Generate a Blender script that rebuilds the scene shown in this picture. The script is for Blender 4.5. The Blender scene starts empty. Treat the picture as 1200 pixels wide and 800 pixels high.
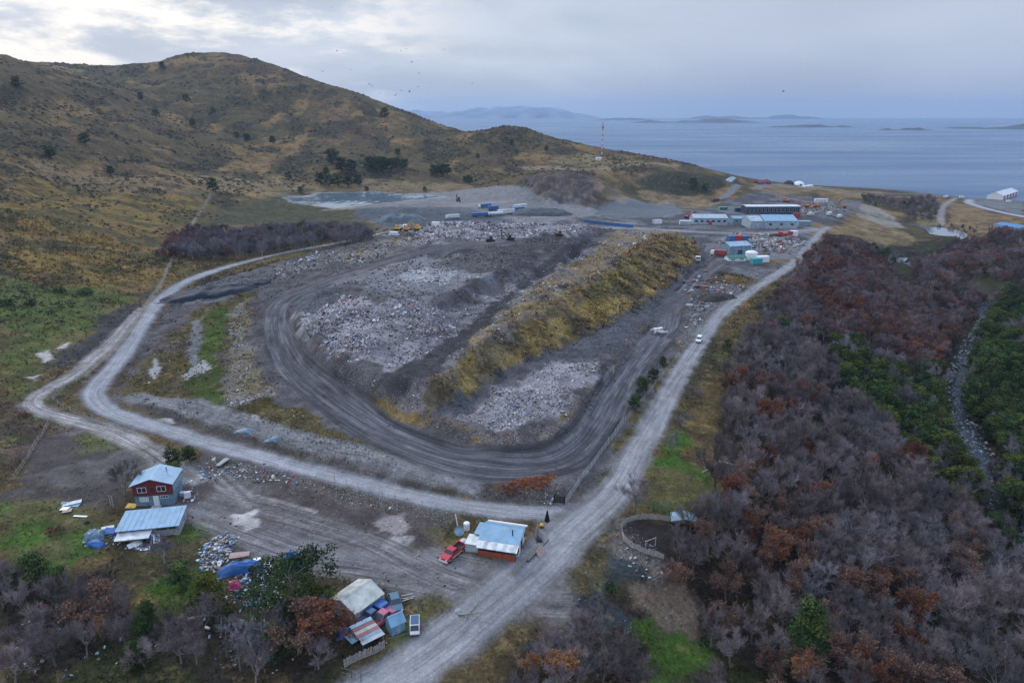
import bpy, bmesh, math, random
import numpy as np
from mathutils import Vector, Matrix, Euler
from mathutils.geometry import delaunay_2d_cdt
R = math.radians
random.seed(7)
rng = np.random.default_rng(11)
S = bpy.context.scene
COL = S.collection

# ------------------------------------------------------------------ camera
CAMZ = 70.0
PITCH = R(18.46)
CP, SP = math.cos(PITCH), math.sin(PITCH)
FPX = 800.0                       # focal length in pixels of the 1200 x 800 photograph

def ray(px, py):
    a = (px - 600.0) / FPX; b = (400.0 - py) / FPX
    return np.array([a, CP + b * SP, -SP + b * CP])
def on_z(px, py, z):
    r = ray(px, py); t = (z - CAMZ) / r[2]
    return np.array([r[0] * t, r[1] * t, z])
def on_d(px, py, d):
    r = ray(px, py); t = d / r[1]
    return np.array([r[0] * t, d, CAMZ + r[2] * t])

# ------------------------------------------------------------------ noise
def _hash(ix, iy, seed):
    h = (ix.astype(np.int64) * 374761393 + iy.astype(np.int64) * 668265263 + seed * 1442695041) & 0xFFFFFFFF
    h = ((h ^ (h >> 13)) * 1274126177) & 0xFFFFFFFF
    h = (h ^ (h >> 16)) & 0xFFFFFF
    return h / float(0xFFFFFF)
def vnoise(x, y, seed=0):
    ix = np.floor(x); iy = np.floor(y)
    fx = x - ix; fy = y - iy
    fx = fx * fx * (3 - 2 * fx); fy = fy * fy * (3 - 2 * fy)
    a = _hash(ix, iy, seed); b = _hash(ix + 1, iy, seed); c = _hash(ix, iy + 1, seed); d = _hash(ix + 1, iy + 1, seed)
    return (a + (b - a) * fx) * (1 - fy) + (c + (d - c) * fx) * fy
def fbm(x, y, scale, oct=4, seed=0):
    x = x / scale; y = y / scale
    v = 0; amp = 0.5; tot = 0
    for o in range(oct):
        v = v + amp * vnoise(x * 1.0 + 17.3 * o, y * 1.0 - 9.1 * o, seed + o)
        tot += amp; amp *= 0.5; x = x * 2.03; y = y * 2.03
    return v / tot
def sstep(a, b, x):
    t = np.clip((x - a) / (b - a), 0, 1)
    return t * t * (3 - 2 * t)

# ------------------------------------------------------------------ grid
def axis_pts(lim, core, s0, grow):
    v = [0.0]
    while v[-1] < lim:
        v.append(v[-1] + s0 + grow * max(0.0, v[-1] - core))
    return v
xp = axis_pts(1500, 105, 0.55, 0.008)
GX = np.array([-a for a in xp[:0:-1]] + xp)
yv = [46.0]
while yv[-1] < 1700:
    yv.append(yv[-1] + 0.55 + 0.0036 * max(0.0, yv[-1] - 180))
yb = [46.0]
while yb[-1] > -400:
    yb.append(yb[-1] - (1.0 + 0.08 * (46 - yb[-1])))
GY = np.array(yb[:0:-1] + yv)
XX, YY = np.meshgrid(GX, GY)
NYg, NXg = XX.shape

# ------------------------------------------------------------------ base terrain: thin plate through surveyed points
SEA = -25.0
cz = [(0,800,-1),(200,800,-1),(400,800,-1),(550,800,-.5),(300,700,0),(100,650,0),(0,600,1.5),(200,600,.3),(400,620,0),(600,680,0),
      (700,600,0),(450,575,.5),(300,535,.6),(180,500,.7),(105,465,1),(20,480,2.5),(0,540,2),(60,400,5),
      (770,480,-.3),(818,400,-1),(870,350,-1.5),(925,312,-2.2),(955,285,-3),(950,262,-4),
      (600,500,1),(500,450,1),(350,450,1.5),(500,350,2),(650,330,0),(750,330,-1),(600,280,1),(450,290,2),(700,270,-2),
      (830,262,-5),(900,265,-5),(950,250,-7),(880,237,-9),(900,224,-15),(1000,234,-15),(940,218,-20),
      (850,209,-23),(1000,220,-23.5),(1090,229,-24),(1040,222,-24),(1200,240,-23),
      (130,430,1.3),(200,335,3),(260,310,3),(370,290,3),(430,275,2),(460,245,1),(400,236,.3),(345,232,1),(500,232,.3),(600,240,0),(560,250,0),
      (780,247,-5),(720,240,-3),(680,250,-1),(640,237,-1),(690,239,-2),(720,228,-2),(770,225,-5),(805,227,-7),(840,222,-10),
      (1190,640,-17),(1165,560,-18),(1118,470,-19),(1130,420,-19.5),(1150,385,-20),(1050,306,-22),(1105,270,-23),
      (850,450,-2),(900,500,-5),(1000,500,-10),(1050,550,-13),(1100,650,-15),(1000,700,-10),(850,700,-6),(800,620,-2),(760,640,-1.2),
      (720,700,-3.2),(690,790,-4),(900,790,-8),(1100,790,-14),(1200,790,-14),(800,545,-.5),(860,560,-2.5),
      (950,400,-6),(1000,350,-9),(1050,400,-13),(960,330,-5),(1000,300,-10),(1020,285,-11),(920,360,-3),
      (1200,450,-14),(1200,380,-13),(1150,330,-14),(1100,320,-16),(1200,310,-8),(1170,285,-12),(1150,258,-17),(1190,250,-18),(1020,248,-16),
      (1060,255,-20),(980,262,-9),(1000,272,-12)]
cd = [(0,76,680),(60,88,740),(105,98,820),(150,92,980),(182,74,1060),(240,60,1080),(300,74,1060),(370,101,1000),(430,119,980),(480,140,960),(535,158,930),
      (600,149,900),(640,160,900),(700,174,900),(740,180,880),(800,192,850),(850,214,800),
      (0,170,460),(0,250,320),(0,320,250),(100,200,480),(100,260,340),(100,320,265),(170,250,420),(235,222,520),(195,290,350),(300,215,640),(300,245,520),(250,260,430),
      (430,190,730),(430,208,680),(300,150,860),(200,130,850),(100,140,660),(200,170,680),(400,150,880),(500,190,780),(600,190,780),(610,207,650),(640,206,622),(690,208,618),(550,216,690),
      (705,186,800),(765,204,738),(800,203,735),(838,207,730),(380,255,520)]
ctrl = [on_z(a, b, c) for a, b, c in cz] + [on_d(a, b, c) for a, b, c in cd]
far = [(-1300,1700,60),(-800,1500,70),(-450,1500,20),(-250,1350,-30),(-50,1300,-55),(200,1300,-60),(600,1200,-60),(1000,1100,-60),(1500,1300,-80),
       (0,1700,-80),(700,1700,-90),(-1500,800,170),(-1500,0,110),(-700,0,70),(-250,0,18),(-100,0,2),(0,0,0),(0,-400,0),(-600,-400,60),(200,0,-14),
       (200,-400,-10),(500,0,15),(500,250,8),(900,300,15),(1500,0,40),(1500,800,-25),(900,780,-24),(650,650,-18),(120,40,-12),(-60,30,0),
       (260,260,-4),(300,160,2),(-900,1100,150),(-1100,500,150),(170,60,-14),(360,400,-8)]
ctrl = np.array(ctrl + [np.array(f, float) for f in far])
def tps_fit(P, lam):
    n = len(P); sc = 300.0
    q = P[:, :2] / sc
    d2 = ((q[:, None] - q[None]) ** 2).sum(-1)
    K = np.where(d2 > 0, 0.5 * d2 * np.log(d2 + 1e-20), 0) + lam * np.eye(n)
    A = np.zeros((n + 3, n + 3)); A[:n, :n] = K; A[:n, n] = 1; A[:n, n+1:] = q; A[n, :n] = 1; A[n+1:, :n] = q.T
    w = np.linalg.solve(A, np.concatenate([P[:, 2], [0, 0, 0]]))
    return q, w, sc
def tps_eval(m, x, y):
    q, w, sc = m; x = x / sc; y = y / sc
    out = w[-3] + w[-2] * x + w[-1] * y
    for (a, b), c in zip(q, w):
        d2 = (x - a) ** 2 + (y - b) ** 2
        out += c * 0.5 * d2 * np.log(d2 + 1e-20)
    return out
_tps = tps_fit(ctrl, 3e-5)
# evaluated on a coarser lattice, then resampled
cx = np.concatenate([np.arange(-1520, -400, 16), np.arange(-400, 400, 5), np.arange(400, 1530, 16)]).astype(float)
cy = np.concatenate([np.arange(-420, 40, 14), np.arange(40, 500, 4), np.arange(500, 1760, 9)]).astype(float)
CX, CY = np.meshgrid(cx, cy)
CZ = tps_eval(_tps, CX, CY)
def bil(gx, gy, G, x, y):
    x = np.clip(x, gx[0], gx[-1] - 1e-6); y = np.clip(y, gy[0], gy[-1] - 1e-6)
    i = np.clip(np.searchsorted(gx, x, 'right') - 1, 0, len(gx) - 2); j = np.clip(np.searchsorted(gy, y, 'right') - 1, 0, len(gy) - 2)
    fx = (x - gx[i]) / (gx[i+1] - gx[i]); fy = (y - gy[j]) / (gy[j+1] - gy[j])
    return (G[j, i] * (1 - fx) + G[j, i+1] * fx) * (1 - fy) + (G[j+1, i] * (1 - fx) + G[j+1, i+1] * fx) * fy
Z = bil(cx, cy, CZ, XX, YY)

# ------------------------------------------------------------------ polygons
def seg_dist(x, y, pts, closed):
    n = len(pts); best = np.full(x.shape, 1e18)
    for k in range(n if closed else n - 1):
        ax, ay = pts[k][:2]; bx, by = pts[(k + 1) % n][:2]
        dx, dy = bx - ax, by - ay; L = dx * dx + dy * dy + 1e-12
        t = np.clip(((x - ax) * dx + (y - ay) * dy) / L, 0, 1)
        best = np.minimum(best, (x - ax - t * dx) ** 2 + (y - ay - t * dy) ** 2)
    return np.sqrt(best)
def inside(x, y, pts):
    r = np.zeros(x.shape, bool); n = len(pts)
    for k in range(n):
        ax, ay = pts[k][:2]; bx, by = pts[(k + 1) % n][:2]
        if ay == by: continue
        c = ((ay > y) != (by > y)) & (x < (bx - ax) * (y - ay) / (by - ay) + ax)
        r ^= c
    return r
def poly_mask(pts, feather, jitter=0.0, jscale=6.0, seed=3):
    """1 inside a ground polygon, falling to 0 over the feather outside; edge broken up by noise"""
    P = np.array([p[:2] for p in pts]); m = feather + jitter + 1
    i0, i1 = np.searchsorted(GX, [P[:, 0].min() - m, P[:, 0].max() + m]); j0, j1 = np.searchsorted(GY, [P[:, 1].min() - m, P[:, 1].max() + m])
    out = (slice(j0, j1), slice(i0, i1))
    x = XX[out]; y = YY[out]
    if x.size == 0: return out, x
    d = seg_dist(x, y, P, True); sd = np.where(inside(x, y, P), d, -d)
    if jitter: sd = sd + (fbm(x, y, jscale, 4, seed) - 0.5) * 2.4 * jitter
    return out, sstep(-feather, feather, sd)

# ------------------------------------------------------------------ landfill: a triangulated survey of break lines
fill_outer = [(690,594,0),(600,591,.3),(500,573,.5),(400,552,.5),(300,524,.6),(200,492,.7),(135,464,1),(148,432,1.3),(200,352,2.5),(240,330,3),(330,306,3),
              (430,282,3),(470,264,2.5),(560,262,1),(640,266,0),(720,269,-1.5),(800,279,-2),(835,300,-2),(833,330,-1),(800,400,-.5),(762,465,0),(722,530,0)]
brk = [
 [(838,318,-1.5),(812,345,-.5),(800,372,0),(770,405,.5),(740,455,1),(705,515,1.5),(670,548,2),(620,558,2),(550,558,2.2),(480,538,2.5),(430,512,2.5),(380,480,2.8),(330,440,3.2),(312,400,4),(305,365,4.8),(318,345,5.2),(380,322,7.5),(450,300,10)],
 [(818,322,-1.5),(780,350,-.5),(770,380,0),(740,410,.5),(710,460,1),(685,500,1.5),(655,532,2),(610,540,2),(560,532,2.2),(490,512,2.5),(440,490,2.5),(395,462,2.8),(360,430,3.2),(342,400,4),(338,372,4.8),(355,350,5.5),(410,330,8),(470,308,10.5)],
 [(760,372,2),(738,392,2.8),(712,430,4),(682,470,4.8),(655,502,5.2),(620,518,5.6),(575,517,5.6),(535,500,5.6),(500,486,5.6)],
 [(752,364,2.4),(700,388,3.4),(640,413,4.2),(590,440,4.8),(550,470,5),(515,482,5.2)],
 [(812,296,3),(800,320,1.6),(770,345,1.8),(752,364,2.4)],
 [(505,446,11),(545,412,11.6),(590,385,12),(650,357,11.5),(700,328,10.5),(750,298,9.5),(780,278,8)],
 [(350,367,9.5),(356,392,10),(392,418,10.6),(440,437,10.6),(505,446,11)],
 [(355,352,9.5),(390,336,13.2),(440,347,14.4),(500,352,15),(540,337,15),(600,311,14),(660,284,14),(692,267,13.5),(620,262,14.5),(540,262,14),(490,272,13),(455,296,11.5)],
 [(390,347,10.5),(440,359,10.8),(505,366,11),(560,347,11),(620,320,10.8),(680,292,10.3),(715,270,9.5)],
 [(522,436,11.2),(562,397,11.4),(622,341,11.1),(652,322,10.7),(702,291,9.8)],
 [(500,424,9.8),(560,384,10),(622,332,9.8),(690,286,9.2)],
 [(180,468,1.2),(240,482,2.2),(320,506,2.6),(400,527,2.4),(470,547,2.4),(560,567,2.2),(640,572,1.8)],
 [(250,400,2.6),(230,440,2.2),(270,370,3)],
 [(200,475,1),(300,512,1.2),(400,542,1.1),(500,566,1.0)],
 [(500,283,14.5),(580,276,15.5),(650,272,15)],
]
V2, E2, Z2 = [], [], []
def addline(pts, closed=False):
    b = len(V2)
    for p in pts:
        q = on_z(*p); V2.append(Vector((q[0], q[1]))); Z2.append(p[2])
    for k in range(len(pts) - (0 if closed else 1)): E2.append((b + k, b + (k + 1) % len(pts)))
addline(fill_outer, True)
for l in brk: addline(l)
vo, eo, fo, ov, oe, of = delaunay_2d_cdt(V2, E2, [], 0, 1e-4)
zo = []
for k, o in enumerate(ov):
    if o: zo.append(sum(Z2[i] for i in o) / len(o))
    else:   # a crossing of two lines: nearest survey height
        zo.append(min((((vo[k] - V2[i]).length, Z2[i]) for i in range(len(V2))))[1])
FILLP = [on_z(*p) for p in fill_outer]
TZ = np.full(Z.shape, np.nan)
for f in fo:
    for a in range(1, len(f) - 1):
        p0, p1, p2 = vo[f[0]], vo[f[a]], vo[f[a + 1]]
        z0, z1, z2 = zo[f[0]], zo[f[a]], zo[f[a + 1]]
        den = (p1.y - p2.y) * (p0.x - p2.x) + (p2.x - p1.x) * (p0.y - p2.y)
        if abs(den) < 1e-9: continue
        i0, i1 = np.searchsorted(GX, [min(p0.x, p1.x, p2.x), max(p0.x, p1.x, p2.x)]); j0, j1 = np.searchsorted(GY, [min(p0.y, p1.y, p2.y), max(p0.y, p1.y, p2.y)])
        x = XX[j0:j1, i0:i1]; y = YY[j0:j1, i0:i1]
        if x.size == 0: continue
        u = ((p1.y - p2.y) * (x - p2.x) + (p2.x - p1.x) * (y - p2.y)) / den
        v = ((p2.y - p0.y) * (x - p2.x) + (p0.x - p2.x) * (y - p2.y)) / den
        w = 1 - u - v
        ok = (u >= -1e-6) & (v >= -1e-6) & (w >= -1e-6)
        sub = TZ[j0:j1, i0:i1]; sub[ok] = (u * z0 + v * z1 + w * z2)[ok]
sl, m = poly_mask(FILLP, 4.0)
t = TZ[sl]; m = np.where(np.isnan(t), 0, m)
Z[sl] = Z[sl] * (1 - m) + np.nan_to_num(t) * m
# soften the triangulation a little
for _ in range(2):
    zs = Z[sl]; zp = np.pad(zs, 1, mode='edge')
    Z[sl] = (zp[:-2, 1:-1] + zp[2:, 1:-1] + zp[1:-1, :-2] + zp[1:-1, 2:] + 2 * zs) / 6

# ------------------------------------------------------------------ ray cast on the height field
def HZ(x, y): return bil(GX, GY, Z, np.asarray(x, float), np.asarray(y, float))
def at(px, py, lift=0.0):
    r = ray(px, py)
    tt = 50.0 * 1.004 ** np.arange(0, 860)
    h = HZ(r[0] * tt, r[1] * tt) - (CAMZ + r[2] * tt)
    k = np.argmax(h > 0)
    if h[k] <= 0:
        q = np.argmax(np.where(tt < 900, h, -1e9)); x, y = r[0] * tt[q], r[1] * tt[q]; print('grazing ray', px, py, 'gap', h[q]); return np.array([x, y, float(HZ(x, y))])
    a, b = tt[max(0, k - 1)], tt[k]
    for _ in range(14):
        c = 0.5 * (a + b)
        if HZ(r[0] * c, r[1] * c) > CAMZ + r[2] * c: b = c
        else: a = c
    return np.array([r[0] * b, r[1] * b, CAMZ + r[2] * b + lift])
def proj(p):
    d = np.array([p[0], p[1], p[2] - CAMZ]); zc = d[1] * CP - d[2] * SP
    return 600 + FPX * d[0] / zc, 400 - FPX * (d[1] * SP + d[2] * CP) / zc
def ats(l): return [at(*p[:2]) for p in l]
# ------------------------------------------------------------------ roads and tracks (centre lines surveyed on the ground, width in metres)
def smooth_line(P, it=3):
    P = [np.array(p, float) for p in P]
    for _ in range(it):
        Q = [P[0]]
        for a, b in zip(P[:-1], P[1:]): Q += [a * .75 + b * .25, a * .25 + b * .75]
        P = Q + [P[-1]]
    return P
def line_mask(P, w, feather, jitter=0.0, jscale=4.0, seed=5):
    """w: half widths along the line (list or number)"""
    A = np.array([p[:2] for p in P]); ws = np.interp(np.linspace(0, 1, len(A)), np.linspace(0, 1, len(w)), w) if hasattr(w, '__len__') else np.full(len(A), w)
    m = ws.max() + feather + jitter + 1
    i0, i1 = np.searchsorted(GX, [A[:, 0].min() - m, A[:, 0].max() + m]); j0, j1 = np.searchsorted(GY, [A[:, 1].min() - m, A[:, 1].max() + m])
    sl = (slice(j0, j1), slice(i0, i1)); x = XX[sl]; y = YY[sl]
    best = np.full(x.shape, 1e9); off = np.zeros(x.shape)
    for k in range(len(A) - 1):
        ax, ay = A[k]; dx, dy = A[k + 1] - A[k]; L = dx * dx + dy * dy + 1e-12
        t = np.clip(((x - ax) * dx + (y - ay) * dy) / L, 0, 1)
        d = np.hypot(x - ax - t * dx, y - ay - t * dy) - (ws[k] + (ws[k + 1] - ws[k]) * t)
        s = ((x - ax) * dy - (y - ay) * dx) / math.sqrt(L)
        u = d < best
        best[u] = d[u]; off[u] = s[u]
    if jitter: best = best + (fbm(x, y, jscale, 3, seed) - .5) * 2 * jitter
    return sl, sstep(feather, -feather, best), off
def line_w(px, w): return smooth_line(ats(px)), w

ROAD_R = smooth_line(ats([(395,838),(455,800),(516,760),(557,724),(594,692),(630,660),(662,628),(692,603),(722,576),(745,535),(772,485),(795,440),(820,398),(845,366),(880,340),(928,312),(942,295),(958,276),(972,266)]))
ROAD_L = smooth_line(ats([(700,598),(650,602),(600,600),(530,591),(450,574),(380,555),(300,534),(240,518),(180,499),(135,486),(108,468),(112,452),(130,434),(152,406),(172,372),(190,348),(215,330),(260,314),(320,298),(380,288),(430,277),(470,266)]))
HAUL = smooth_line(ats([(845,306),(826,320),(797,347),(786,366),(782,388),(755,408),(724,455),(695,508),(663,540),(615,549),(555,545),(485,525),(435,501),(388,471),(346,435),(327,400),(322,368),(336,348),(395,326),(460,304),(540,288),(600,282)]))
HAUL2 = smooth_line(ats([(797,347),(770,366),(742,372)]))
TRACK = smooth_line(ats([(168,362),(140,392),(112,418),(85,440),(58,455),(38,466),(38,478),(70,487),(120,500),(160,518),(195,540),(225,560)]))
TRACK2 = smooth_line(ats([(160,466),(205,470),(250,484),(330,507),(400,525),(470,545),(550,563)]))
ACCESS = smooth_line(ats([(230,600),(300,625),(370,650),(450,660),(530,672),(600,690),(630,690)]))
ACCESS2 = smooth_line(ats([(255,585),(330,600),(430,630),(500,668),(560,690)]))
CAMP = smooth_line(ats([(640,268),(700,266),(760,268),(820,272),(880,275),(930,272),(955,268)]))
CAMP2 = smooth_line(ats([(845,306),(880,302),(925,300),(950,285)]))
COAST = smooth_line(ats([(845,232),(862,222),(890,217),(920,217),(970,222),(1030,226),(1075,228)]))
COAST2 = smooth_line(ats([(1200,254),(1175,249),(1150,243),(1132,237),(1140,232),(1165,230)]))
VALROAD = smooth_line(ats([(1103,262),(1102,250),(1106,240),(1120,232)]))
roads = [(ROAD_R,[7,7,6.5,5.5,4,3.5,3.2,3,3]), (ROAD_L,[3.2,3.2,3.4,4.2,4.6,4.0,3.6,4,4]), (HAUL,[5.5,5.5,6,6.5,6.5,6,6,7,6]), (TRACK,[2,3,3,3.2]), (CAMP,6), (CAMP2,5)]

# roads are levelled into the ground
RM = np.zeros(Z.shape)
for P, w in roads:
    sl, m, off = line_mask(P, w, 1.6); RM[sl] = np.maximum(RM[sl], m)
for P, w in roads[:3]:
    sl, m, off = line_mask(P, w, 2.2); zs = Z[sl].copy()
    for _ in range(45):
        zp = np.pad(zs, 1, mode='edge'); zs = zs * (1 - m) + m * (zp[:-2, 1:-1] + zp[2:, 1:-1] + zp[1:-1, :-2] + zp[1:-1, 2:]) / 4
    Z[sl] = zs
# shape noise: hill relief, rubble on the fill, rough ground elsewhere
hill = sstep(7, 30, Z) * sstep(150, 260, YY) * sstep(60, -120, XX - 0.42 * (YY - 300))
N1 = fbm(XX, YY, 90, 5, 21) - .5; N2 = fbm(XX, YY, 14, 4, 22) - .5; N3 = fbm(XX, YY, 3.2, 3, 23) - .5
RIDGE = 1 - np.abs(2 * fbm(XX, YY, 70, 5, 27) - 1)
fm = np.zeros(Z.shape); sl, m = poly_mask(FILLP, 3); fm[sl] = m
land = sstep(SEA + .5, SEA + 4, Z)
Z += (hill * (N1 * 8 + (RIDGE - .78) * 10 + N2 * 2.6) + (1 - RM) * (N2 * .7 + N3 * .35) * (1 - .4 * hill) * land + fm * (1 - RM) * (N3 * 1.1 + N2 * 1.1 + (fbm(XX, YY, 6, 3, 24) - .5) * 1.3))
sl, m = poly_mask(ats([(606,212),(640,207),(690,208),(712,216),(716,230),(700,238),(645,236),(615,226)]), 8, 8, 16)
Z[sl] += m * ((1 - np.abs(2 * fbm(XX[sl], YY[sl], 22, 4, 61) - 1)) * 9 - 6.5 + (fbm(XX[sl], YY[sl], 6, 3, 62) - .5) * 4)

# ------------------------------------------------------------------ ground colour (own colour of the material, plus painted puddle reflection and forest shade)
ALB = np.zeros(Z.shape + (3,)); LIT = np.zeros(Z.shape); VEG = np.zeros(Z.shape); WET = np.zeros(Z.shape); SMO = np.zeros(Z.shape)
LAB = np.zeros(Z.shape, np.int8)       # which named piece of ground a face belongs to
n1 = fbm(XX, YY, 60, 5, 31); n2 = fbm(XX, YY, 11, 4, 32); n3 = fbm(XX, YY, 2.6, 3, 33)
na = fbm(XX + 30 * n1, YY * .55 + 10 * n1, 26, 5, 34)       # patches drawn out along the slope
def C(*c): return np.array(c, float)
tan = C(.215,.135,.058); olive = C(.100,.073,.034); green = C(.060,.092,.022); shrub = C(.046,.042,.025); rust = C(.085,.050,.036); grey = C(.115,.105,.10)
def lerp(a, b, t): return a + (b - a) * t[..., None]
base = lerp(np.broadcast_to(olive, ALB.shape), tan, sstep(.50, .66, na))
base = lerp(base, shrub, sstep(.50, .60, fbm(XX, YY * .6, 19, 5, 35)) * .85)
base = lerp(base, rust, sstep(.58, .72, n1) * .5)
ALB[:] = base; VEG[:] = 1
def paint(sl, m, col, lit=None, veg=None, wet=None, lab=None, smo=None, var=.35, col2=None, s2=(.45,.6), noise=None):
    if m.size == 0: return
    c = np.broadcast_to(np.array(col, float), m.shape + (3,))
    if col2 is not None: c = lerp(c, np.array(col2, float), sstep(s2[0], s2[1], (n2 if noise is None else noise)[sl]))
    c = c * (1 + var * (n2[sl] - .5) * 2 + var * (n3[sl] - .5) * 1.4)[..., None]
    ALB[sl] = ALB[sl] * (1 - m)[..., None] + c * m[..., None]
    for arr, v in ((LIT, lit), (VEG, veg), (WET, wet), (SMO, smo)):
        if v is not None: arr[sl] = arr[sl] * (1 - m) + v * m
    if lab is not None:
        s = LAB[sl]; s[m > .5] = lab
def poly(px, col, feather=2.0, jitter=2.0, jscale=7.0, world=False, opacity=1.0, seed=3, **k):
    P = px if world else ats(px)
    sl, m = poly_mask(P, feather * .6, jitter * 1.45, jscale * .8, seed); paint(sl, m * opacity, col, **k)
def stripe(P, w, col, feather=1.0, jitter=.6, opacity=1.0, jscale=4.0, **k):
    sl, m, off = line_mask(P, w, feather, jitter, jscale); paint(sl, m * opacity, col, **k)

# hillsides
poly([(0,330),(0,200),(100,225),(235,232),(215,280),(185,330),(150,350),(60,335)], (.215,.140,.044), 12, 14, 30, col2=(.085,.068,.026), s2=(.44,.58), veg=1, var=.5)
poly([(40,190),(160,205),(225,222),(150,225),(60,212)], (.20,.14,.075), 10, 10, 30, opacity=.7, veg=1, var=.4)
poly([(205,200),(330,205),(360,220),(330,226),(240,224)], (.25,.18,.09), 10, 8, 20, opacity=.8, veg=1)
poly([(360,215),(440,210),(545,214),(560,222),(440,226),(365,226)], (.21,.155,.085), 6, 6, 20, opacity=.8, veg=1)
poly([(260,240),(330,232),(440,250),(440,275),(300,262),(225,270)], (.085,.078,.042), 10, 8, 20, col2=(.05,.056,.03), veg=1, var=.4)
# flats, lagoon and quarry beyond the landfill
poly([(330,228),(440,226),(545,222),(640,222),(700,235),(720,268),(560,262),(470,262),(430,262),(440,246),(370,240)], (.19,.18,.175), 8, 5, 20, veg=.1, lit=.02, var=.2)
poly([(420,240),(500,238),(560,246),(600,256),(520,262),(440,264),(410,252)], (.11,.115,.125), 6, 5, 20, veg=.1, lit=.2, var=.2, opacity=.8)
poly([(335,232),(370,226),(440,225),(500,228),(518,232),(470,236),(425,241),(385,244),(345,238)], (.10,.14,.17), 5, 4, 16, veg=0, wet=1, lab=6, var=.12, smo=1)
poly([(610,212),(700,208),(712,222),(700,240),(640,234),(612,224)], (.130,.100,.090), 6, 10, 18, col2=(.070,.058,.060), veg=.45, var=.7, opacity=.92)
poly([(700,243),(725,232),(790,236),(800,250),(750,256),(700,256)], (.095,.10,.11), 5, 3, 16, veg=0, lit=.1, wet=.4, var=.2)
poly([(745,222),(810,228),(850,238),(800,244),(750,232)], (.20,.145,.085), 5, 4, 16, veg=.8)
poly([(735,214),(765,203),(800,202),(838,205),(854,219),(830,228),(770,224)], (.036,.042,.026), 6, 5, 16, veg=1)
poly([(640,186),(700,182),(760,188),(745,194),(660,194)], (.20,.155,.08), 8, 6, 24, veg=1, opacity=.8)
poly([(600,195),(700,198),(800,193),(790,196),(700,202),(620,200)], (.25,.19,.12), 4, 3, 20, veg=.6, opacity=.8)
# camp ground and its yards
poly([(640,262),(720,252),(800,246),(850,236),(880,228),(960,230),(1000,244),(985,262),(960,268),(940,310),(890,330),(850,318),(820,310),(800,275),(720,272)], (.085,.083,.088), 6, 4, 16, col2=(.13,.128,.13), veg=.15, lit=.06, var=.3)
poly([(840,285),(870,272),(925,275),(945,285),(915,300),(890,298),(860,290)], (.15,.135,.13), 4, 3, 10, lit=.9, veg=0)
poly([(900,300),(945,283),(952,292),(925,306),(900,312)], (.17,.125,.06), 3, 2, 10, veg=.8, lit=.1)
poly([(880,222),(960,222),(1010,232),(1040,236),(1010,226),(940,216),(880,216)], (.21,.15,.08), 5, 4, 16, veg=.9)
poly([(940,264),(985,262),(1010,250),(1030,262),(1060,272),(1075,285),(1060,300),(1000,292),(960,285)], (.20,.145,.075), 4, 4, 12, veg=.9)
poly([(1000,236),(1045,250),(1062,268),(1040,266),(1005,252)], (.235,.205,.17), 4, 3, 10, veg=.2)
poly([(1110,236),(1135,240),(1165,250),(1200,258),(1200,272),(1110,270)], (.20,.135,.07), 4, 4, 14, veg=.9)
poly([(1055,230),(1090,234),(1100,262),(1075,262)], (.21,.165,.075), 4, 4, 14, veg=.9)
poly([(1128,236),(1200,232),(1200,252),(1165,244)], (.16,.16,.155), 4, 3, 14, veg=.2)
poly([(960,290),(1020,285),(1075,292),(1060,305),(1000,310)], (.075,.082,.045), 4, 4, 14, veg=.9)
# meadow on the left
poly([(0,325),(60,332),(130,340),(150,352),(120,390),(70,430),(30,470),(0,500)], (.088,.108,.032), 6, 6, 18, col2=(.125,.105,.042), s2=(.45,.62), veg=.7, var=.4)
poly([(0,340),(70,345),(110,360),(60,372),(0,370)], (.082,.120,.030), 5, 5, 14, opacity=.7, veg=.55)
poly([(0,470),(40,480),(60,500),(20,560),(0,565)], (.072,.092,.028), 4, 4, 12, col2=(.09,.065,.05), veg=1, var=.4)
poly([(60,430),(120,375),(165,340),(185,345),(150,385),(100,425)], (.055,.05,.05), 4, 4, 12, veg=.5, var=.5, lit=.1)
# forest floor right of the road, darkened to paint in shade between crowns, and the dim wood bottom left
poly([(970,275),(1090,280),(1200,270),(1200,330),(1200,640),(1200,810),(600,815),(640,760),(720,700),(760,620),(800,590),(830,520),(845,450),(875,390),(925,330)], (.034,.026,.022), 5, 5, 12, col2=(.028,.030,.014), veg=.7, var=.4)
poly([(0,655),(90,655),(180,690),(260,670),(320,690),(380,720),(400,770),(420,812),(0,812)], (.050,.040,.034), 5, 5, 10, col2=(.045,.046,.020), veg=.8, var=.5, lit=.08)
# verges of the right road
poly([(735,600),(770,545),(800,500),(830,440),(860,400),(905,355),(935,318),(960,285),(940,330),(900,380),(875,420),(850,460),(830,530),(845,570),(800,600)], (.135,.092,.040), 2, 3, 8, col2=(.062,.062,.022), veg=.9, var=.4)
poly([(752,555),(790,528),(830,560),(828,588),(790,598),(755,590)], (.055,.100,.020), 2, 4, 7, veg=.6, col2=(.09,.08,.033), s2=(.5,.62))
poly([(770,520),(800,505),(815,520),(790,535)], (.050,.105,.018), 2, 2, 6, veg=.6)
poly([(662,590),(690,560),(740,490),(800,405),(840,362),(905,322),(912,328),(870,350),(835,385),(805,415),(778,455),(752,505),(722,560),(700,585)], (.105,.080,.030), 1.5, 1.5, 6, col2=(.055,.070,.018), veg=.9)
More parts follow.
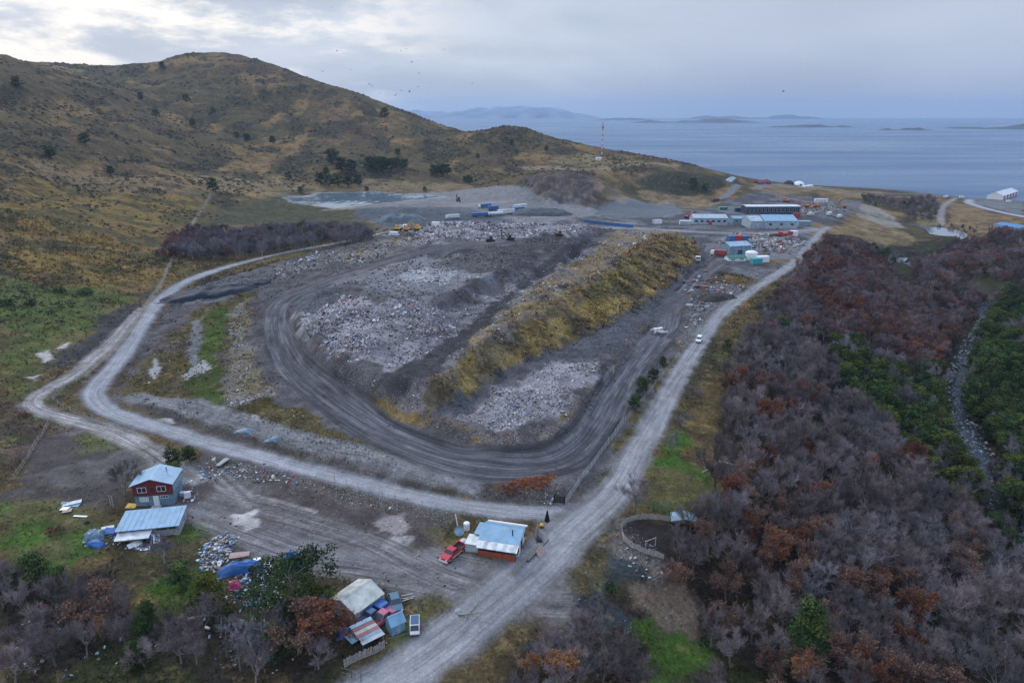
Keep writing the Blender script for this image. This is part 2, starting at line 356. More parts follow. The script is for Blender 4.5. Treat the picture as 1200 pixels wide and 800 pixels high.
# dirt plot and yard of the houses
poly([(60,498),(115,500),(185,542),(150,572),(20,582),(15,570)], (.125,.110,.104), 3, 3, 8, col2=(.075,.062,.058), veg=.15, var=.3)
poly([(80,512),(120,505),(140,525),(100,530)], (.10,.11,.035), 2, 2, 6, veg=.8, opacity=.8)
poly([(0,575),(150,572),(165,585),(120,592),(0,602)], (.065,.055,.05), 2, 2, 6, veg=.3, var=.4)
poly([(0,592),(120,590),(135,620),(120,655),(60,668),(0,655)], (.060,.110,.022), 3, 3, 8, col2=(.085,.080,.034), s2=(.5,.64), veg=.6, var=.4)
poly([(110,625),(215,620),(245,615),(265,640),(240,690),(180,700),(120,680)], (.068,.056,.030), 3, 3, 7, col2=(.042,.078,.014), veg=.8, var=.4, lit=.1)
poly([(205,590),(215,560),(250,528),(330,542),(400,560),(470,580),(520,598),(545,612),(515,640),(520,665),(600,680),(625,690),(600,720),(540,745),(500,720),(455,690),(400,665),(330,650),(290,650),(245,615)], (.140,.122,.120), 3, 3, 9, col2=(.085,.070,.066), veg=.1, lit=.05, var=.3)
poly([(250,528),(330,543),(460,580),(530,602),(520,612),(420,590),(300,560),(240,560)], (.078,.064,.056), 2, 3, 7, veg=.4, lit=.3, var=.45)
poly([(330,575),(430,590),(500,615),(520,640),(440,640),(360,610)], (.066,.054,.051), 3, 4, 9, veg=.2, lit=.06, var=.4)
poly([(272,602),(296,600),(302,612),(290,622),(272,614)], (.50,.47,.455), .5, .9, 3, veg=0, wet=.6, var=.05, smo=1)  # puddle: the pale sky reflection is painted into its colour
poly([(438,608),(470,604),(478,622),(455,630),(440,622)], (.27,.235,.225), 1.0, 1.8, 4, veg=0, opacity=.85)
poly([(460,630),(485,626),(480,640),(450,640)], (.34,.31,.30), .8, 1.5, 3, veg=0, opacity=.8)
poly([(502,632),(530,612),(560,622),(556,650),(520,662),(500,655)], (.055,.085,.016), 2, 2, 5, col2=(.12,.095,.035), s2=(.5,.64), veg=.7)
poly([(480,705),(520,700),(545,715),(520,735),(475,770),(455,765),(470,735)], (.095,.085,.04), 2.5, 2, 5, col2=(.06,.08,.025), veg=.9, s2=(.5,.62))
poly([(500,640),(480,640),(465,650),(480,658)], (.12,.105,.05), 1.5, 1.5, 5, veg=.8)
poly([(638,612),(655,628),(640,660),(605,690),(590,680),(560,665),(620,650)], (.12,.095,.05), 1.5, 1.5, 4, col2=(.07,.085,.028), veg=.9)
for ln in ([(240,560),(262,575),(285,590)], [(247,553),(270,572),(292,592)], [(255,548),(278,566),(300,588)], [(300,580),(340,590),(370,600)], [(400,640),(430,628),(452,620)]): stripe(smooth_line(ats(ln)), .28, (.30,.27,.26), .3, .5, opacity=.8, jscale=3, veg=0, var=.3)
# roadside bank bottom right of the junction
poly([(640,740),(700,640),(735,620),(765,660),(720,720),(680,760),(640,765)], (.050,.058,.062), 2, 4, 6, col2=(.085,.072,.036), veg=.6, lit=.12, var=.45)
poly([(700,640),(730,612),(770,640),(800,675),(770,690),(740,660)], (.13,.11,.095), 2, 2, 5, veg=.4, lit=.24, var=.4)
poly([(745,690),(800,680),(820,720),(800,760),(760,730)], (.16,.12,.09), 2, 2, 5, veg=.4, lit=.1)
poly([(765,735),(800,740),(830,775),(820,812),(770,812)], (.048,.092,.017), 2, 3.5, 6, veg=.6, col2=(.07,.07,.028), s2=(.5,.6))
poly([(735,615),(800,615),(800,648),(765,655),(738,635)], (.045,.036,.032), 1, .8, 3, veg=0, var=.3)
# landfill
poly(FILLP, (.125,.115,.116), 2, 2, 9, world=True, col2=(.078,.068,.068), veg=.2, lit=.14, var=.45)
poly([(690,597),(600,593),(480,570),(330,533),(210,497),(170,478),(215,474),(320,508),(470,548),(560,568),(640,574),(680,572)], (.090,.078,.072), 1.5, 1.5, 5, col2=(.055,.048,.044), veg=.55, lit=.17, var=.6)
poly([(140,462),(150,440),(205,385),(240,355),(300,340),(300,365),(285,400),(300,440),(330,470),(400,505),(445,528),(400,520),(320,498),(250,478)], (.095,.075,.028), 2.5, 2.5, 7, col2=(.075,.060,.048), s2=(.46,.58), veg=.8, lit=.18, var=.4)
poly([(215,455),(230,410),(245,365),(268,360),(262,410),(255,450),(275,480),(240,470)], (.055,.088,.016), 1.5, 2, 6, veg=.6, lit=.1, opacity=.9)
poly([(262,480),(268,420),(272,355),(292,350),(290,400),(302,440),(330,465),(300,470)], (.17,.15,.115), 2, 2, 6, col2=(.13,.10,.04), veg=.5, lit=.4, var=.4)
poly([(222,420),(225,375),(237,372),(236,400),(230,440)], (.19,.19,.195), 1, 1, 4, veg=.1, opacity=.8)
poly([(205,345),(260,328),(300,332),(265,352),(220,356)], (.12,.125,.13), 2, 1.5, 6, veg=.1)
poly([(345,372),(392,349),(500,358),(562,349),(545,376),(505,412),(450,432),(392,416),(352,395)], (.31,.28,.285), 3, 6, 9, col2=(.105,.088,.092), s2=(.40,.62), lit=1, veg=.05, var=.6, noise=fbm(XX, YY, 9, 5, 52))
poly([(352,352),(405,336),(400,350),(365,372),(345,372)], (.10,.10,.11), 2, 2, 6, veg=.05, lit=.2)
poly([(500,412),(560,352),(640,318),(690,285),(705,285),(665,332),(560,400),(515,440)], (.15,.138,.142), 3, 4, 8, lit=.55, veg=.05, var=.4, col2=(.15,.135,.14), s2=(.52,.64))
poly([(392,335),(430,313),(540,296),(600,300),(560,326),(540,335),(500,350),(440,345)], (.165,.165,.178), 3, 5, 12, col2=(.115,.11,.114), lit=.25, veg=0, wet=.2, var=.2)
poly([(470,320),(495,314),(535,318),(520,332),(480,330)], (.21,.215,.24), 1.5, 2, 6, veg=0, wet=.5, opacity=.7)
poly([(470,286),(500,266),(540,259),(690,263),(692,272),(645,282),(560,281),(480,292)], (.30,.265,.27), 4, 6, 10, lit=.95, veg=0, var=.6, col2=(.12,.10,.105), s2=(.40,.62), noise=fbm(XX, YY, 14, 5, 53))
poly([(520,300),(600,286),(640,272),(662,280),(645,296),(585,318),(540,320)], (.066,.058,.060), 4, 5, 9, lit=.15, veg=0)
poly([(345,440),(370,425),(430,448),(505,450),(540,462),(500,482),(460,487),(400,462)], (.076,.067,.067), 3, 4, 7, lit=.3, col2=(.115,.10,.096), veg=.05)
poly([(440,455),(505,418),(560,372),(625,316),(690,280),(704,284),(648,318),(614,338),(556,397),(515,438),(470,458)], (.055,.050,.052), 1.5, 2, 7, lit=.15, veg=.05)
poly([(500,482),(512,442),(545,411),(590,384),(650,352),(700,322),(745,290),(790,274),(815,285),(816,305),(770,345),(745,366),(700,387),(640,412),(590,438),(550,468)], (.270,.190,.068), 1.5, 2.5, 6, col2=(.150,.118,.066), s2=(.42,.56), veg=1, lit=.08, var=.45, noise=fbm(XX, YY, 7, 4, 51))
poly([(516,440),(560,396),(618,338),(650,319),(700,288),(740,270),(790,271),(802,277),(755,294),(705,327),(650,360),(590,390),(545,415)], (.235,.165,.080), 2.5, 3, 6, veg=.7, lit=.3, var=.45, col2=(.13,.108,.088))
poly([(690,340),(740,300),(760,300),(715,345),(690,360)], (.09,.12,.03), 2, 2, 5, veg=1, opacity=.3)
poly([(505,484),(552,468),(590,440),(640,415),(700,390),(752,366),(765,375),(735,398),(715,415),(640,428),(580,452),(540,495)], (.085,.085,.092), 2, 3, 6, lit=.15, veg=0)
poly([(545,490),(580,458),(640,430),(700,424),(712,432),(684,464),(645,488),(600,506),(560,503)], (.31,.28,.285), 2.5, 4, 7, lit=1, veg=0, var=.6, col2=(.13,.112,.11), s2=(.40,.60), noise=fbm(XX, YY, 7, 5, 54))
poly([(510,488),(560,502),(620,515),(655,500),(685,465),(712,428),(745,388),(762,378),(750,400),(715,445),(690,492),(655,525),(610,535),(560,528),(505,508)], (.110,.078,.036), 1.5, 2, 5, col2=(.115,.095,.088), veg=.7, lit=.35, var=.45)
poly([(440,462),(505,484),(545,506),(590,528),(560,531),(500,512),(440,488),(400,462)], (.080,.072,.070), 1.5, 1.5, 5, col2=(.16,.105,.034), s2=(.55,.65), veg=.4, lit=.25, var=.4)
poly([(395,322),(440,308),(480,300),(470,308),(420,322),(380,336),(345,348),(335,342)], (.20,.135,.105), 1.5, 1.5, 6, veg=.1, opacity=.7)
poly([(380,305),(440,283),(500,275),(470,296),(420,308)], (.15,.135,.115), 2.5, 2.5, 8, lit=.5, veg=.3, col2=(.17,.13,.06), s2=(.52,.64))
poly([(320,312),(380,296),(420,290),(380,310),(330,325)], (.11,.10,.085), 2, 2, 7, lit=.45, veg=.3)
poly([(800,372),(835,330),(870,335),(850,362),(815,395),(790,420)], (.095,.088,.085), 2, 2, 6, lit=.45, veg=.2, col2=(.12,.08,.05), s2=(.55,.65))
for px in ([(180,492),(200,490),(205,496),(188,498)],[(240,478),(262,476),(258,482),(244,484)],[(258,484),(300,486),(306,493),(270,492)],[(375,518),(410,520),(435,530),(410,528)],[(176,440),(182,415),(186,428),(183,444)],[(213,440),(240,420),(246,432),(218,446)]):
    poly(px, (.36,.34,.33), .6, .8, 3, veg=0, opacity=.9, var=.1)
for px in ([(42,415),(58,409),(64,420),(52,426)],[(30,442),(46,440),(42,446)],[(68,408),(82,400),(78,408)]):
    poly(px, (.40,.37,.34), .5, .6, 3, veg=0, var=.1)
for ln in ([(352,398),(430,392),(520,378),(575,352)], [(400,422),(470,402),(540,372)], [(370,372),(450,372),(530,366)], [(585,470),(640,458),(700,436)], [(560,490),(620,482),(680,455)], [(480,282),(560,268),(680,268)], [(500,276),(600,276),(650,272)]): stripe(smooth_line(ats(ln)), 1.1, (.085,.074,.075), 1.5, 2.0, opacity=.6, veg=0, lit=.25, var=.4)
# roads
gravel = (.31,.305,.315)
def wheel(P, w, offs, col, ww=.45, opacity=.45, feather=.5, jit=.25):
    sl, m, off = line_mask(P, w, .8)
    for o in offs:
        k = sstep(ww + feather, ww - feather, np.abs(off - o + (fbm(XX[sl], YY[sl], 22, 3, 77 + int(abs(o) * 10) % 3) - .5) * 3.6)) * m * opacity * sstep(.36, .56, fbm(XX[sl], YY[sl], 9, 3, 78 + int(abs(o) * 10)))
        paint(sl, k, col, var=.15)
stripe(TRACK, [1.6,2.2,2.4,2.8,2.6], (.225,.205,.19), 1.0, 1.0, veg=.1, lit=.1, lab=3, var=.35)
wheel(TRACK, 3, (-.9,.9), (.40,.375,.36), .4, .7)
stripe(TRACK2, 2.6, (.185,.178,.175), 1.0, 1.0, veg=.1, var=.2)
stripe(ACCESS, [3,4,5,6,6], (.215,.205,.207), 2.0, 1.8, veg=0, var=.2, opacity=.8, smo=.4)
stripe(ACCESS2, 2.2, (.20,.185,.18), 1.2, 1.2, veg=0, var=.15, opacity=.6)
wheel(ACCESS, 5, (-3.4,-2.5,-1.2,-.3,1.2,2.1,3.2), (.085,.072,.068), .3, .7)
wheel(ACCESS2, 3, (-1,.9), (.085,.072,.068), .3, .7)
stripe(CAMP, 6, (.20,.195,.195), 2, 1.5, veg=0, lit=.1, var=.2)
stripe(CAMP2, 5, (.165,.165,.17), 1.5, 1, veg=0, var=.2)
stripe(COAST, 4, (.17,.17,.175), 1.5, .5, veg=0, var=.1, lab=1)
stripe(COAST2, 4.5, (.30,.31,.33), 1.2, .4, veg=0, var=.06, lab=1)
stripe(VALROAD, 3, (.23,.21,.19), 1.2, .5, veg=0, var=.1)
stripe(ROAD_L, [2.6,2.6,2.8,3.2,3.6,3.2,2.8,2.8,2.8], (.115,.110,.112), .8, 1.0, veg=.1, var=.2)
stripe(ROAD_L, [1.8,1.8,1.9,2.1,2.4,2.1,1.8,1.7,1.7], gravel, .9, .5, veg=0, var=.14, lab=1, smo=.6)
wheel(ROAD_L, 3, (-1.2,0,1.1), (.17,.165,.163), .28, .55)
stripe(ROAD_R, [4.5,4.6,4.8,4.4,3.5,3.0,2.6,2.4,2.2], (.150,.135,.127), 1.0, 1.2, veg=.05, var=.2)
stripe(ROAD_R, [3.5,3.5,3.6,3.4,2.7,2.3,2.0,1.8,1.7], (.245,.240,.246), 1.2, .8, veg=0, var=.14, lab=1, smo=.6)
stripe(ROAD_R, [2.6,2.6,2.6,2.2,1.5,1.3,1.2,1.2,1.2], (.275,.268,.265), 1.2, .8, veg=0, var=.08, opacity=.8)
wheel(ROAD_R, 6, (-2.4,-.8,.7,2.2), (.14,.13,.125), .3, .6)
wheel(ROAD_R, 6, (-1.5,0,1.5), (.36,.35,.35), .28, .5)
stripe(HAUL, [4.0,4.0,4.4,5.4,5.2,4.8,4.4,4.6,4.5], (.086,.083,.088), .8, 1.0, veg=0, lit=.02, var=.2, lab=2, smo=.7)
wheel(HAUL, 7, (-4.6,4.4), (.042,.040,.043), .8, .7)
wheel(HAUL, 7, (-3.2,-2.3,-1.2,-.2,.9,1.8,2.9), (.175,.172,.182), .25, .75)
wheel(HAUL, 7, (-2.7,-.7,1.4), (.055,.053,.058), .22, .7)
stripe(HAUL2, 4.5, (.088,.086,.09), 1.0, 1.0, veg=0, var=.2, lab=2)
stripe(smooth_line(ats([(100,440),(150,393),(165,368),(178,348),(192,328),(208,295),(220,272),(235,248),(247,229)])), .7, (.26,.21,.15), .8, .6, opacity=.8, veg=.2)
for ln in ([(560,262),(640,250),(700,258),(742,262)], [(420,238),(500,244),(560,238),(600,236)], [(380,246),(460,240),(540,242)], [(480,272),(520,262),(560,258)]): stripe(smooth_line(ats(ln)), 2.2, (.27,.23,.20), 2.0, 2.5, opacity=.7, veg=0, var=.3)
poly([(420,246),(500,243),(560,248),(600,258),(520,262),(440,262)], (.070,.080,.090), 8, 8, 18, opacity=.8, veg=.1, var=.4)
poly([(700,244),(725,233),(790,237),(800,249),(750,256),(700,256)], (.055,.066,.076), 6, 5, 14, opacity=.85, veg=.1, var=.4)
poly([(690,212),(722,220),(735,236),(715,238),(700,226)], (.20,.15,.105), 5, 6, 12, opacity=.8, veg=.2, var=.4)
# where each road runs: sideways and lengthwise distance, for ruts that follow it
LANE = np.zeros(Z.shape + (3,))
def lane(P, w, wt):
    sl, m, off = line_mask(P, w, 1.5, .5); A = np.array([p[:2] for p in P]); cum = np.concatenate([[0], np.cumsum(np.hypot(*np.diff(A, axis=0).T))]); x = XX[sl]; y = YY[sl]; best = np.full(x.shape, 1e18); al = np.zeros(x.shape)
    for k in range(len(A) - 1):
        dx, dy = A[k + 1] - A[k]; L_ = dx * dx + dy * dy + 1e-12; t = np.clip(((x - A[k][0]) * dx + (y - A[k][1]) * dy) / L_, 0, 1); d = (x - A[k][0] - t * dx) ** 2 + (y - A[k][1] - t * dy) ** 2
        u = d < best; best[u] = d[u]; al[u] = (cum[k] + t * math.sqrt(L_))[u]
    u = m > 0; S_ = LANE[sl]; S_[u] = np.stack([off, al, m * wt], -1)[u]
for P_, w_, wt in ((ACCESS, [4,5,6,6,6], .8), (ACCESS2, 3, .8), (TRACK2, 2.6, .6), (TRACK, [1.8,2.4,2.6,3,2.8], .8), (ROAD_L, [2.2,2.2,2.4,2.7,3,2.6,2.3,2.2,2.2], .38), (ROAD_R, [4.2,4.2,4.5,4.5,3.3,2.7,2.3,2.1,2], .38), (HAUL, [4,4,4.4,5.4,5.2,4.8,4.4,4.6,4.5], .85), (HAUL2, 4, .8), (CAMP, 6, .6), (CAMP2, 5, .6)): lane(P_, w_, wt)
poly([(955,232),(1012,236),(1008,248),(965,250)], (.13,.125,.125), 4, 4, 10, veg=.1, var=.3)
# shore
sh = sstep(SEA + 1.6, SEA + .4, Z); paint((slice(None), slice(None)), sh * (Z > SEA - 3), (.13,.125,.12), veg=0, lit=0)
# named pieces of ground
FOREST_PX = [(965,272),(1010,288),(1070,300),(1100,292),(1200,268)]
lab_hill = (LAB == 0) & (Z > 8) & (YY > 200)
LAB[lab_hill] = 4
sl, m = poly_mask(FILLP, .5); s = LAB[sl]; s[(m > .5) & (s == 0)] = 5

# ------------------------------------------------------------------ river: a cut bed and its own water
RIVER = smooth_line(ats([(1199,655),(1180,600),(1160,560),(1140,520),(1120,470),(1127,430),(1145,395),(1160,372)]) , 3)
RIV2 = smooth_line([on_z(1160,372,-20.5), np.array([235,330,-21.]), on_z(1060,304,-22), on_z(1035,311,-22), np.array([330,470,-22.5]), on_z(1118,275,-23), on_z(1095,268,-23.3), on_z(1068,264,-23.5), np.array([300,650,-24]), np.array([360,800,-25.2])], 3)
def carve(P, w, depth):
    sl, m, off = line_mask(P, w, 3.5, .8)
    A = np.array([p[:2] for p in P]); zz = np.array([p[2] for p in P])
    # bed height follows the line
    x = XX[sl]; y = YY[sl]; best = np.full(x.shape, 1e18); zb = np.zeros(x.shape)
    for p in P:
        d = (x - p[0]) ** 2 + (y - p[1]) ** 2; u = d < best; best[u] = d[u]; zb[u] = p[2]
    Z[sl] = Z[sl] * (1 - m) + np.minimum(Z[sl], zb - depth) * m
    paint(sl, m, (.10,.095,.09), veg=0, var=.4)
for P in (RIVER, RIV2):
    for p in P: p[2] = float(HZ(p[0], p[1]))
    # downstream only
    for k in range(1, len(P)): P[k][2] = min(P[k][2], P[k - 1][2])
for p in RIV2: p[2] = min(p[2], RIVER[-1][2])
for px, lv in (([(1078,264),(1104,265),(1124,269),(1140,275.5),(1128,282),(1108,285),(1092,281),(1087,273)], -24.2), ([(1024,313),(1036,304.5),(1052,301),(1069,300.5),(1060,308),(1044,314),(1030,317)], -23.8)):
    sl, m = poly_mask([on_z(a, b, lv + 1.3) for a, b in px], 6, 1.0); Z[sl] = Z[sl] * (1 - m) + np.minimum(Z[sl], lv) * m
carve(RIVER, 2.6, 1.4); carve(RIV2, [5,6,7,9,9,10,12], 1.4)

# ------------------------------------------------------------------ materials
def mat(name, col, rough=.7, metal=0, var=.12, scale=3.0, bump=0.0, bscale=20, spec=None, coord='OBJ', emit=None, dirt=None):
    m = bpy.data.materials.new(name); m.use_nodes = True
    nt = m.node_tree; b = nt.nodes['Principled BSDF']; L = nt.links
    tc = nt.nodes.new('ShaderNodeTexCoord'); ns = nt.nodes.new('ShaderNodeTexNoise'); ns.inputs['Scale'].default_value = scale; ns.inputs['Detail'].default_value = 6
    oi = nt.nodes.new('ShaderNodeObjectInfo')
    add = nt.nodes.new('ShaderNodeVectorMath'); add.operation = 'ADD'
    L.new(tc.outputs['Object'], add.inputs[0]); L.new(oi.outputs['Location'], add.inputs[1]); L.new(add.outputs[0], ns.inputs['Vector'])
    mr = nt.nodes.new('ShaderNodeMapRange'); mr.inputs['From Min'].default_value = .25; mr.inputs['From Max'].default_value = .75
    mr.inputs['To Min'].default_value = 1 - var * 1.6; mr.inputs['To Max'].default_value = 1 + var * 1.6
    L.new(ns.outputs['Fac'], mr.inputs['Value'])
    mx = nt.nodes.new('ShaderNodeMix'); mx.data_type = 'RGBA'; mx.blend_type = 'MULTIPLY'; mx.inputs['Factor'].default_value = 1
    mx.inputs['A'].default_value = (*col, 1); L.new(mr.outputs[0], mx.inputs['B'])
    out = mx.outputs['Result']
    if dirt:
        n2_ = nt.nodes.new('ShaderNodeTexNoise'); n2_.inputs['Scale'].default_value = dirt[1]; n2_.inputs['Detail'].default_value = 8
        L.new(add.outputs[0], n2_.inputs['Vector'])
        r2 = nt.nodes.new('ShaderNodeMapRange'); r2.inputs['From Min'].default_value = .48; r2.inputs['From Max'].default_value = .68; L.new(n2_.outputs['Fac'], r2.inputs['Value'])
        m2 = nt.nodes.new('ShaderNodeMix'); m2.data_type = 'RGBA'; L.new(r2.outputs[0], m2.inputs['Factor']); L.new(out, m2.inputs['A']); m2.inputs['B'].default_value = (*dirt[0], 1); out = m2.outputs['Result']
    L.new(out, b.inputs['Base Color'])
    b.inputs['Roughness'].default_value = rough; b.inputs['Metallic'].default_value = metal
    if spec is not None: b.inputs['Specular IOR Level'].default_value = spec
    if bump:
        bn = nt.nodes.new('ShaderNodeTexNoise'); bn.inputs['Scale'].default_value = bscale; bn.inputs['Detail'].default_value = 4; L.new(add.outputs[0], bn.inputs['Vector'])
        bp = nt.nodes.new('ShaderNodeBump'); bp.inputs['Strength'].default_value = bump; bp.inputs['Distance'].default_value = .05
        L.new(bn.outputs['Fac'], bp.inputs['Height']); L.new(bp.outputs[0], b.inputs['Normal'])
    if emit: b.inputs['Emission Color'].default_value = (*emit[0], 1); b.inputs['Emission Strength'].default_value = emit[1]
    return m

def ground_material():
    m = bpy.data.materials.new('ground_surface'); m.use_nodes = True
    nt = m.node_tree; L = nt.links; b = nt.nodes['Principled BSDF']
    N = nt.nodes.new
    def noise(scale, detail, vec, rough=.6):
        n = N('ShaderNodeTexNoise'); n.inputs['Scale'].default_value = scale; n.inputs['Detail'].default_value = detail; n.inputs['Roughness'].default_value = rough; L.new(vec, n.inputs['Vector']); return n.outputs['Fac']
    def mapr(v, a, b_, c, d):
        n = N('ShaderNodeMapRange'); n.inputs['From Min'].default_value = a; n.inputs['From Max'].default_value = b_; n.inputs['To Min'].default_value = c; n.inputs['To Max'].default_value = d; L.new(v, n.inputs['Value']); return n.outputs[0]
    def math_(op, a, c):
        n = N('ShaderNodeMath'); n.operation = op
        for i, q in enumerate((a, c)):
            if hasattr(q, 'links'): L.new(q, n.inputs[i])
            else: n.inputs[i].default_value = q
        return n.outputs[0]
    def mix(bt, f, a, c):
        n = N('ShaderNodeMix'); n.data_type = 'RGBA'; n.blend_type = bt
        for k, q in (('Factor', f), ('A', a), ('B', c)):
            if hasattr(q, 'links'): L.new(q, n.inputs[k])
            else: n.inputs[k].default_value = q if k == 'Factor' else (*q, 1)
        return n.outputs['Result']
    def attr(n):
        a = N('ShaderNodeAttribute'); a.attribute_name = n; return a
    geo = N('ShaderNodeNewGeometry'); P = geo.outputs['Position']
    alb = attr('albedo').outputs['Color']; masks = attr('masks'); sp = N('ShaderNodeSeparateColor'); L.new(masks.outputs['Color'], sp.inputs[0])
    lit, veg, wet = sp.outputs[0], sp.outputs[1], sp.outputs[2]
    smo = masks.outputs['Alpha']; rgh = math_('SUBTRACT', 1.0, smo)
    f1 = noise(1.7, 5, P, .7); f2 = noise(.32, 5, P, .65); f3 = noise(6.0, 3, P, .7)
    c = mix('MULTIPLY', 1.0, alb, math_('ADD', 1.0, math_('MULTIPLY', mapr(f2, .3, .7, -.26, .26), mapr(smo, 0, 1, 1, .35))))
    amt = math_('MULTIPLY', math_('ADD', math_('MULTIPLY', veg, .5), .55), mapr(smo, 0, 1, 1, .3))
    g1 = mapr(f1, .3, .7, .45, 1.55); g1 = math_('ADD', math_('MULTIPLY', math_('SUBTRACT', g1, 1.0), amt), 1.0)
    c = mix('MULTIPLY', 1.0, c, g1)
    g3 = mapr(f3, .3, .7, .75, 1.25); c = mix('MULTIPLY', 1.0, c, g3)
    # ruts and tyre streaks along the roads
    lv = N('ShaderNodeAttribute'); lv.attribute_name = 'lane'; ls = N('ShaderNodeSeparateXYZ'); L.new(lv.outputs['Vector'], ls.inputs[0])
    for fx, fy, lo, hi, st in ((2.3, .045, .62, 1.42, 1.0), (6.0, .12, .78, 1.22, 1.0)):
        cb = N('ShaderNodeCombineXYZ'); L.new(math_('MULTIPLY', ls.outputs[0], fx), cb.inputs[0]); L.new(math_('MULTIPLY', ls.outputs[1], fy), cb.inputs[1]); cb.inputs[2].default_value = fx
        nn = noise(1.0, 3, cb.outputs[0], .55); k_ = math_('ADD', 1.0, math_('MULTIPLY', math_('SUBTRACT', mapr(nn, .36, .64, lo, hi), 1.0), ls.outputs[2])); c = mix('MULTIPLY', 1.0, c, k_)
    # plants: darker tussocks and straw-coloured ones
    t1 = math_('MULTIPLY', mapr(noise(.9, 4, P, .7), .55, .68, 0, 1), veg)
    c = mix('MIX', math_('MULTIPLY', t1, .55), c, (.040, .042, .022))
    t2 = math_('MULTIPLY', mapr(noise(1.35, 4, P, .7), .58, .70, 0, 1), veg)
    c = mix('MIX', math_('MULTIPLY', t2, .45), c, (.28, .195, .09))
    t0 = math_('MULTIPLY', mapr(noise(.085, 9, P, .68), .515, .56, 0, 1), veg)
    c = mix('MIX', math_('MULTIPLY', t0, .6), c, (.044, .038, .025))
    t3 = math_('MULTIPLY', mapr(noise(.19, 9, P, .7), .55, .60, 0, 1), veg)
    c = mix('MIX', math_('MULTIPLY', t3, .55), c, (.052, .047, .030))
    t4 = math_('MULTIPLY', mapr(noise(.27, 9, P, .7), .57, .63, 0, 1), veg)
    c = mix('MIX', math_('MULTIPLY', t4, .5), c, (.28, .19, .09))
    # stones in bare ground: rounded chips, darker and paler than the soil
    bare = math_('MULTIPLY', math_('SUBTRACT', 1.0, veg), rgh)
    for sc, th in ((.9, .30), (2.6, .34)):
        v = N('ShaderNodeTexVoronoi'); v.inputs['Scale'].default_value = sc; L.new(P, v.inputs['Vector'])
        hs = N('ShaderNodeSeparateColor'); L.new(v.outputs['Color'], hs.inputs[0])
        k_ = math_('MULTIPLY', math_('MULTIPLY', math_('LESS_THAN', v.outputs['Distance'], th), math_('GREATER_THAN', hs.outputs[0], .45)), math_('MULTIPLY', bare, math_('SUBTRACT', 1.0, wet)))
        c = mix('MULTIPLY', math_('MULTIPLY', k_, .8), c, mix('MIX', hs.outputs[1], (.55, .55, .56), (1.5, 1.48, 1.46)))
    # scraps: small voronoi chips, pale with an odd coloured one
    for sc, th in ((4.6, .42), (9.0, .50)):
        v = N('ShaderNodeTexVoronoi'); v.inputs['Scale'].default_value = sc; L.new(P, v.inputs['Vector'])
        hs = N('ShaderNodeSeparateColor'); L.new(v.outputs['Color'], hs.inputs[0])
        pick = math_('GREATER_THAN', math_('MULTIPLY', lit, mapr(noise(.12, 3, P), .35, .65, .5, 1.3)), math_('ADD', hs.outputs[0], .12))
        near = math_('LESS_THAN', v.outputs['Distance'], th)
        chip = math_('MULTIPLY', pick, near)
        hv = N('ShaderNodeCombineColor'); hv.mode = 'HSV'; L.new(hs.outputs[1], hv.inputs[0])
        L.new(math_('MULTIPLY', math_('POWER', hs.outputs[2], 3.0), .5), hv.inputs[1]); L.new(mapr(hs.outputs[1], 0, 1, .10, .50), hv.inputs[2])
        c = mix('MIX', math_('MULTIPLY', chip, .8), c, hv.outputs[0])
    L.new(c, b.inputs['Base Color'])
    r = mapr(wet, 0, 1, .95, .12); L.new(r, b.inputs['Roughness'])
    sp_ = mapr(wet, 0, .5, .04, .5); L.new(sp_, b.inputs['Specular IOR Level'])
    bp = N('ShaderNodeBump'); bp.inputs['Distance'].default_value = .35
    L.new(mapr(wet, 0, .6, .8, 0.02), bp.inputs['Strength'])
    hgt = math_('ADD', f1, math_('MULTIPLY', f3, .35)); L.new(hgt, bp.inputs['Height']); L.new(bp.outputs[0], b.inputs['Normal'])
    return m
GROUND_M = ground_material()

def tag(o, label=None, cat=None, group=None, kind=None):
    if label: o['label'] = label
    if cat: o['category'] = cat
    if group: o['group'] = group
    if kind: o['kind'] = kind
    return o
def link(name, me, parent=None):
    o = bpy.data.objects.new(name, me); COL.objects.link(o)
    if parent is not None: o.parent = parent
    return o
def np_mesh(name, verts, quads=None, tris=None, smooth=False, mats=(), midx=None):
    me = bpy.data.meshes.new(name)
    nq = 0 if quads is None else len(quads); nt_ = 0 if tris is None else len(tris)
    me.vertices.add(len(verts)); me.vertices.foreach_set('co', np.ascontiguousarray(verts, np.float32).ravel())
    me.loops.add(nq * 4 + nt_ * 3); me.polygons.add(nq + nt_)
    li = np.concatenate(([np.asarray(quads).ravel()] if nq else []) + ([np.asarray(tris).ravel()] if nt_ else [])).astype(np.int32)
    me.loops.foreach_set('vertex_index', li)
    st = np.concatenate([np.arange(nq) * 4, nq * 4 + np.arange(nt_) * 3]).astype(np.int32)
    me.polygons.foreach_set('loop_start', st)
    for m in mats: me.materials.append(m)
    if midx is not None: me.polygons.foreach_set('material_index', np.asarray(midx, np.int32))
    if smooth: me.polygons.foreach_set('use_smooth', np.ones(nq + nt_, bool))
    me.update(calc_edges=True); me.validate()
    return me
ids = np.arange(NYg * NXg).reshape(NYg, NXg)
quads = np.stack([ids[:-1, :-1], ids[:-1, 1:], ids[1:, 1:], ids[1:, :-1]], -1).reshape(-1, 4)
flab = LAB[:-1, :-1].ravel()
VV = np.stack([XX, YY, Z], -1).reshape(-1, 3)
AL4 = np.concatenate([np.clip(ALB, .01, .6), np.ones(Z.shape + (1,))], -1).reshape(-1, 4)
MK4 = np.stack([LIT, VEG, WET, SMO], -1).reshape(-1, 4)
LN3 = LANE.reshape(-1, 3)
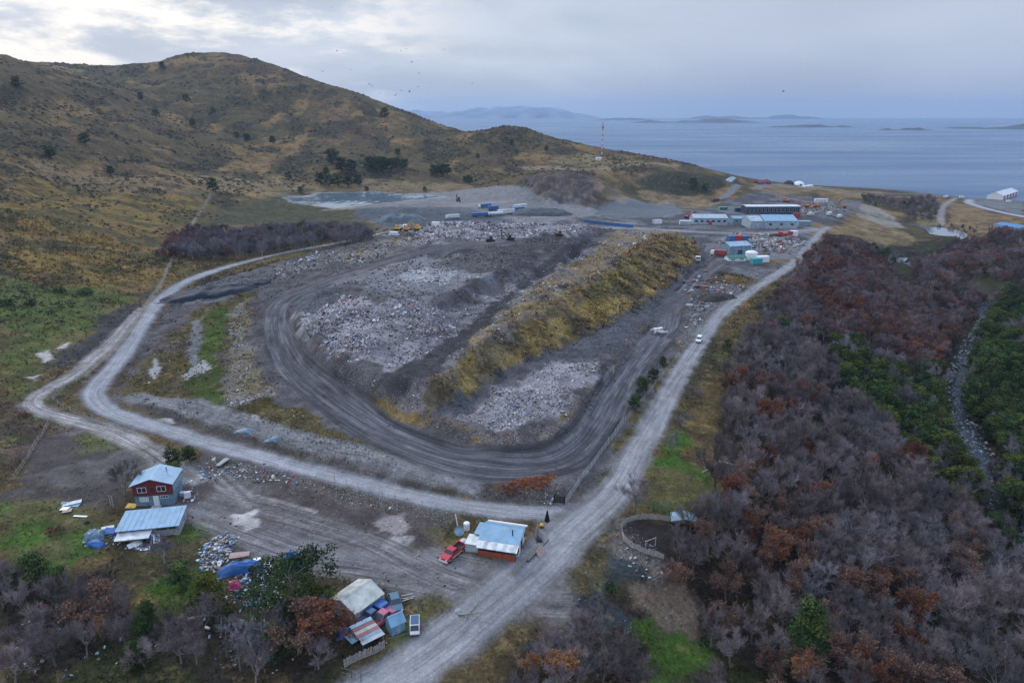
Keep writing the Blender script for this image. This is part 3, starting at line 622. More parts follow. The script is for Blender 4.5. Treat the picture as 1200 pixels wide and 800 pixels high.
# smooth normals shared across the pieces so that no seam shows
for k, nm in ((0, 'ground'), (1, 'gravel_road'), (2, 'haul_road'), (3, 'dirt_track'), (4, 'hillside'), (5, 'landfill_ground'), (6, 'lagoon')):
    q = quads[flab == k]
    if len(q) == 0: continue
    u, inv = np.unique(q.ravel(), return_inverse=True)
    me = np_mesh(nm, VV[u], quads=inv.reshape(-1, 4), smooth=True, mats=[GROUND_M])
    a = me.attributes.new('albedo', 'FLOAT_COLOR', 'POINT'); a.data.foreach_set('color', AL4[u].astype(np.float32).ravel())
    a = me.attributes.new('lane', 'FLOAT_VECTOR', 'POINT'); a.data.foreach_set('vector', LN3[u].astype(np.float32).ravel())
    a = me.attributes.new('masks', 'FLOAT_COLOR', 'POINT'); a.data.foreach_set('color', MK4[u].astype(np.float32).ravel())
    tag(link(nm, me), kind='structure')

# ------------------------------------------------------------------ water
def water_material(name, col, rough, bscale, bstr, dist, stretch=(1, 1, 1)):
    m = bpy.data.materials.new(name); m.use_nodes = True; nt = m.node_tree; L = nt.links; b = nt.nodes['Principled BSDF']
    b.inputs['Base Color'].default_value = (*col, 1); b.inputs['Roughness'].default_value = rough; b.inputs['IOR'].default_value = 1.33
    g = nt.nodes.new('ShaderNodeNewGeometry'); mp = nt.nodes.new('ShaderNodeVectorMath'); mp.operation = 'MULTIPLY'; mp.inputs[1].default_value = stretch; L.new(g.outputs['Position'], mp.inputs[0])
    n = nt.nodes.new('ShaderNodeTexNoise'); n.inputs['Scale'].default_value = bscale; n.inputs['Detail'].default_value = 5; L.new(mp.outputs[0], n.inputs['Vector'])
    bp = nt.nodes.new('ShaderNodeBump'); bp.inputs['Strength'].default_value = bstr; bp.inputs['Distance'].default_value = dist; L.new(n.outputs['Fac'], bp.inputs['Height']); L.new(bp.outputs[0], b.inputs['Normal'])
    # long wind streaks change how ruffled the water is
    n2_ = nt.nodes.new('ShaderNodeTexNoise'); n2_.inputs['Scale'].default_value = .004; n2_.inputs['Detail'].default_value = 5
    m2 = nt.nodes.new('ShaderNodeVectorMath'); m2.operation = 'MULTIPLY'; m2.inputs[1].default_value = (.35, 1.6, 1); L.new(g.outputs['Position'], m2.inputs[0]); L.new(m2.outputs[0], n2_.inputs['Vector'])
    r = nt.nodes.new('ShaderNodeMapRange'); r.inputs['From Min'].default_value = .35; r.inputs['From Max'].default_value = .65; r.inputs['To Min'].default_value = rough * .7; r.inputs['To Max'].default_value = rough * 1.5
    L.new(n2_.outputs['Fac'], r.inputs['Value']); L.new(r.outputs[0], b.inputs['Roughness'])
    return m
SEA_M = water_material('sea_water', (.035, .090, .170), .30, .12, .55, 1.2, (.5, 1.4, 1))
RIV_M = water_material('river_water', (.045, .060, .075), .14, 1.6, .9, .4)
POOL_M = water_material('pool_water', (.16, .18, .20), .10, .8, .15, .1)
bm = bmesh.new(); W_ = 14000
for a in ((-W_, 300), (W_, 300), (W_, 15500), (-W_, 15500)): bm.verts.new((a[0], a[1], SEA))
bm.faces.new(bm.verts); me = bpy.data.meshes.new('sea'); bm.to_mesh(me); me.materials.append(SEA_M); tag(link('sea', me), kind='structure')
def water_strip(nm, P, w):
    v, q = [], []
    for k, p in enumerate(P):
        t = np.array(P[min(k + 1, len(P) - 1)]) - np.array(P[max(k - 1, 0)]); n = np.array([-t[1], t[0]]); n /= np.linalg.norm(n) + 1e-9
        ww = np.interp(k / (len(P) - 1), np.linspace(0, 1, len(w)), w)
        v += [(p[0] + n[0] * ww, p[1] + n[1] * ww, p[2] - .55), (p[0] - n[0] * ww, p[1] - n[1] * ww, p[2] - .55)]
        if k: q.append((2 * k - 2, 2 * k - 1, 2 * k + 1, 2 * k))
    me = np_mesh(nm, np.array(v), quads=np.array(q), smooth=True, mats=[RIV_M]); tag(link(nm, me), kind='structure')
water_strip('river', list(RIVER) + list(RIV2[1:]), [2.6, 3.0, 2.4, 3.2, 2.8, 3.6, 3.2, 5, 6, 8, 9, 10, 12, 12, 13])

# still pools where the river widens before the sea
for px, lv in (([(1080,265),(1104,266.5),(1122,270),(1137,275.5),(1127,281),(1108,283),(1094,280),(1089,273)], -22.9), ([(1026,312),(1036,305.5),(1052,302),(1066,301),(1060,307),(1044,313),(1030,316)], -22.6)):
    P_ = smooth_line([on_z(a, b, lv) for a, b in px] + [on_z(*px[0], lv)], 2)[:-1]
    me = bpy.data.meshes.new('river_pool'); me.from_pydata([tuple(p) for p in P_], [], [tuple(range(len(P_)))]); me.materials.append(POOL_M); tag(link('river_pool', me), kind='structure')

# far land across the water
def far_land(nm, px0, px1, dist, width_y, hgt, col, seed, rough=1.0):
    x0 = (px0 - 600) / FPX * dist / 1.0; x1 = (px1 - 600) / FPX * dist
    nx, ny = 120, 14; X = np.linspace(x0, x1, nx); Y = np.linspace(-1, 1, ny)
    X2, Y2 = np.meshgrid(X, Y); u = (X2 - x0) / (x1 - x0) * 2 - 1
    env = np.clip(1 - np.abs(u) ** 2.5, 0, 1) * np.clip(1 - Y2 ** 2, 0, 1)
    h = env * (fbm(X2 + seed * 999, Y2 * width_y + seed * 77, (x1 - x0) / 5, 5, seed) ** 1.6) * hgt * 2.2
    v = np.stack([X2, dist + Y2 * width_y, SEA - 4 + h], -1).reshape(-1, 3)
    i = np.arange(nx * ny).reshape(ny, nx); q = np.stack([i[:-1, :-1], i[:-1, 1:], i[1:, 1:], i[1:, :-1]], -1).reshape(-1, 4)
    tag(link(nm, np_mesh(nm, v, quads=q, smooth=True, mats=[col])), kind='structure')
ISL = mat('island_rock', (.035, .036, .032), .9, var=.4, scale=.01)
SNOW = mat('mountain_snow', (.12, .14, .18), .9, var=.8, scale=.003)
far_land('island', 728, 880, 7800, 420, 40, ISL, 3)
far_land('island', 880, 985, 5200, 170, 20, ISL, 4)
far_land('island', 1005, 1075, 4300, 120, 16, ISL, 5)
far_land('island', 1085, 1330, 4700, 260, 42, ISL, 6)
far_land('island', 690, 760, 10500, 300, 40, ISL, 9)
far_land('island', 790, 950, 13000, 500, 60, ISL, 7)
far_land('mountain_range', 400, 700, 15300, 900, 250, SNOW, 8)
HAZE_D = 8e-5
EXPO = 0.30
# ------------------------------------------------------------------ trees
def foliage_mat(name, col, col2, var=.35, rough=.8, transl=0.0):
    """bark, twigs or leaves: two own colours mixed per clump, with a slight difference from tree to tree"""
    m = bpy.data.materials.new(name); m.use_nodes = True; nt = m.node_tree; L = nt.links; b = nt.nodes['Principled BSDF']
    g = nt.nodes.new('ShaderNodeNewGeometry'); n = nt.nodes.new('ShaderNodeTexNoise'); n.inputs['Scale'].default_value = .55; n.inputs['Detail'].default_value = 5; L.new(g.outputs['Position'], n.inputs['Vector'])
    r = nt.nodes.new('ShaderNodeMapRange'); r.inputs['From Min'].default_value = .38; r.inputs['From Max'].default_value = .62; L.new(n.outputs['Fac'], r.inputs['Value'])
    mx = nt.nodes.new('ShaderNodeMix'); mx.data_type = 'RGBA'; mx.inputs['A'].default_value = (*col, 1); mx.inputs['B'].default_value = (*col2, 1); L.new(r.outputs[0], mx.inputs['Factor'])
    at_ = nt.nodes.new('ShaderNodeAttribute'); at_.attribute_name = 'shade'
    m2 = nt.nodes.new('ShaderNodeMix'); m2.data_type = 'RGBA'; m2.blend_type = 'MULTIPLY'; m2.inputs['Factor'].default_value = 1; L.new(mx.outputs['Result'], m2.inputs['A'])
    wn = nt.nodes.new('ShaderNodeTexNoise'); wn.inputs['Scale'].default_value = .09; wn.inputs['Detail'].default_value = 2; L.new(g.outputs['Position'], wn.inputs['Vector'])
    r3 = nt.nodes.new('ShaderNodeMapRange'); r3.inputs['From Min'].default_value = .3; r3.inputs['From Max'].default_value = .7; r3.inputs['To Min'].default_value = 1 - var; r3.inputs['To Max'].default_value = 1 + var; L.new(wn.outputs['Fac'], r3.inputs['Value'])
    oi = nt.nodes.new('ShaderNodeObjectInfo'); r4 = nt.nodes.new('ShaderNodeMapRange'); r4.inputs['To Min'].default_value = .62; r4.inputs['To Max'].default_value = 1.38; L.new(oi.outputs['Random'], r4.inputs['Value']); mm = nt.nodes.new('ShaderNodeMath'); mm.operation = 'MULTIPLY'; L.new(r3.outputs[0], mm.inputs[0]); L.new(r4.outputs[0], mm.inputs[1])
    L.new(mm.outputs[0], m2.inputs['B']); L.new(m2.outputs['Result'], b.inputs['Base Color'])
    b.inputs['Roughness'].default_value = rough; b.inputs['Specular IOR Level'].default_value = .03
    return m
BARK = foliage_mat('bark_grey', (.115,.10,.09), (.17,.155,.14))
BARKD = foliage_mat('bark_dark', (.06,.048,.042), (.09,.075,.065))
BARKW = foliage_mat('bark_pale', (.22,.205,.19), (.30,.285,.265))
TW_P = foliage_mat('twigs_purple', (.148,.116,.120), (.222,.186,.190))
TW_G = foliage_mat('twigs_grey', (.165,.150,.165), (.215,.20,.215))
TW_M = foliage_mat('twigs_maroon', (.160,.080,.074), (.185,.124,.120))
LF_R = foliage_mat('leaves_rust', (.220,.088,.040), (.165,.074,.046))
LF_B = foliage_mat('leaves_brown', (.165,.092,.062), (.19,.098,.056))
LF_O = foliage_mat('leaves_orange', (.32,.145,.045), (.26,.115,.05))
LF_E = foliage_mat('leaves_evergreen', (.040,.066,.020), (.088,.112,.030))
LF_D = foliage_mat('leaves_dark_green', (.022,.044,.020), (.046,.074,.026))
LF_Y = foliage_mat('leaves_olive', (.100,.105,.020), (.062,.082,.020))

class Acc:
    def __init__(s): s.v = []; s.q = []; s.t = []
    def tube(s, pts, rad, n=5):
        b = len(s.v)
        for k, p in enumerate(pts):
            d = (pts[min(k + 1, len(pts) - 1)] - pts[max(k - 1, 0)]).normalized()
            a = d.orthogonal().normalized(); c = d.cross(a)
            for j in range(n):
                an = 2 * math.pi * j / n; s.v.append(p + (a * math.cos(an) + c * math.sin(an)) * rad[k])
        for k in range(len(pts) - 1):
            for j in range(n):
                o = b + k * n; s.q.append((o + j, o + (j + 1) % n, o + n + (j + 1) % n, o + n + j))
    def twig(s, p, d, l, w):
        a = d.cross(Vector((random.gauss(0, 1), random.gauss(0, 1), random.gauss(0, 1)))); a = a.normalized() * w if a.length > 1e-4 else Vector((w, 0, 0))
        b = len(s.v); s.v += [p - a, p + a, p + d * l]; s.t.append((b, b + 1, b + 2))
    def leaf(s, p, r, flat=0.0):
        n = Vector((random.gauss(0, 1), random.gauss(0, 1), random.gauss(0, 1) + flat * 2)).normalized(); a = n.orthogonal().normalized(); c = n.cross(a)
        an = random.random() * 6.28; e = a * math.cos(an) + c * math.sin(an); f = n.cross(e)
        b = len(s.v); s.v += [p - e * r, p + f * r * .55, p + e * r, p - f * r * .55]; s.q.append((b, b + 1, b + 2, b + 3))
    def mesh(s, name, m):
        return np_mesh(name, np.array([tuple(v) for v in s.v]), quads=np.array(s.q) if s.q else None, tris=np.array(s.t) if s.t else None, mats=[m] if not isinstance(m, list) else m)
def rv(s=1.0): return Vector((random.gauss(0, s), random.gauss(0, s), random.gauss(0, s)))
def curve(p, d, l, n, bend, up):
    pts = [p.copy()]
    for _ in range(n):
        d = (d + rv(bend) + Vector((0, 0, up))).normalized(); p = p + d * (l / n); pts.append(p.copy())
    return pts, d
def grow_bare(seed, h=8.5, spread=1.0, limbs=6, dens=1.0, tw=.032, leaves=0, leafr=.16, lean=0.0, top=1.0):
    random.seed(seed); W, T, F = Acc(), Acc(), Acc()
    pts, d = curve(Vector((0, 0, -.5)), Vector((lean, 0, 1)), h * .38, 4, .10, .15)
    r0 = h * .021; W.tube(pts, [r0 * (1.25 - .11 * k) for k in range(5)], 6)
    for i in range(limbs):
        an = 6.283 * (i + random.random() * .7) / limbs; k = random.choice((2, 3, 4, 4))
        out = random.uniform(.45, 1.0) * spread
        d1 = Vector((math.cos(an) * out, math.sin(an) * out, random.uniform(.7, 1.1) * top)).normalized()
        l1 = h * (.60 - .16 * out) * random.uniform(.9, 1.1)
        P1, _ = curve(pts[k], d1, l1, 5, .16, .10); W.tube(P1, [r0 * .46 * (1 - .17 * q) for q in range(6)], 4)
        for j in range(int(7 * dens)):
            q = (1 - random.random() ** 1.6 * .72) * 5; a = P1[min(4, int(q))]; b_ = P1[min(5, int(q) + 1)]; p = a.lerp(b_, q - int(q))
            d2 = ((b_ - a).normalized() * .5 + rv(.5) + Vector((math.cos(an) * .25, math.sin(an) * .25, .45))).normalized()
            l2 = h * random.uniform(.12, .21)
            P2, _ = curve(p, d2, l2, 3, .18, .12); W.tube(P2, [.034, .027, .02, .012], 3)
            for m_ in range(11):
                q2 = random.uniform(.15, 1.0) * 3; a = P2[min(2, int(q2))]; b_ = P2[min(3, int(q2) + 1)]; p2 = a.lerp(b_, min(1, q2 - int(q2)))
                d3 = ((b_ - a).normalized() + rv(.5) + Vector((0, 0, .45))).normalized(); l3 = random.uniform(.6, 1.35)
                T.twig(p2, d3, l3, tw)
                for c in range(7):
                    f = random.uniform(.2, .9); p3 = p2 + d3 * l3 * f; d4 = (d3 + rv(.45) + Vector((0, 0, .2))).normalized(); T.twig(p3, d4, random.uniform(.4, .95), tw * .8)
                    if leaves and random.random() < leaves:
                        for _ in range(2): F.leaf(p3 + d4 * random.uniform(.1, .6), leafr * random.uniform(.6, 1.3))
    return W, T, F
def grow_evergreen(seed, h=7.5, r=3.0, clumps=26, n=95, lr=.24, shape='dome', low=.22):
    random.seed(seed); W, F, F2 = Acc(), Acc(), Acc()
    pts, d = curve(Vector((0, 0, -.5)), Vector((random.uniform(-.1, .1), random.uniform(-.1, .1), 1)), h * .85, 5, .06, .2)
    W.tube(pts, [h * .022 * (1.15 - .2 * k) for k in range(6)], 6)
    for i in range(clumps):
        f = (i + random.random()) / clumps; z = h * (low + (1 - low) * f * .97)
        if shape == 'dome': rr = r * math.sqrt(max(0, 1 - ((f - .3) / .78) ** 2)) if f > .3 else r * (.75 + .25 * f / .3)
        elif shape == 'cone': rr = r * (1 - f) ** .8 + .3
        else: rr = r * min(1, 2.2 * (1 - f) ** .6)
        an = i * 2.4 + random.uniform(-.5, .5); q = rr * random.uniform(.35, 1.0)
        c = Vector((math.cos(an) * q, math.sin(an) * q, z + random.uniform(-.3, .3)))
        if q > .6:
            a = pts[min(5, max(1, int((z - .3 * q) / (h * .85) * 5)))]; W.tube([a, a.lerp(c, .55) + Vector((0, 0, .2)), c], [.07, .05, .02], 4)
        s = random.uniform(.75, 1.35) * (r / 3.0) ** .5
        acc = F2 if random.random() < .33 else F
        for _ in range(int(n * s)):
            u = rv(1.0); u.normalize(); u *= random.random() ** .45
            acc.leaf(c + Vector((u.x * 1.25 * s, u.y * 1.25 * s, u.z * .62 * s)), lr * random.uniform(.6, 1.2), .5)
    return W, F, F2
def grow_shrub(seed, r=1.0, n=70, lr=.16):
    random.seed(seed); W, F = Acc(), Acc()
    for k in range(7):
        an = k * .9; P, _ = curve(Vector((0, 0, -.1)), Vector((math.cos(an) * .8, math.sin(an) * .8, .8)), r * .9, 3, .2, .05); W.tube(P, [.035, .03, .02, .01], 3)
    for _ in range(n):
        u = rv(); u.normalize(); u *= random.random() ** .4; F.leaf(Vector((u.x * r, u.y * r, abs(u.z) * r * .75 + .08)), lr * random.uniform(.6, 1.3))
    return W, F

PROTO = {}     # kind -> list of [(part name, mesh), ...]
def reg(kind, parts): PROTO.setdefault(kind, []).append(parts)
for s in range(4):
    W, T, F = grow_bare(100 + s, 8.6, 1.0 + .1 * (s % 2), 6, 1.25, .021, lean=.1 * (s - 1.5)); reg('purple', [('trunk', W.mesh('trunk', BARK)), ('crown', T.mesh('crown', TW_P))])
for s in range(3):
    W, T, F = grow_bare(200 + s, 8.0, .95, 6, 1.1, .022); reg('grey', [('trunk', W.mesh('trunk', BARKW)), ('crown', T.mesh('crown', TW_G))])
for s in range(3):
    W, T, F = grow_bare(300 + s, 8.2, .8, 6, 1.2, .022, leaves=.10, leafr=.15); reg('maroon', [('trunk', W.mesh('trunk', BARKD)), ('crown', T.mesh('crown', TW_M)), ('leaves', F.mesh('leaves', LF_B))])
for s in range(3):
    W, T, F = grow_bare(400 + s, 7.6, .75, 6, 1.1, .022, leaves=.7, leafr=.15); reg('rust', [('trunk', W.mesh('trunk', BARKD)), ('crown', T.mesh('crown', TW_M)), ('leaves', F.mesh('leaves', LF_R))])
for s in range(2):
    W, T, F = grow_bare(500 + s, 7.2, .8, 6, 1.1, .022, leaves=.5, leafr=.14); reg('brown', [('trunk', W.mesh('trunk', BARK)), ('crown', T.mesh('crown', TW_P)), ('leaves', F.mesh('leaves', LF_B))])
for s in range(2):
    W, T, F = grow_bare(600 + s, 6.5, .7, 5, 1.1, .022, leaves=.65, leafr=.13); reg('orange', [('trunk', W.mesh('trunk', BARK)), ('crown', T.mesh('crown', TW_P)), ('leaves', F.mesh('leaves', LF_O))])
for s in range(3):
    W, F, F2 = grow_evergreen(700 + s, 7.5, 3.0); reg('evergreen', [('trunk', W.mesh('trunk', BARKD)), ('crown', F.mesh('crown', LF_E)), ('crown', F2.mesh('crown', LF_Y if s == 1 else LF_D))])
for s in range(2):
    W, F, F2 = grow_evergreen(720 + s, 7.0, 2.6, 24); reg('dark', [('trunk', W.mesh('trunk', BARKD)), ('crown', F.mesh('crown', LF_D)), ('crown', F2.mesh('crown', LF_E))])
for s in range(2):
    W, F, F2 = grow_evergreen(740 + s, 6.5, 2.6, 22); reg('olive', [('trunk', W.mesh('trunk', BARK)), ('crown', F.mesh('crown', LF_Y)), ('crown', F2.mesh('crown', LF_E))])
W, F, F2 = grow_evergreen(760, 10.5, 2.5, 60, 120, .2, 'column', .08); reg('column', [('trunk', W.mesh('trunk', BARKD)), ('crown', F.mesh('crown', LF_D)), ('crown', F2.mesh('crown', LF_E))])
for s in range(2):
    W, F, F2 = grow_evergreen(780 + s, 8.5, 3.8, 15, 85, .24, 'dome', .55); reg('umbrella', [('trunk', W.mesh('trunk', BARKW)), ('crown', F.mesh('crown', LF_D)), ('crown', F2.mesh('crown', LF_E))])
for s in range(2):
    W, T, F = grow_bare(800 + s, 8.0, .9, 6, .35, .05); reg('dead', [('trunk', W.mesh('trunk', BARKW)), ('crown', T.mesh('crown', TW_G))])
for k, m_ in (('bush_dark', LF_D), ('bush_olive', LF_Y), ('bush_brown', LF_B), ('bush_red', LF_R)):
    for s in range(2):
        W, F = grow_shrub(900 + s, 1.0, 110, .17); reg(k, [('stem', W.mesh('stem', BARKD)), ('foliage', F.mesh('foliage', m_))])

def plant(kind, p, s=1.0, rz=None, name='bare_tree', label=None, cat='tree', group=None, var=None, sxy=1.0, parts=True):
    """a thing: an Empty at the foot of the trunk with trunk and crown as its parts"""
    o = bpy.data.objects.new(name, None); COL.objects.link(o); o.empty_display_size = .3
    o.location = tuple(p); o.scale = (s * sxy, s * sxy, s); o.rotation_euler = (0, 0, random.random() * 6.28 if rz is None else rz)
    tag(o, label, cat, group)
    V = PROTO[kind]; V = V[random.randrange(len(V)) if var is None else var]
    for nm, me in V:
        c = bpy.data.objects.new(nm, me); COL.objects.link(c); c.parent = o
    return o

def scatter(px, spacing, seed, world=False, jitter=.75):
    P = np.array([p[:2] for p in (px if world else ats(px))]); r = np.random.default_rng(seed)
    x = np.arange(P[:, 0].min(), P[:, 0].max(), spacing); y = np.arange(P[:, 1].min(), P[:, 1].max(), spacing * .87)
    X, Y = np.meshgrid(x, y); X = X + (np.arange(len(y))[:, None] % 2) * spacing * .5
    X = X + r.uniform(-.5, .5, X.shape) * spacing * jitter; Y = Y + r.uniform(-.5, .5, X.shape) * spacing * jitter
    ok = inside(X, Y, P); return X[ok], Y[ok]
FOREST = [  # outline on the ground, spacing, seed, {kind: weight}, size range
 ([(925,332),(962,284),(1015,296),(1045,330),(1085,362),(1128,388),(1112,420),(1060,400),(1000,360),(960,370),(900,372)], 4.9, 1, dict(purple=.44, maroon=.38, rust=.09, brown=.07, grey=.02), (.75, 1.0)),
 ([(960,370),(1000,360),(1060,378),(1112,415),(1100,440),(1050,440),(1000,420),(960,400),(930,398)], 4.8, 2, dict(purple=.34, maroon=.26, rust=.22, brown=.16, dark=.02), (.75, 1.0)),
 ([(900,372),(962,372),(962,400),(930,400),(960,420),(985,440),(960,470),(900,460),(845,455),(870,405)], 4.7, 3, dict(purple=.66, grey=.22, brown=.05, dark=.05, dead=.02), (.75, 1.05)),
 ([(962,402),(1000,420),(1050,440),(1102,440),(1096,470),(1110,520),(1135,575),(1160,640),(1120,600),(1080,560),(1040,520),(1000,480),(975,460),(985,440)], 4.5, 4, dict(evergreen=.44, grey=.14, olive=.26, purple=.08, dark=.08), (.75, 1.25)),
 ([(845,455),(900,460),(960,470),(1000,480),(1040,520),(1080,560),(1010,580),(930,580),(850,590),(880,545),(850,505)], 5.0, 5, dict(purple=.64, grey=.10, rust=.06, brown=.14, maroon=.05, dead=.01), (.85, 1.15)),
 ([(850,590),(930,580),(1010,580),(1080,560),(1120,600),(1160,640),(1190,700),(1330,760),(1330,900),(1040,900),(980,790),(900,740),(820,720),(800,650),(790,620)], 4.9, 6, dict(purple=.55, grey=.14, brown=.17, rust=.07, maroon=.07), (.85, 1.15)),
 ([(1150,560),(1160,640),(1195,690),(1330,800),(1330,700),(1225,640),(1180,580),(1165,545)], 4.8, 61, dict(grey=.4, purple=.4, evergreen=.2), (.55, .8)),
 ([(820,720),(900,740),(980,790),(1040,840),(840,850),(830,790)], 5.2, 7, dict(purple=.42, brown=.18, rust=.10, dark=.14, orange=.06, grey=.1), (.7, 1.0)),
 ([(1138,430),(1160,385),(1178,358),(1290,345),(1330,640),(1190,640),(1172,560),(1150,510),(1130,470)], 4.6, 8, dict(evergreen=.42, grey=.05, dark=.33, olive=.17, purple=.03), (.85, 1.35)),
 ([(1062,318),(1105,298),(1140,287),(1290,288),(1290,335),(1170,332),(1130,340),(1150,358),(1130,385),(1090,358)], 4.9, 9, dict(purple=.52, maroon=.33, rust=.06, dark=.06, grey=.03), (.7, 1.0)),
 ([(1150,358),(1205,336),(1205,346),(1160,372)], 6, 10, dict(dark=.4, purple=.3, brown=.3), (.6, .8)),
 ([(1000,292),(1040,296),(1062,300),(1045,312),(1030,318)], 5.0, 11, dict(grey=.45, dark=.4, purple=.15), (.45, .7)),
 ([(1048,238),(1090,232),(1100,245),(1092,262),(1060,262)], 6.0, 12, dict(purple=.7, dark=.2, grey=.1), (.6, .8)),
 ([(1010,230),(1050,236),(1046,244),(1010,240)], 7.0, 13, dict(purple=.6, dark=.4), (.5, .7)),
 ([(1090,262),(1125,265),(1150,270),(1140,276),(1115,272)], 7.0, 14, dict(dark=.5, purple=.5), (.4, .6)),
 ([(205,302),(222,277),(300,274),(380,270),(432,276),(436,286),(400,286),(330,298),(260,306)], 4.6, 15, dict(purple=.62, grey=.26, dark=.07, maroon=.05), (.72, .95)),
 ([(185,308),(200,285),(225,275),(262,273),(262,290),(225,302)], 5.0, 16, dict(maroon=.5, rust=.3, purple=.2), (.6, .85)),
 ([(0,680),(60,690),(110,720),(190,730),(240,720),(250,812),(0,812)], 5.3, 17, dict(purple=.78, brown=.12, grey=.10), (.62, .88)),
 ([(250,742),(320,725),(330,812),(250,812)], 5.0, 18, dict(purple=.6, grey=.4), (.6, .8)),
 ([(335,735),(385,712),(398,770),(395,800),(340,812)], 4.8, 19, dict(purple=.45, brown=.3, rust=.25), (.6, .85)),
 ([(640,775),(690,735),(740,755),(765,800),(765,840),(610,840),(615,800)], 4.3, 20, dict(purple=.70, brown=.12, orange=.12, rust=.06), (.62, .85)),
]
NEARP = []
items = []
for px, sp, seed, wts, (s0, s1) in FOREST:
    X, Y = scatter(px, sp, seed); r = np.random.default_rng(seed + 500); ks = list(wts); pw = np.array([wts[k] for k in ks]); pw = pw / pw.sum()
    cl = fbm(X, Y, 16, 2, seed)
    for x, y, c in zip(X, Y, cl):
        u = (r.random() * .55 + np.clip((c - .25) / .5, 0, .999) * .45)      # kinds stand in drifts
        k = ks[min(len(ks) - 1, int(np.searchsorted(np.cumsum(pw), u)))]
        items.append((k, x, y, float(HZ(x, y)), s0 + (s1 - s0) * r.random() ** 1.3))
print('forest trees', len(items))
EVER = {'evergreen', 'dark', 'olive', 'umbrella', 'column'}
HGT = dict(purple=8.6, grey=8, maroon=8.2, rust=7.6, brown=7.2, orange=6.5, evergreen=7.5, dark=7, olive=6.5, dead=8)
def zone(x, y):
    px, py = proj((x, y, float(HZ(x, y))))
    if px < 470 and py > 640: return 'low'
    if px < 470: return 'strip'
    if px < 772 and py > 650: return 'corner'
    if py < 275: return 'coast'
    if px > 1130 and py > 340 and py < 660: return 'bank'
    return 'slope'
PLACE = {'low': 'in the lower left thicket', 'strip': 'in the wood below the scrub hill', 'corner': 'in the bottom centre clump',
         'coast': 'in the gully by the shore', 'bank': 'on the far bank of the stream', 'slope': 'on the slope right of the road'}
LOOK = dict(purple='bare purple-grey tree with fine twigs', grey='bare pale grey tree with lichen', maroon='maroon bare tree with dark stems', rust='rust-red tree holding dry leaves',
            brown='brown half-bare tree with withered leaves', orange='bright orange autumn tree', evergreen='mid green evergreen tree', dark='dark green evergreen tree', olive='yellowish olive evergreen tree', dead='dead bleached tree with few twigs')
NAME = dict(purple='bare_tree', grey='bare_tree', maroon='bare_tree', dead='bare_tree', rust='autumn_tree', brown='autumn_tree', orange='autumn_tree', evergreen='evergreen_tree', dark='evergreen_tree', olive='evergreen_tree')
def shown(it):
    px, py = proj((it[1], it[2], it[3] + 3)); zc = it[2] * CP - (it[3] - CAMZ) * SP
    ok = -25 < px < 1225 and 0 < py < 835
    return HGT[it[0]] * it[4] / zc if ok else 0
sz = [shown(i) for i in items]
order = sorted(range(len(items)), key=lambda k: -sz[k])
bare_left, ever_left, rest = 285, 230, []
for k in order:
    kd, x, y, z, s = items[k]
    if kd in EVER: take = ever_left > 0 and sz[k] > 0; ever_left -= take
    else: take = bare_left > 0 and sz[k] > 0; bare_left -= take
    if not take: rest.append(k); continue
    zn = zone(x, y)
    plant(kd, (x, y, z - .05), s, name=NAME[kd], label=LOOK[kd] + ' ' + PLACE[zn], cat='tree', group=LOOK[kd].split(' with ')[0] + 's ' + PLACE[zn], sxy=random.uniform(.9, 1.12))
print('individual trees', len(order) - len(rest), 'in the mass', len(rest))
KINDCOL = bpy.data.collections.new('tree_kinds'); kind_ix = {}
def joined(parts, name):
    v, q, t, mq, mt, ms, b = [], [], [], [], [], [], 0
    for nm, me in parts:
        n = len(me.vertices); co = np.empty(n * 3, np.float32); me.vertices.foreach_get('co', co); v.append(co.reshape(-1, 3))
        ls = np.empty(len(me.polygons), np.int32); lt = np.empty(len(me.polygons), np.int32); me.polygons.foreach_get('loop_start', ls); me.polygons.foreach_get('loop_total', lt)
        vi = np.empty(len(me.loops), np.int32); me.loops.foreach_get('vertex_index', vi)
        for tot, L_, mm in ((4, q, mq), (3, t, mt)):
            s_ = ls[lt == tot]
            if len(s_): L_.append(vi[s_[:, None] + np.arange(tot)] + b); mm.append(np.full(len(s_), len(ms)))
        ms.append(me.materials[0]); b += n
    return np_mesh(name, np.concatenate(v), quads=np.concatenate(q) if q else None, tris=np.concatenate(t) if t else None, mats=ms, midx=np.concatenate(mq + mt))
n_ = 0
for kd in HGT:
    for vi_, parts in enumerate(PROTO[kd]):
        o = bpy.data.objects.new('forest_tree_%03d' % n_, joined(parts, 'forest_tree')); KINDCOL.objects.link(o); kind_ix.setdefault(kd, []).append(n_); n_ += 1
pts = np.array([(items[k][1], items[k][2], items[k][3] - .05) for k in rest])
me = bpy.data.meshes.new('distant_forest'); me.vertices.add(len(pts)); me.vertices.foreach_set('co', pts.astype(np.float32).ravel())
for nm, ty, arr in (('pick', 'INT', [random.choice(kind_ix[items[k][0]]) for k in rest]), ('turn', 'FLOAT', rng.uniform(0, 6.28, len(rest))), ('size', 'FLOAT', [items[k][4] for k in rest])):
    a = me.attributes.new(nm, ty, 'POINT'); a.data.foreach_set('value', np.array(arr))
fo_ = link('distant_forest', me); tag(fo_, 'far-off mass of mostly leafless purple and maroon trees on the slopes', kind='stuff')
ng = bpy.data.node_groups.new('forest_spread', 'GeometryNodeTree'); ng.interface.new_socket('Geometry', in_out='INPUT', socket_type='NodeSocketGeometry'); ng.interface.new_socket('Geometry', in_out='OUTPUT', socket_type='NodeSocketGeometry')
gi = ng.nodes.new('NodeGroupInput'); go = ng.nodes.new('NodeGroupOutput'); ci = ng.nodes.new('GeometryNodeCollectionInfo'); ci.inputs['Collection'].default_value = KINDCOL; ci.inputs['Separate Children'].default_value = True; ci.inputs['Reset Children'].default_value = True
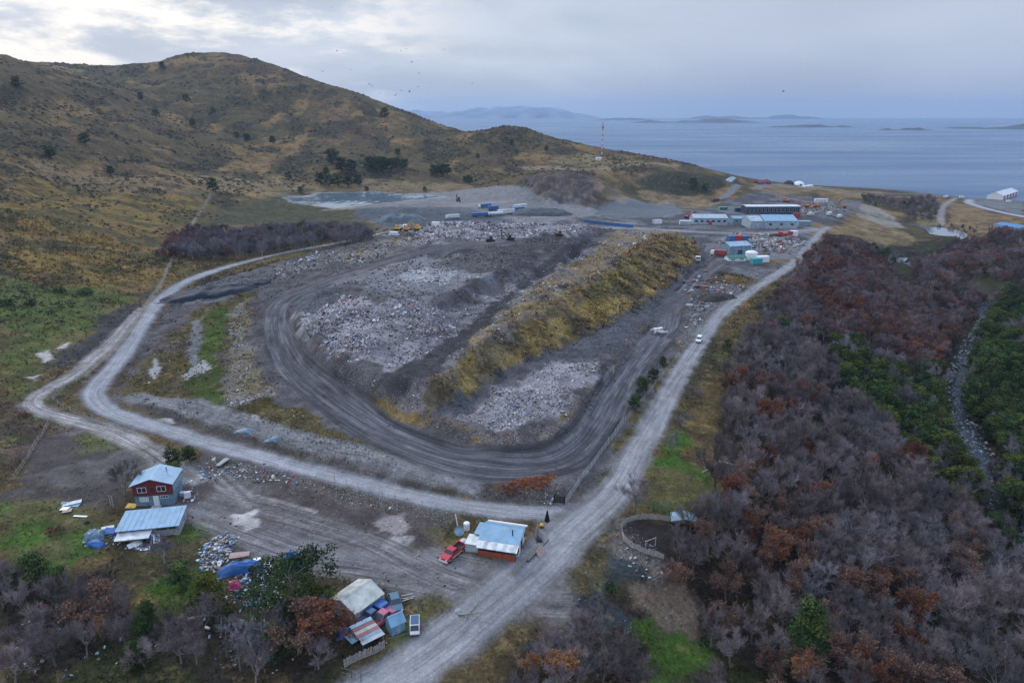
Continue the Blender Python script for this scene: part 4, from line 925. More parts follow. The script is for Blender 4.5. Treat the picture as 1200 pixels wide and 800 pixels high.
ip = ng.nodes.new('GeometryNodeInstanceOnPoints'); ip.inputs['Pick Instance'].default_value = True
def nattr(n, t):
    a = ng.nodes.new('GeometryNodeInputNamedAttribute'); a.data_type = t; a.inputs['Name'].default_value = n; return [s for s in a.outputs if s.enabled and s.name == 'Attribute'][0]
cx_ = ng.nodes.new('ShaderNodeCombineXYZ'); ng.links.new(nattr('turn', 'FLOAT'), cx_.inputs[2])
er = ng.nodes.new('FunctionNodeEulerToRotation'); ng.links.new(cx_.outputs[0], er.inputs[0])
ng.links.new(gi.outputs[0], ip.inputs['Points']); ng.links.new(ci.outputs[0], ip.inputs['Instance']); ng.links.new(nattr('pick', 'INT'), ip.inputs['Instance Index']); ng.links.new(er.outputs[0], ip.inputs['Rotation']); ng.links.new(nattr('size', 'FLOAT'), ip.inputs['Scale']); ng.links.new(ip.outputs[0], go.inputs[0])
md = fo_.modifiers.new('spread', 'NODES'); md.node_group = ng
# ------------------------------------------------------------------ mesh building helpers
class MB:
    def __init__(s): s.v = []; s.f = []; s.m = []
    def poly(s, pts, m=0):
        b = len(s.v); s.v += [tuple(p) for p in pts]; s.f.append(tuple(range(b, b + len(pts)))); s.m.append(m); return s
    def box(s, x0, x1, y0, y1, z0, z1, m=0, M_=None):
        c = [(x0,y0,z0),(x1,y0,z0),(x1,y1,z0),(x0,y1,z0),(x0,y0,z1),(x1,y0,z1),(x1,y1,z1),(x0,y1,z1)]
        if M_ is not None: c = [tuple(M_ @ Vector(p)) for p in c]
        b = len(s.v); s.v += c
        for q in ((0,3,2,1),(4,5,6,7),(0,1,5,4),(1,2,6,5),(2,3,7,6),(3,0,4,7)): s.f.append(tuple(b + i for i in q)); s.m.append(m)
        return s
    def hexa(s, c, m=0):
        b = len(s.v); s.v += [tuple(p) for p in c]
        for q in ((0,3,2,1),(4,5,6,7),(0,1,5,4),(1,2,6,5),(2,3,7,6),(3,0,4,7)): s.f.append(tuple(b + i for i in q)); s.m.append(m)
        return s
    def prism(s, prof, y0, y1, m=0, axis='y'):
        """profile in x,z pulled along y (or in y,z pulled along x)"""
        b = len(s.v); n = len(prof)
        for y in (y0, y1): s.v += [(p[0], y, p[1]) if axis == 'y' else (y, p[0], p[1]) for p in prof]
        s.f.append(tuple(range(b, b + n))); s.f.append(tuple(range(b + 2 * n - 1, b + n - 1, -1))); s.m += [m, m]
        for k in range(n): s.f.append((b + k, b + n + k, b + n + (k + 1) % n, b + (k + 1) % n)); s.m.append(m)
        return s
    def cyl(s, p0, p1, r0, r1=None, n=10, m=0, cap=True):
        p0, p1 = Vector(p0), Vector(p1); r1 = r0 if r1 is None else r1; d = (p1 - p0).normalized(); a = d.orthogonal().normalized(); c = d.cross(a); b = len(s.v)
        for p, r in ((p0, r0), (p1, r1)):
            for j in range(n): s.v.append(tuple(p + (a * math.cos(6.28318 * j / n) + c * math.sin(6.28318 * j / n)) * r))
        for j in range(n): s.f.append((b + j, b + (j + 1) % n, b + n + (j + 1) % n, b + n + j)); s.m.append(m)
        if cap: s.f += [tuple(range(b + n - 1, b - 1, -1)), tuple(range(b + n, b + 2 * n))]; s.m += [m, m]
        return s
    def dome(s, c, rx, ry, rz, n=12, k=5, m=0, low=0.0):
        b = len(s.v)
        for i in range(k + 1):
            th = (low + (1 - low) * i / k) * math.pi / 2
            for j in range(n): s.v.append((c[0] + rx * math.cos(th) * math.cos(6.28318 * j / n), c[1] + ry * math.cos(th) * math.sin(6.28318 * j / n), c[2] + rz * math.sin(th)))
        for i in range(k):
            for j in range(n): s.f.append((b + i * n + j, b + i * n + (j + 1) % n, b + (i + 1) * n + (j + 1) % n, b + (i + 1) * n + j)); s.m.append(m)
        return s
    def build(s, name, mats, parent=None, smooth=False, bevel=0.0):
        me = bpy.data.meshes.new(name); me.from_pydata(s.v, [], s.f)
        for q in (mats if isinstance(mats, (list, tuple)) else [mats]): me.materials.append(q)
        me.polygons.foreach_set('material_index', s.m)
        bm = bmesh.new(); bm.from_mesh(me); bmesh.ops.recalc_face_normals(bm, faces=bm.faces)
        if bevel: bmesh.ops.bevel(bm, geom=list(bm.edges), offset=bevel, segments=1, affect='EDGES', clamp_overlap=True)
        bm.to_mesh(me); bm.free()
        if smooth: me.polygons.foreach_set('use_smooth', np.ones(len(me.polygons), bool))
        return link(name, me, parent)
def thing(name, label, cat, loc, rz=0.0, group=None, sc=1.0):
    o = bpy.data.objects.new(name, None); COL.objects.link(o); o.location = tuple(loc); o.rotation_euler = (0, 0, rz); o.scale = (sc,) * 3
    return tag(o, label, cat, group)
def copy_tree(o, parent=None):
    c = o.copy(); COL.objects.link(c)
    if parent is not None: c.parent = parent
    for ch in list(o.children): copy_tree(ch, c)
    return c
def heading(a, b): return math.atan2(b[1] - a[1], b[0] - a[0])
def frame(A, B, Cc):
    """ground points from three corners in the photograph: front left, front right, and a point along the right side"""
    a, b, c = at(*A), at(*B), at(*Cc); yaw = heading(a, b); Lx = math.hypot(*(b - a)[:2]); n = np.array([-math.sin(yaw), math.cos(yaw)])
    D = abs(float(np.dot((c - b)[:2], n))); mid = (a[:2] + b[:2]) / 2 + n * D / 2
    z = min(float(HZ(a[0], a[1])), float(HZ(b[0], b[1])), float(HZ(*mid)))
    print('frame', A, 'L %.1f D %.1f yaw %.0f' % (Lx, D, math.degrees(yaw)))
    return (mid[0], mid[1], z - .05), yaw, Lx, D

# ------------------------------------------------------------------ materials of built things
def tin(name, col, rust=None, rough=.42):
    """corrugated sheet: fine ribs from a wave bump, stains in the sheet's own colour"""
    m = mat(name, col, rough, 0.0, .16, .6, dirt=(rust or tuple(c * .62 for c in col), .9), spec=.5); nt = m.node_tree; b = nt.nodes['Principled BSDF']
    tc = nt.nodes.new('ShaderNodeTexCoord'); wv = nt.nodes.new('ShaderNodeTexWave'); wv.inputs['Scale'].default_value = 1.6; wv.bands_direction = 'X'; nt.links.new(tc.outputs['Object'], wv.inputs['Vector'])
    bp = nt.nodes.new('ShaderNodeBump'); bp.inputs['Strength'].default_value = .6; bp.inputs['Distance'].default_value = .06; nt.links.new(wv.outputs['Fac'], bp.inputs['Height']); nt.links.new(bp.outputs[0], b.inputs['Normal'])
    return m
TIN_B = tin('tin_blue_grey', (.30,.42,.54)); TIN_W = tin('tin_white', (.62,.64,.64)); TIN_G = tin('tin_galvanised', (.40,.46,.50), (.30,.27,.24)); TIN_O = tin('tin_old_cream', (.52,.52,.46), (.33,.32,.28)); TIN_D = tin('tin_dull_blue', (.20,.30,.38)); TIN_C = tin('tin_sky', (.17,.33,.47), (.24,.36,.44))
TIN_R = tin('tin_red', (.36,.06,.05)); TIN_RR = tin('tin_faded_red', (.24,.085,.075), (.14,.08,.06)); TIN_P = tin('tin_camp', (.36,.44,.50))
RED_W = mat('red_boards', (.15,.018,.022), .7, var=.25, scale=2); BLUE_W = mat('blue_grey_boards', (.14,.23,.30), .7, var=.2, scale=2); WHITE_W = mat('white_paint', (.72,.73,.74), .55, var=.08)
ORANGE_W = mat('orange_red_boards', (.30,.065,.03), .7, var=.25, scale=2); PLASTER = mat('grey_plaster', (.33,.34,.35), .85, var=.2, scale=.8, dirt=((.22,.22,.22), .7)); TEAL_W = mat('teal_boards', (.24,.36,.40), .7, var=.2)
WOOD = mat('weathered_wood', (.20,.175,.15), .85, var=.35, scale=3); WOODL = mat('pale_wood', (.34,.31,.28), .85, var=.3, scale=3); WOODD = mat('dark_wood', (.06,.048,.04), .85, var=.3, scale=3); PINKB = mat('pinkish_board', (.36,.25,.22), .8, var=.2)
GLASS = mat('window_glass', (.03,.04,.05), .08, var=.1); CURT = mat('curtain_white', (.55,.56,.56), .8, var=.15); DARKIN = mat('dark_gap', (.015,.016,.018), .8); BLACK = mat('black_paint', (.012,.013,.015), .5); RUBBER = mat('tyre_rubber', (.02,.02,.021), .8); CHROME = mat('wheel_metal', (.38,.39,.40), .35, .6)
CAR_RED = mat('car_red', (.42,.012,.03), .3, var=.06, spec=.6); CAR_BLUE = mat('car_blue', (.02,.07,.16), .3, var=.06, spec=.6); CAR_TEAL = mat('car_slate', (.05,.12,.17), .35, var=.08, spec=.6); CAR_PINK = mat('car_faded_red', (.40,.10,.16), .5, var=.15); CAR_WHITE = mat('car_white', (.74,.75,.76), .3, var=.05); CAR_WINE = mat('car_wine', (.10,.02,.03), .5, var=.2)
CAB_ORANGE = mat('machine_orange', (.52,.14,.02), .45, var=.15); CAB_YELLOW = mat('machine_yellow', (.56,.30,.03), .45, var=.15); DEEPBLUE = mat('trailer_blue', (.03,.12,.30), .45, var=.12); TARP_B = mat('tarp_blue', (.02,.10,.30), .5, var=.25, scale=1.5, bump=.6, bscale=3); TARP_K = mat('tarp_black', (.012,.018,.030), .7, var=.35, scale=.5, bump=.9, bscale=1.4, spec=.25); TARP_L = mat('tarp_pale_blue', (.10,.17,.23), .5, var=.25, bump=.5, bscale=4)
GREEN_P = mat('green_paint', (.02,.14,.10), .5, var=.2); TURQ = mat('turquoise_paint', (.04,.32,.32), .5, var=.15); YEL = mat('yellow_paint', (.58,.36,.04), .5, var=.15); PINK = mat('pink_plastic', (.50,.06,.14), .45, var=.1); CONC = mat('concrete', (.32,.32,.31), .9, var=.2); SOIL = mat('dark_soil', (.04,.033,.03), .95, var=.4); WIRE = mat('wire_mesh', (.28,.34,.36), .6, var=.2); RUST = mat('rusty_iron', (.16,.08,.05), .8, var=.3); NAVY = mat('navy_cladding', (.025,.05,.09), .4, var=.15); LIGHTM = mat('lamp_lens', (.75,.75,.7), .1)
REDP = mat('red_paint', (.42,.03,.03), .45, var=.15)

# ------------------------------------------------------------------ buildings
def window(root, x0, x1, z0, z1, y, face=-1, fm=None, pm=None, nm='window', bars=1):
    f = MB(); t = .07; ya, yb = sorted((y, y + face * .06))
    f.box(x0, x1, ya, yb, z0, z0 + t).box(x0, x1, ya, yb, z1 - t, z1).box(x0, x0 + t, ya, yb, z0 + t, z1 - t).box(x1 - t, x1, ya, yb, z0 + t, z1 - t)
    for k in range(bars): xm = x0 + (x1 - x0) * (k + 1) / (bars + 1); f.box(xm - .03, xm + .03, ya, yb, z0 + t, z1 - t)
    o = f.build(nm, fm or WHITE_W, root); yp = y + face * .025
    MB().poly([(x0 + t, yp, z0 + t), (x1 - t, yp, z0 + t), (x1 - t, yp, z1 - t), (x0 + t, yp, z1 - t)]).build('pane', pm or GLASS, o)
    return o
def door(root, x0, x1, z1, y, face=-1, m=None):
    ya, yb = sorted((y + face * .005, y + face * .07)); o = MB().box(x0, x1, ya, yb, .05, z1).build('door', m or WHITE_W, root)
    MB().box(x1 - .18, x1 - .12, *sorted((y + face * .07, y + face * .12)), 1.0, 1.12).build('handle', CHROME, o); return o
def gable(root, Lx, D, H, rise, wm, rm, along='x', over=.25, thick=.09, wall2=None, split=0):
    """walls closed up to the gables and a roof of two sheets; ridge along x or y"""
    w = MB(); hx, hy = Lx / 2, D / 2
    if along == 'x': w.prism([(-hy, -.6), (hy, -.6), (hy, H), (0, H + rise), (-hy, H)], -hx, hx, axis='x')
    else: w.prism([(-hx, -.6), (hx, -.6), (hx, H), (0, H + rise), (-hx, H)], -hy, hy)
    w.build('wall', wm, root)
    r = MB(); a, b = (hy, hx) if along == 'x' else (hx, hy); sl = rise / a; e = a + over; z0 = H - sl * over
    for s in (-1, 1):
        c = [(s * e, z0), (0, H + rise), (0, H + rise + thick), (s * e, z0 + thick)]
        c = [(p[0], p[1] + .012) for p in c]; r.prism(c, -b - over, b + over, axis='x' if along == 'x' else 'y')
    ro = r.build('roof', rm, root)
    rd = MB(); q = H + rise + thick + .012
    if along == 'x': rd.prism([(-.16, q - .03), (.16, q - .03), (0, q + .05)], -b - over - .01, b + over + .01, axis='x')
    else: rd.prism([(-.16, q - .03), (.16, q - .03), (0, q + .05)], -b - over - .01, b + over + .01)
    rd.build('ridge_cap', rm, ro)
    return ro

# --- red and blue two-storey house
loc, yaw, Lx, D = frame((162.6,588.6), (206.8,586.2), (212,577)); Lx, D = max(Lx, 6.6), 5.2
h = thing('house', 'two-storey house with red upper storey over a blue-grey ground floor', 'house', loc, yaw)
lo_ = MB().box(-Lx/2, Lx/2, -D/2, D/2, -.6, 2.35); lo_.build('ground_floor', BLUE_W, h)
up = MB().prism([(-Lx/2 - .12, 2.353), (Lx/2 + .12, 2.353), (Lx/2 + .12, 4.5), (0, 5.7), (-Lx/2 - .12, 4.5)], -D/2 - .15, -D/2 + .35); up.build('front_gable', RED_W, h)
MB().prism([(-Lx/2 - .06, 2.353), (Lx/2 + .06, 2.353), (Lx/2 + .06, 4.47), (0, 5.66), (-Lx/2 - .06, 4.47)], -D/2 + .353, D/2).build('upper_floor', TEAL_W, h)
r = MB()
for s in (-1, 1): r.prism([(s * (Lx/2 + .5), 4.40), (0, 5.72), (0, 5.82), (s * (Lx/2 + .5), 4.50)], -D/2 - .5, D/2 + .3)
ro = r.build('roof', TIN_C, h); MB().cyl((1.6, 1.0, 5.0), (1.6, 1.0, 6.2), .11).build('chimney', CHROME, ro)
bd = MB().box(-Lx/2 - .14, Lx/2 + .14, -D/2 - .2, -D/2 - .153, 2.30, 2.45).build('trim_board', WOODD, h)
window(h, -Lx/2 + .75, -Lx/2 + 2.35, 2.95, 4.05, -D/2 - .152); window(h, Lx/2 - 2.55, Lx/2 - .95, 3.0, 4.1, -D/2 - .152); window(h, -.3, .25, 3.0, 4.05, -D/2 - .152, fm=WOODD, bars=0)
window(h, -Lx/2 + .8, -Lx/2 + 2.4, .95, 1.95, -D/2 - .002, pm=CURT); window(h, Lx/2 - 2.2, Lx/2 - .8, 1.5, 2.05, -D/2 - .002, bars=2)
door(h, -.15, .85, 2.1, -D/2 - .002); MB().box(-.5, 1.2, -D/2 - 1.1, -D/2 - .08, -.3, .12).build('doorstep', CONC, h)

# --- long mono-pitch shed in front of the house
loc, yaw, Lx, D = frame((141,632), (211,626), (216,607)); D = max(D, 5.0)
h = thing('shed', 'long grey shed with a pale corrugated lean roof in front of the two-storey house', 'shed', loc, yaw)
MB().prism([(-D/2, -.6), (D/2, -.6), (D/2, 2.6), (-D/2, 2.15)], -Lx/2 + 4.2, Lx/2, axis='x').build('wall', PLASTER, h)
MB().prism([(D/2 - 3.2, -.6), (D/2, -.6), (D/2, 2.58), (D/2 - 3.2, 2.30)], -Lx/2, -Lx/2 + 4.19, axis='x').build('timber_bay', WOOD, h)
r = MB().prism([(-D/2 - .5, 2.10), (D/2 + .3, 2.64), (D/2 + .3, 2.74), (-D/2 - .5, 2.20)], -Lx/2 - .4, Lx/2 + .25, axis='x'); ro = r.build('roof', TIN_C, h)
sm = MB()
for k in range(10): x = -Lx/2 + (k + .5) * Lx / 10; sm.prism([(-D/2 - .5, 2.195), (D/2 + .3, 2.735), (D/2 + .3, 2.80), (-D/2 - .5, 2.26)], x - .05, x + .05, axis='x')
sm.build('roof_seam', TIN_B, ro)
window(h, 1.2, 3.0, 1.4, 1.95, -D/2 - .02, bars=2, fm=WOODD); window(h, Lx/2 - 1.6, Lx/2 - .5, 1.45, 1.95, -D/2 - .02, fm=WOODD)
for k in range(3): x = -Lx/2 + .3 + k * 1.75; MB().box(x - .08, x + .08, -D/2 - .2, -D/2 - .04, -.5, 2.09).build('post', WOODD, h)
a = MB().prism([(-D/2 - 2.2, 1.35), (-D/2 + .6, 1.75), (-D/2 + .6, 1.83), (-D/2 - 2.2, 1.43)], -Lx/2 - .1, -Lx/2 + 5.4, axis='x').build('awning', TIN_W, h)
for k in range(2): x = -Lx/2 + .2 + k * 4.8; MB().box(x - .06, x + .06, -D/2 - 2.1, -D/2 - 1.98, -.5, 1.34).build('post', WOODD, h)

# --- hut by the junction
loc, yaw, Lx, D = frame((560,649), (605,659), (626,633))
D = min(D, 9.5); H = 2.6
h = thing('hut', 'corrugated hut with an orange-red front and white striped awning by the road junction', 'hut', loc, yaw)
MB().prism([(-D/2 + 1.4, -.5), (D/2, -.5), (D/2, H + .1), (D * .12, H + 1.05), (-D/2 + 1.4, H - .1)], -Lx/2, Lx/2 - .01, axis='x').build('wall', WHITE_W, h)
r = MB()
r.prism([(-D/2 + 1.2, H - .12), (D * .12, H + 1.08), (D * .12, H + 1.17), (-D/2 + 1.2, H - .03)], -Lx/2 - .25, Lx/2 + .25, axis='x'); r.prism([(D/2 + .25, H - .02), (D * .12, H + 1.08), (D * .12, H + 1.17), (D/2 + .25, H + .07)], -Lx/2 - .25, Lx/2 + .25, axis='x')
ro = r.build('roof', TIN_C, h); MB().box(-Lx/2 - .1, Lx/2 + .3, D/2 - .1, D/2 + .35, H + .085, H + .20).build('eave_strip', mat('cream_sheet', (.66,.60,.50), .6), ro)
MB().cyl((Lx * .30, -D * .08, H + .3), (Lx * .30, -D * .08, H + 1.7), .10).build('stove_pipe', BLACK, ro)
MB().box(-Lx/2, Lx/2 - .3, -D/2 - .02, -D/2 + .08, -.3, 1.35).build('front_boards', ORANGE_W, h)
pn = MB().prism([(-D/2 - .35, 2.02), (-D/2 + 1.6, 2.58), (-D/2 + 1.6, 2.64), (-D/2 - .35, 2.08)], -Lx/2 - .2, Lx/2 + .15, axis='x').build('awning', TIN_W, h)
st = MB()
for k in range(4): x = -Lx/2 + .9 + k * Lx / 4; st.prism([(-D/2 - .36, 2.085), (-D/2 + 1.6, 2.645), (-D/2 + 1.6, 2.67), (-D/2 - .36, 2.11)], x, x + .6, axis='x')
st.build('awning_strip', TIN_G, pn)
for k in range(5): x = -Lx/2 + .1 + k * (Lx - .3) / 4; MB().box(x - .05, x + .05, -D/2 + .1, -D/2 + .2, -.3, 2.1).build('post', WOODD, h)
for k in range(4): x = -Lx/2 + .25 + k * (Lx - .3) / 4; MB().box(x, x + (Lx - .9) / 4 - .12, -D/2 + .12, -D/2 + .16, 1.37, 2.04).build('porch_window', GLASS, h)
yd = MB().box(Lx/2 + .0, Lx/2 + .07, -.2, .9, 0, 2.0).build('side_door', RED_W, h); MB().box(Lx/2, Lx/2 + .06, -2.6, -1.6, 1.0, 1.9).build('side_window', RED_W, h); MB().box(Lx/2, Lx/2 + .06, 2.2, 3.1, 1.0, 1.9).build('side_window', GLASS, h)
an = MB().box(-Lx/2 - 2.3, -Lx/2 - .01, -D/2 + .3, -D/2 + 3.0, -.4, 2.0).build('annex', TIN_G, h); MB().box(-Lx/2 - 2.4, -Lx/2 - .28, -D/2 + .2, -D/2 + 3.1, 2.003, 2.1).build('annex_roof', TIN_W, an)
an = MB().box(-Lx/2 - 1.4, -Lx/2 - .01, D/2 - 3.6, D/2 - .3, -.4, 2.3).build('annex', TIN_D, h); MB().box(-Lx/2 - 1.55, -Lx/2 - .28, D/2 - 3.75, D/2 - .15, 2.303, 2.4).build('annex_roof', TIN_C, an)
HUT = h

# --- barn with old cream roof, little shed, lean-to
loc, yaw, Lx, D = frame((417,733.5), (449,707.5), (417,694))
h = thing('barn', 'low barn with an old cream tin roof and blue-grey sheet walls', 'barn', loc, yaw); D = min(D, 8)
gable(h, Lx, D, 2.3, 1.1, TIN_G, TIN_O); door(h, -.5, .5, 1.9, -D/2 - .002, m=TIN_D)
MB().box(Lx/2 - .2, Lx/2 + .25, -D/2 - .15, -D/2 + .4, -.2, 2.0).build('corner_post', WOODL, h)
loc, yaw, Lx, D = frame((461,745.5), (474.5,738.5), (466,729)); Lx = min(max(Lx, 2.1), 2.3); D = 2.0
h = thing('shed', 'tiny pale blue gabled shed beside the faded pink pickup', 'shed', loc, yaw); gable(h, Lx, D, 1.7, .9, TIN_C, TIN_C, over=.15); door(h, -.4, .4, 1.6, -D/2 - .002, m=TIN_B)
loc, yaw, Lx, D = frame((430,767), (447,757), (430,736)); Lx = max(Lx, 3.2); D = 4.2
h = thing('lean_to', 'patchwork lean-to roofed with red, white and blue tin sheets behind the picket fence', 'lean-to', loc, yaw)
MB().box(-Lx/2, Lx/2, D/2 - .1, D/2, -.4, 1.9).box(Lx/2 - .1, Lx/2, -D/2, D/2 - .103, -.4, 1.7).build('wall', WOOD, h)
for k, m_ in enumerate((TIN_G, TIN_D, TIN_RR, TIN_G, TIN_RR, TIN_B)): y = -D/2 - .1 + k * (D + .2) / 6; MB().box(-Lx/2 + .1 * (k % 2), Lx/2 + .2, y, y + (D + .2) / 6 - .01, 1.92 + .03 * (k % 3), 1.97 + .03 * (k % 3)).build('roof_sheet', m_, h)
for x in (-Lx/2 + .1, Lx/2 - .2): MB().box(x - .06, x + .06, -D/2, -D/2 + .12, -.4, 1.9).build('post', WOODD, h)
h = thing('rack', 'dark slatted pen with a blue sheet top left of the patchwork lean-to', 'pen', at(424, 756), yaw + .1)
MB().box(-1.6, 1.2, -.2, 1.8, 1.35, 1.42).build('top_sheet', TIN_D, h)
for x in (-1.55, 1.1):
    for y in (-.9, 1.7): MB().box(x - .06, x + .06, y - .06, y + .06, -.3, 1.34).build('post', WOODD, h)
b_ = MB()
for k in range(8): b_.box(-1.6 + k * .36, -1.44 + k * .36, -1.0, -.92, -.1, 1.2)
b_.build('slat_front', WOODD, h)

# ------------------------------------------------------------------ camp buildings far off
def far_hall(label, A, B, depth, H, rise, wm, rm, nwin=0, cat='warehouse', along='x', name='warehouse', doorm=None, wz=(.45, .75)):
    a, b = at(*A), at(*B); yaw = heading(a, b); Lx = math.hypot(*(b - a)[:2]); n = np.array([-math.sin(yaw), math.cos(yaw)]); mid = (a[:2] + b[:2]) / 2 + n * depth / 2
    h = thing(name, label, cat, (mid[0], mid[1], min(a[2], b[2]) - .3), yaw); gable(h, Lx, depth, H, rise, wm, rm, along=along, over=.35, thick=.16)
    for k in range(nwin): x = -Lx/2 + (k + .5) * Lx / nwin; w_ = min(1.1, Lx / nwin * .3); window(h, x - w_, x + w_, H * wz[0], H * wz[1], -depth/2 - .01, bars=0)
    if doorm: MB().box(-1.3, 1.3, -depth/2 - .09, -depth/2 - .012, .1, H * .6).build('door', doorm, h)
    return h, Lx
far_hall('long low grey-blue warehouse with a row of small windows and red door', (812.5,263), (852,264), 14, 5.2, 1.8, TIN_P, TIN_P, 6, doorm=REDP)
far_hall('dull blue flat shed between the two pale warehouses', (859,262.5), (882,262.5), 12, 4.2, 1.0, TIN_D, TIN_D, 3, 'shed', name='shed')
h, Lx = far_hall('largest pale tin warehouse with a broad gabled roof in the camp', (896,268), (934,268), 22, 5.4, 2.6, TIN_P, TIN_C, 3, doorm=None)
MB().box(-Lx/2 - 9, -Lx/2 - .02, -9, 11, -.3, 5.0).prism([(-9.2, 5.003), (11.2, 5.003), (11.2, 5.1), (1, 7.4), (-9.2, 5.1)], -Lx/2 - 9.2, -Lx/2 - .4, axis='x').build('side_bay', TIN_P, h)
h, Lx = far_hall('long dark navy office block with glazed front behind the warehouses', (874,251), (937,251.5), 12, 6.6, .5, NAVY, TIN_W, 14, 'office block', name='office_block', wz=(.35, .8))
h, Lx = far_hall('small blue-grey shed standing among the scrap beside the haul road gate', (855,298.5), (879,298.5), 10, 5.2, 1.4, TIN_D, TIN_B, 0, 'shed', name='shed', doorm=NAVY)
h, Lx = far_hall('low white cabin with a dark green roof in front of the blue-grey shed', (854,306), (874,306), 5, 2.2, .9, WHITE_W, GREEN_P, 2, 'cabin', name='cabin')
h, Lx = far_hall('red painted house standing alone on the shore', (890,216), (903,216), 9, 3.8, 2.2, RED_W, RED_W, 3, 'house', name='house', doorm=WHITE_W)
h, Lx = far_hall('dark green hut on the headland shore left of the red house', (850,212), (862,212), 8, 3.6, 1.5, GREEN_P, TIN_D, 2, 'hut', name='hut')
h, Lx = far_hall('small white cabin on the shore field right of the domes', (942,219.5), (953,219.5), 7, 2.6, 1.0, WHITE_W, TIN_W, 2, 'cabin', name='cabin')
h, Lx = far_hall('big white warehouse with brick-red wall panels by the coast road', (1175,234.5), (1191.5,231.5), 16, 8, 3.4, WHITE_W, TIN_W, 0, 'warehouse')
for k in range(5): MB().box(-Lx/2 + (k + .2) * Lx/5, -Lx/2 + (k + .7) * Lx/5, -8.12, -8.02, .5, 7.5).build('wall_panel', REDP, h)
h, Lx = far_hall('blue-roofed hall at the right edge above the wood', (1163,270.5), (1225,273.5), 16, 5.5, 1.4, PLASTER, tin('tin_bright_blue', (.06,.20,.42)), 4, 'hall', name='hall')
for (px, py), r, m_, lb in (((936.5,213.5), 7.5, WHITE_W, 'white dome tent on the shore'), ((924.5,213.5), 7.0, DARKIN, 'black dome tent on the shore beside the white one')):
    h = thing('dome_tent', lb, 'dome tent', at(px, py)); MB().dome((0, 0, -.5), r, r, r * .8, 16, 6).build('cover', m_, h, True); MB().box(-1.2, 1.2, -r - .1, -r + 1.0, -.3, 2.4).build('doorway', WOODD, h)

# mast
h = thing('radio_mast', 'tall red and white lattice mast on the grassy knoll', 'mast', at(705,187)); n = 14; Hm = 39.0
for k in range(n):
    z0, z1 = Hm * k / n, Hm * (k + 1) / n - .02; q = MB(); w_ = .75
    cs = [(w_ * math.cos(a_), w_ * math.sin(a_)) for a_ in (0, 2.094, 4.189)]
    for i in range(3): x, y = cs[i]; X, Y = cs[(i + 1) % 3]; q.cyl((x, y, z0), (x, y, z1), .16, n=4); q.cyl((x, y, z0), (X, Y, z1), .10, n=4)
    q.build('mast_section', REDP if k % 2 else WHITE_W, h)
MB().cyl((0, 0, Hm), (0, 0, Hm + 4), .12, .05, 5).build('aerial', CHROME, h); MB().box(-1.2, 1.2, -1.2, 1.2, Hm * .87, Hm * .87 + 1.6).build('equipment_drum', REDP, h)
h = thing('equipment_hut', 'little white equipment hut at the foot of the mast', 'hut', at(701,187.5)); gable(h, 6, 3, 2.4, .5, WHITE_W, TIN_W); door(h, -.5, .5, 2, -1.502, m=TIN_G)
# ------------------------------------------------------------------ vehicles
def wheels(root, xs, hw, r, w=.24):
    for x in xs:
        for s in (-1, 1):
            t = MB().cyl((x, s * (hw - w), r), (x, s * hw, r), r, n=14).build('wheel', RUBBER, root); MB().cyl((x, s * (hw - .02), r), (x, s * (hw + .012), r), r * .58, n=10).build('rim', CHROME, t)
def lights(root, x, hw, z):
    for s in (-1, 1): MB().box(x - .03, x + .03, s * hw * .70 - .17, s * hw * .70 + .17, z, z + .16).build('headlight', LIGHTM, root)
def cabin(root, x0, x1, hw, z0, z1, m, slant=(.55, .45)):
    """glass house under a roof, narrower at the top; windows are parts, with the pillars between them"""
    t = hw * .82; a, b = x0 + slant[0], x1 - slant[1]
    MB().hexa([(x0, -hw, z0), (x1, -hw, z0), (x1, hw, z0), (x0, hw, z0), (a, -t, z1), (b, -t, z1), (b, t, z1), (a, t, z1)]).build('window', GLASS, root)
    MB().hexa([(a - .06, -t - .03, z1), (b + .06, -t - .03, z1), (b + .06, t + .03, z1), (a - .06, t + .03, z1), (a + .04, -t + .05, z1 + .07), (b - .04, -t + .05, z1 + .07), (b - .04, t - .05, z1 + .07), (a + .04, t - .05, z1 + .07)]).build('roof', m, root)
    p = MB()
    for s in (-1, 1):
        for f, g in ((x0, a), (x1, b), ((x0 + x1) / 2, (a + b) / 2)):
            p.hexa([(f - .05, s * (hw + .012) - .02, z0), (f + .05, s * (hw + .012) - .02, z0), (f + .05, s * (hw + .012) + .02, z0), (f - .05, s * (hw + .012) + .02, z0), (g - .05, s * (t + .012) - .02, z1), (g + .05, s * (t + .012) - .02, z1), (g + .05, s * (t + .012) + .02, z1), (g - .05, s * (t + .012) + .02, z1)])
    p.build('pillar', m, root)
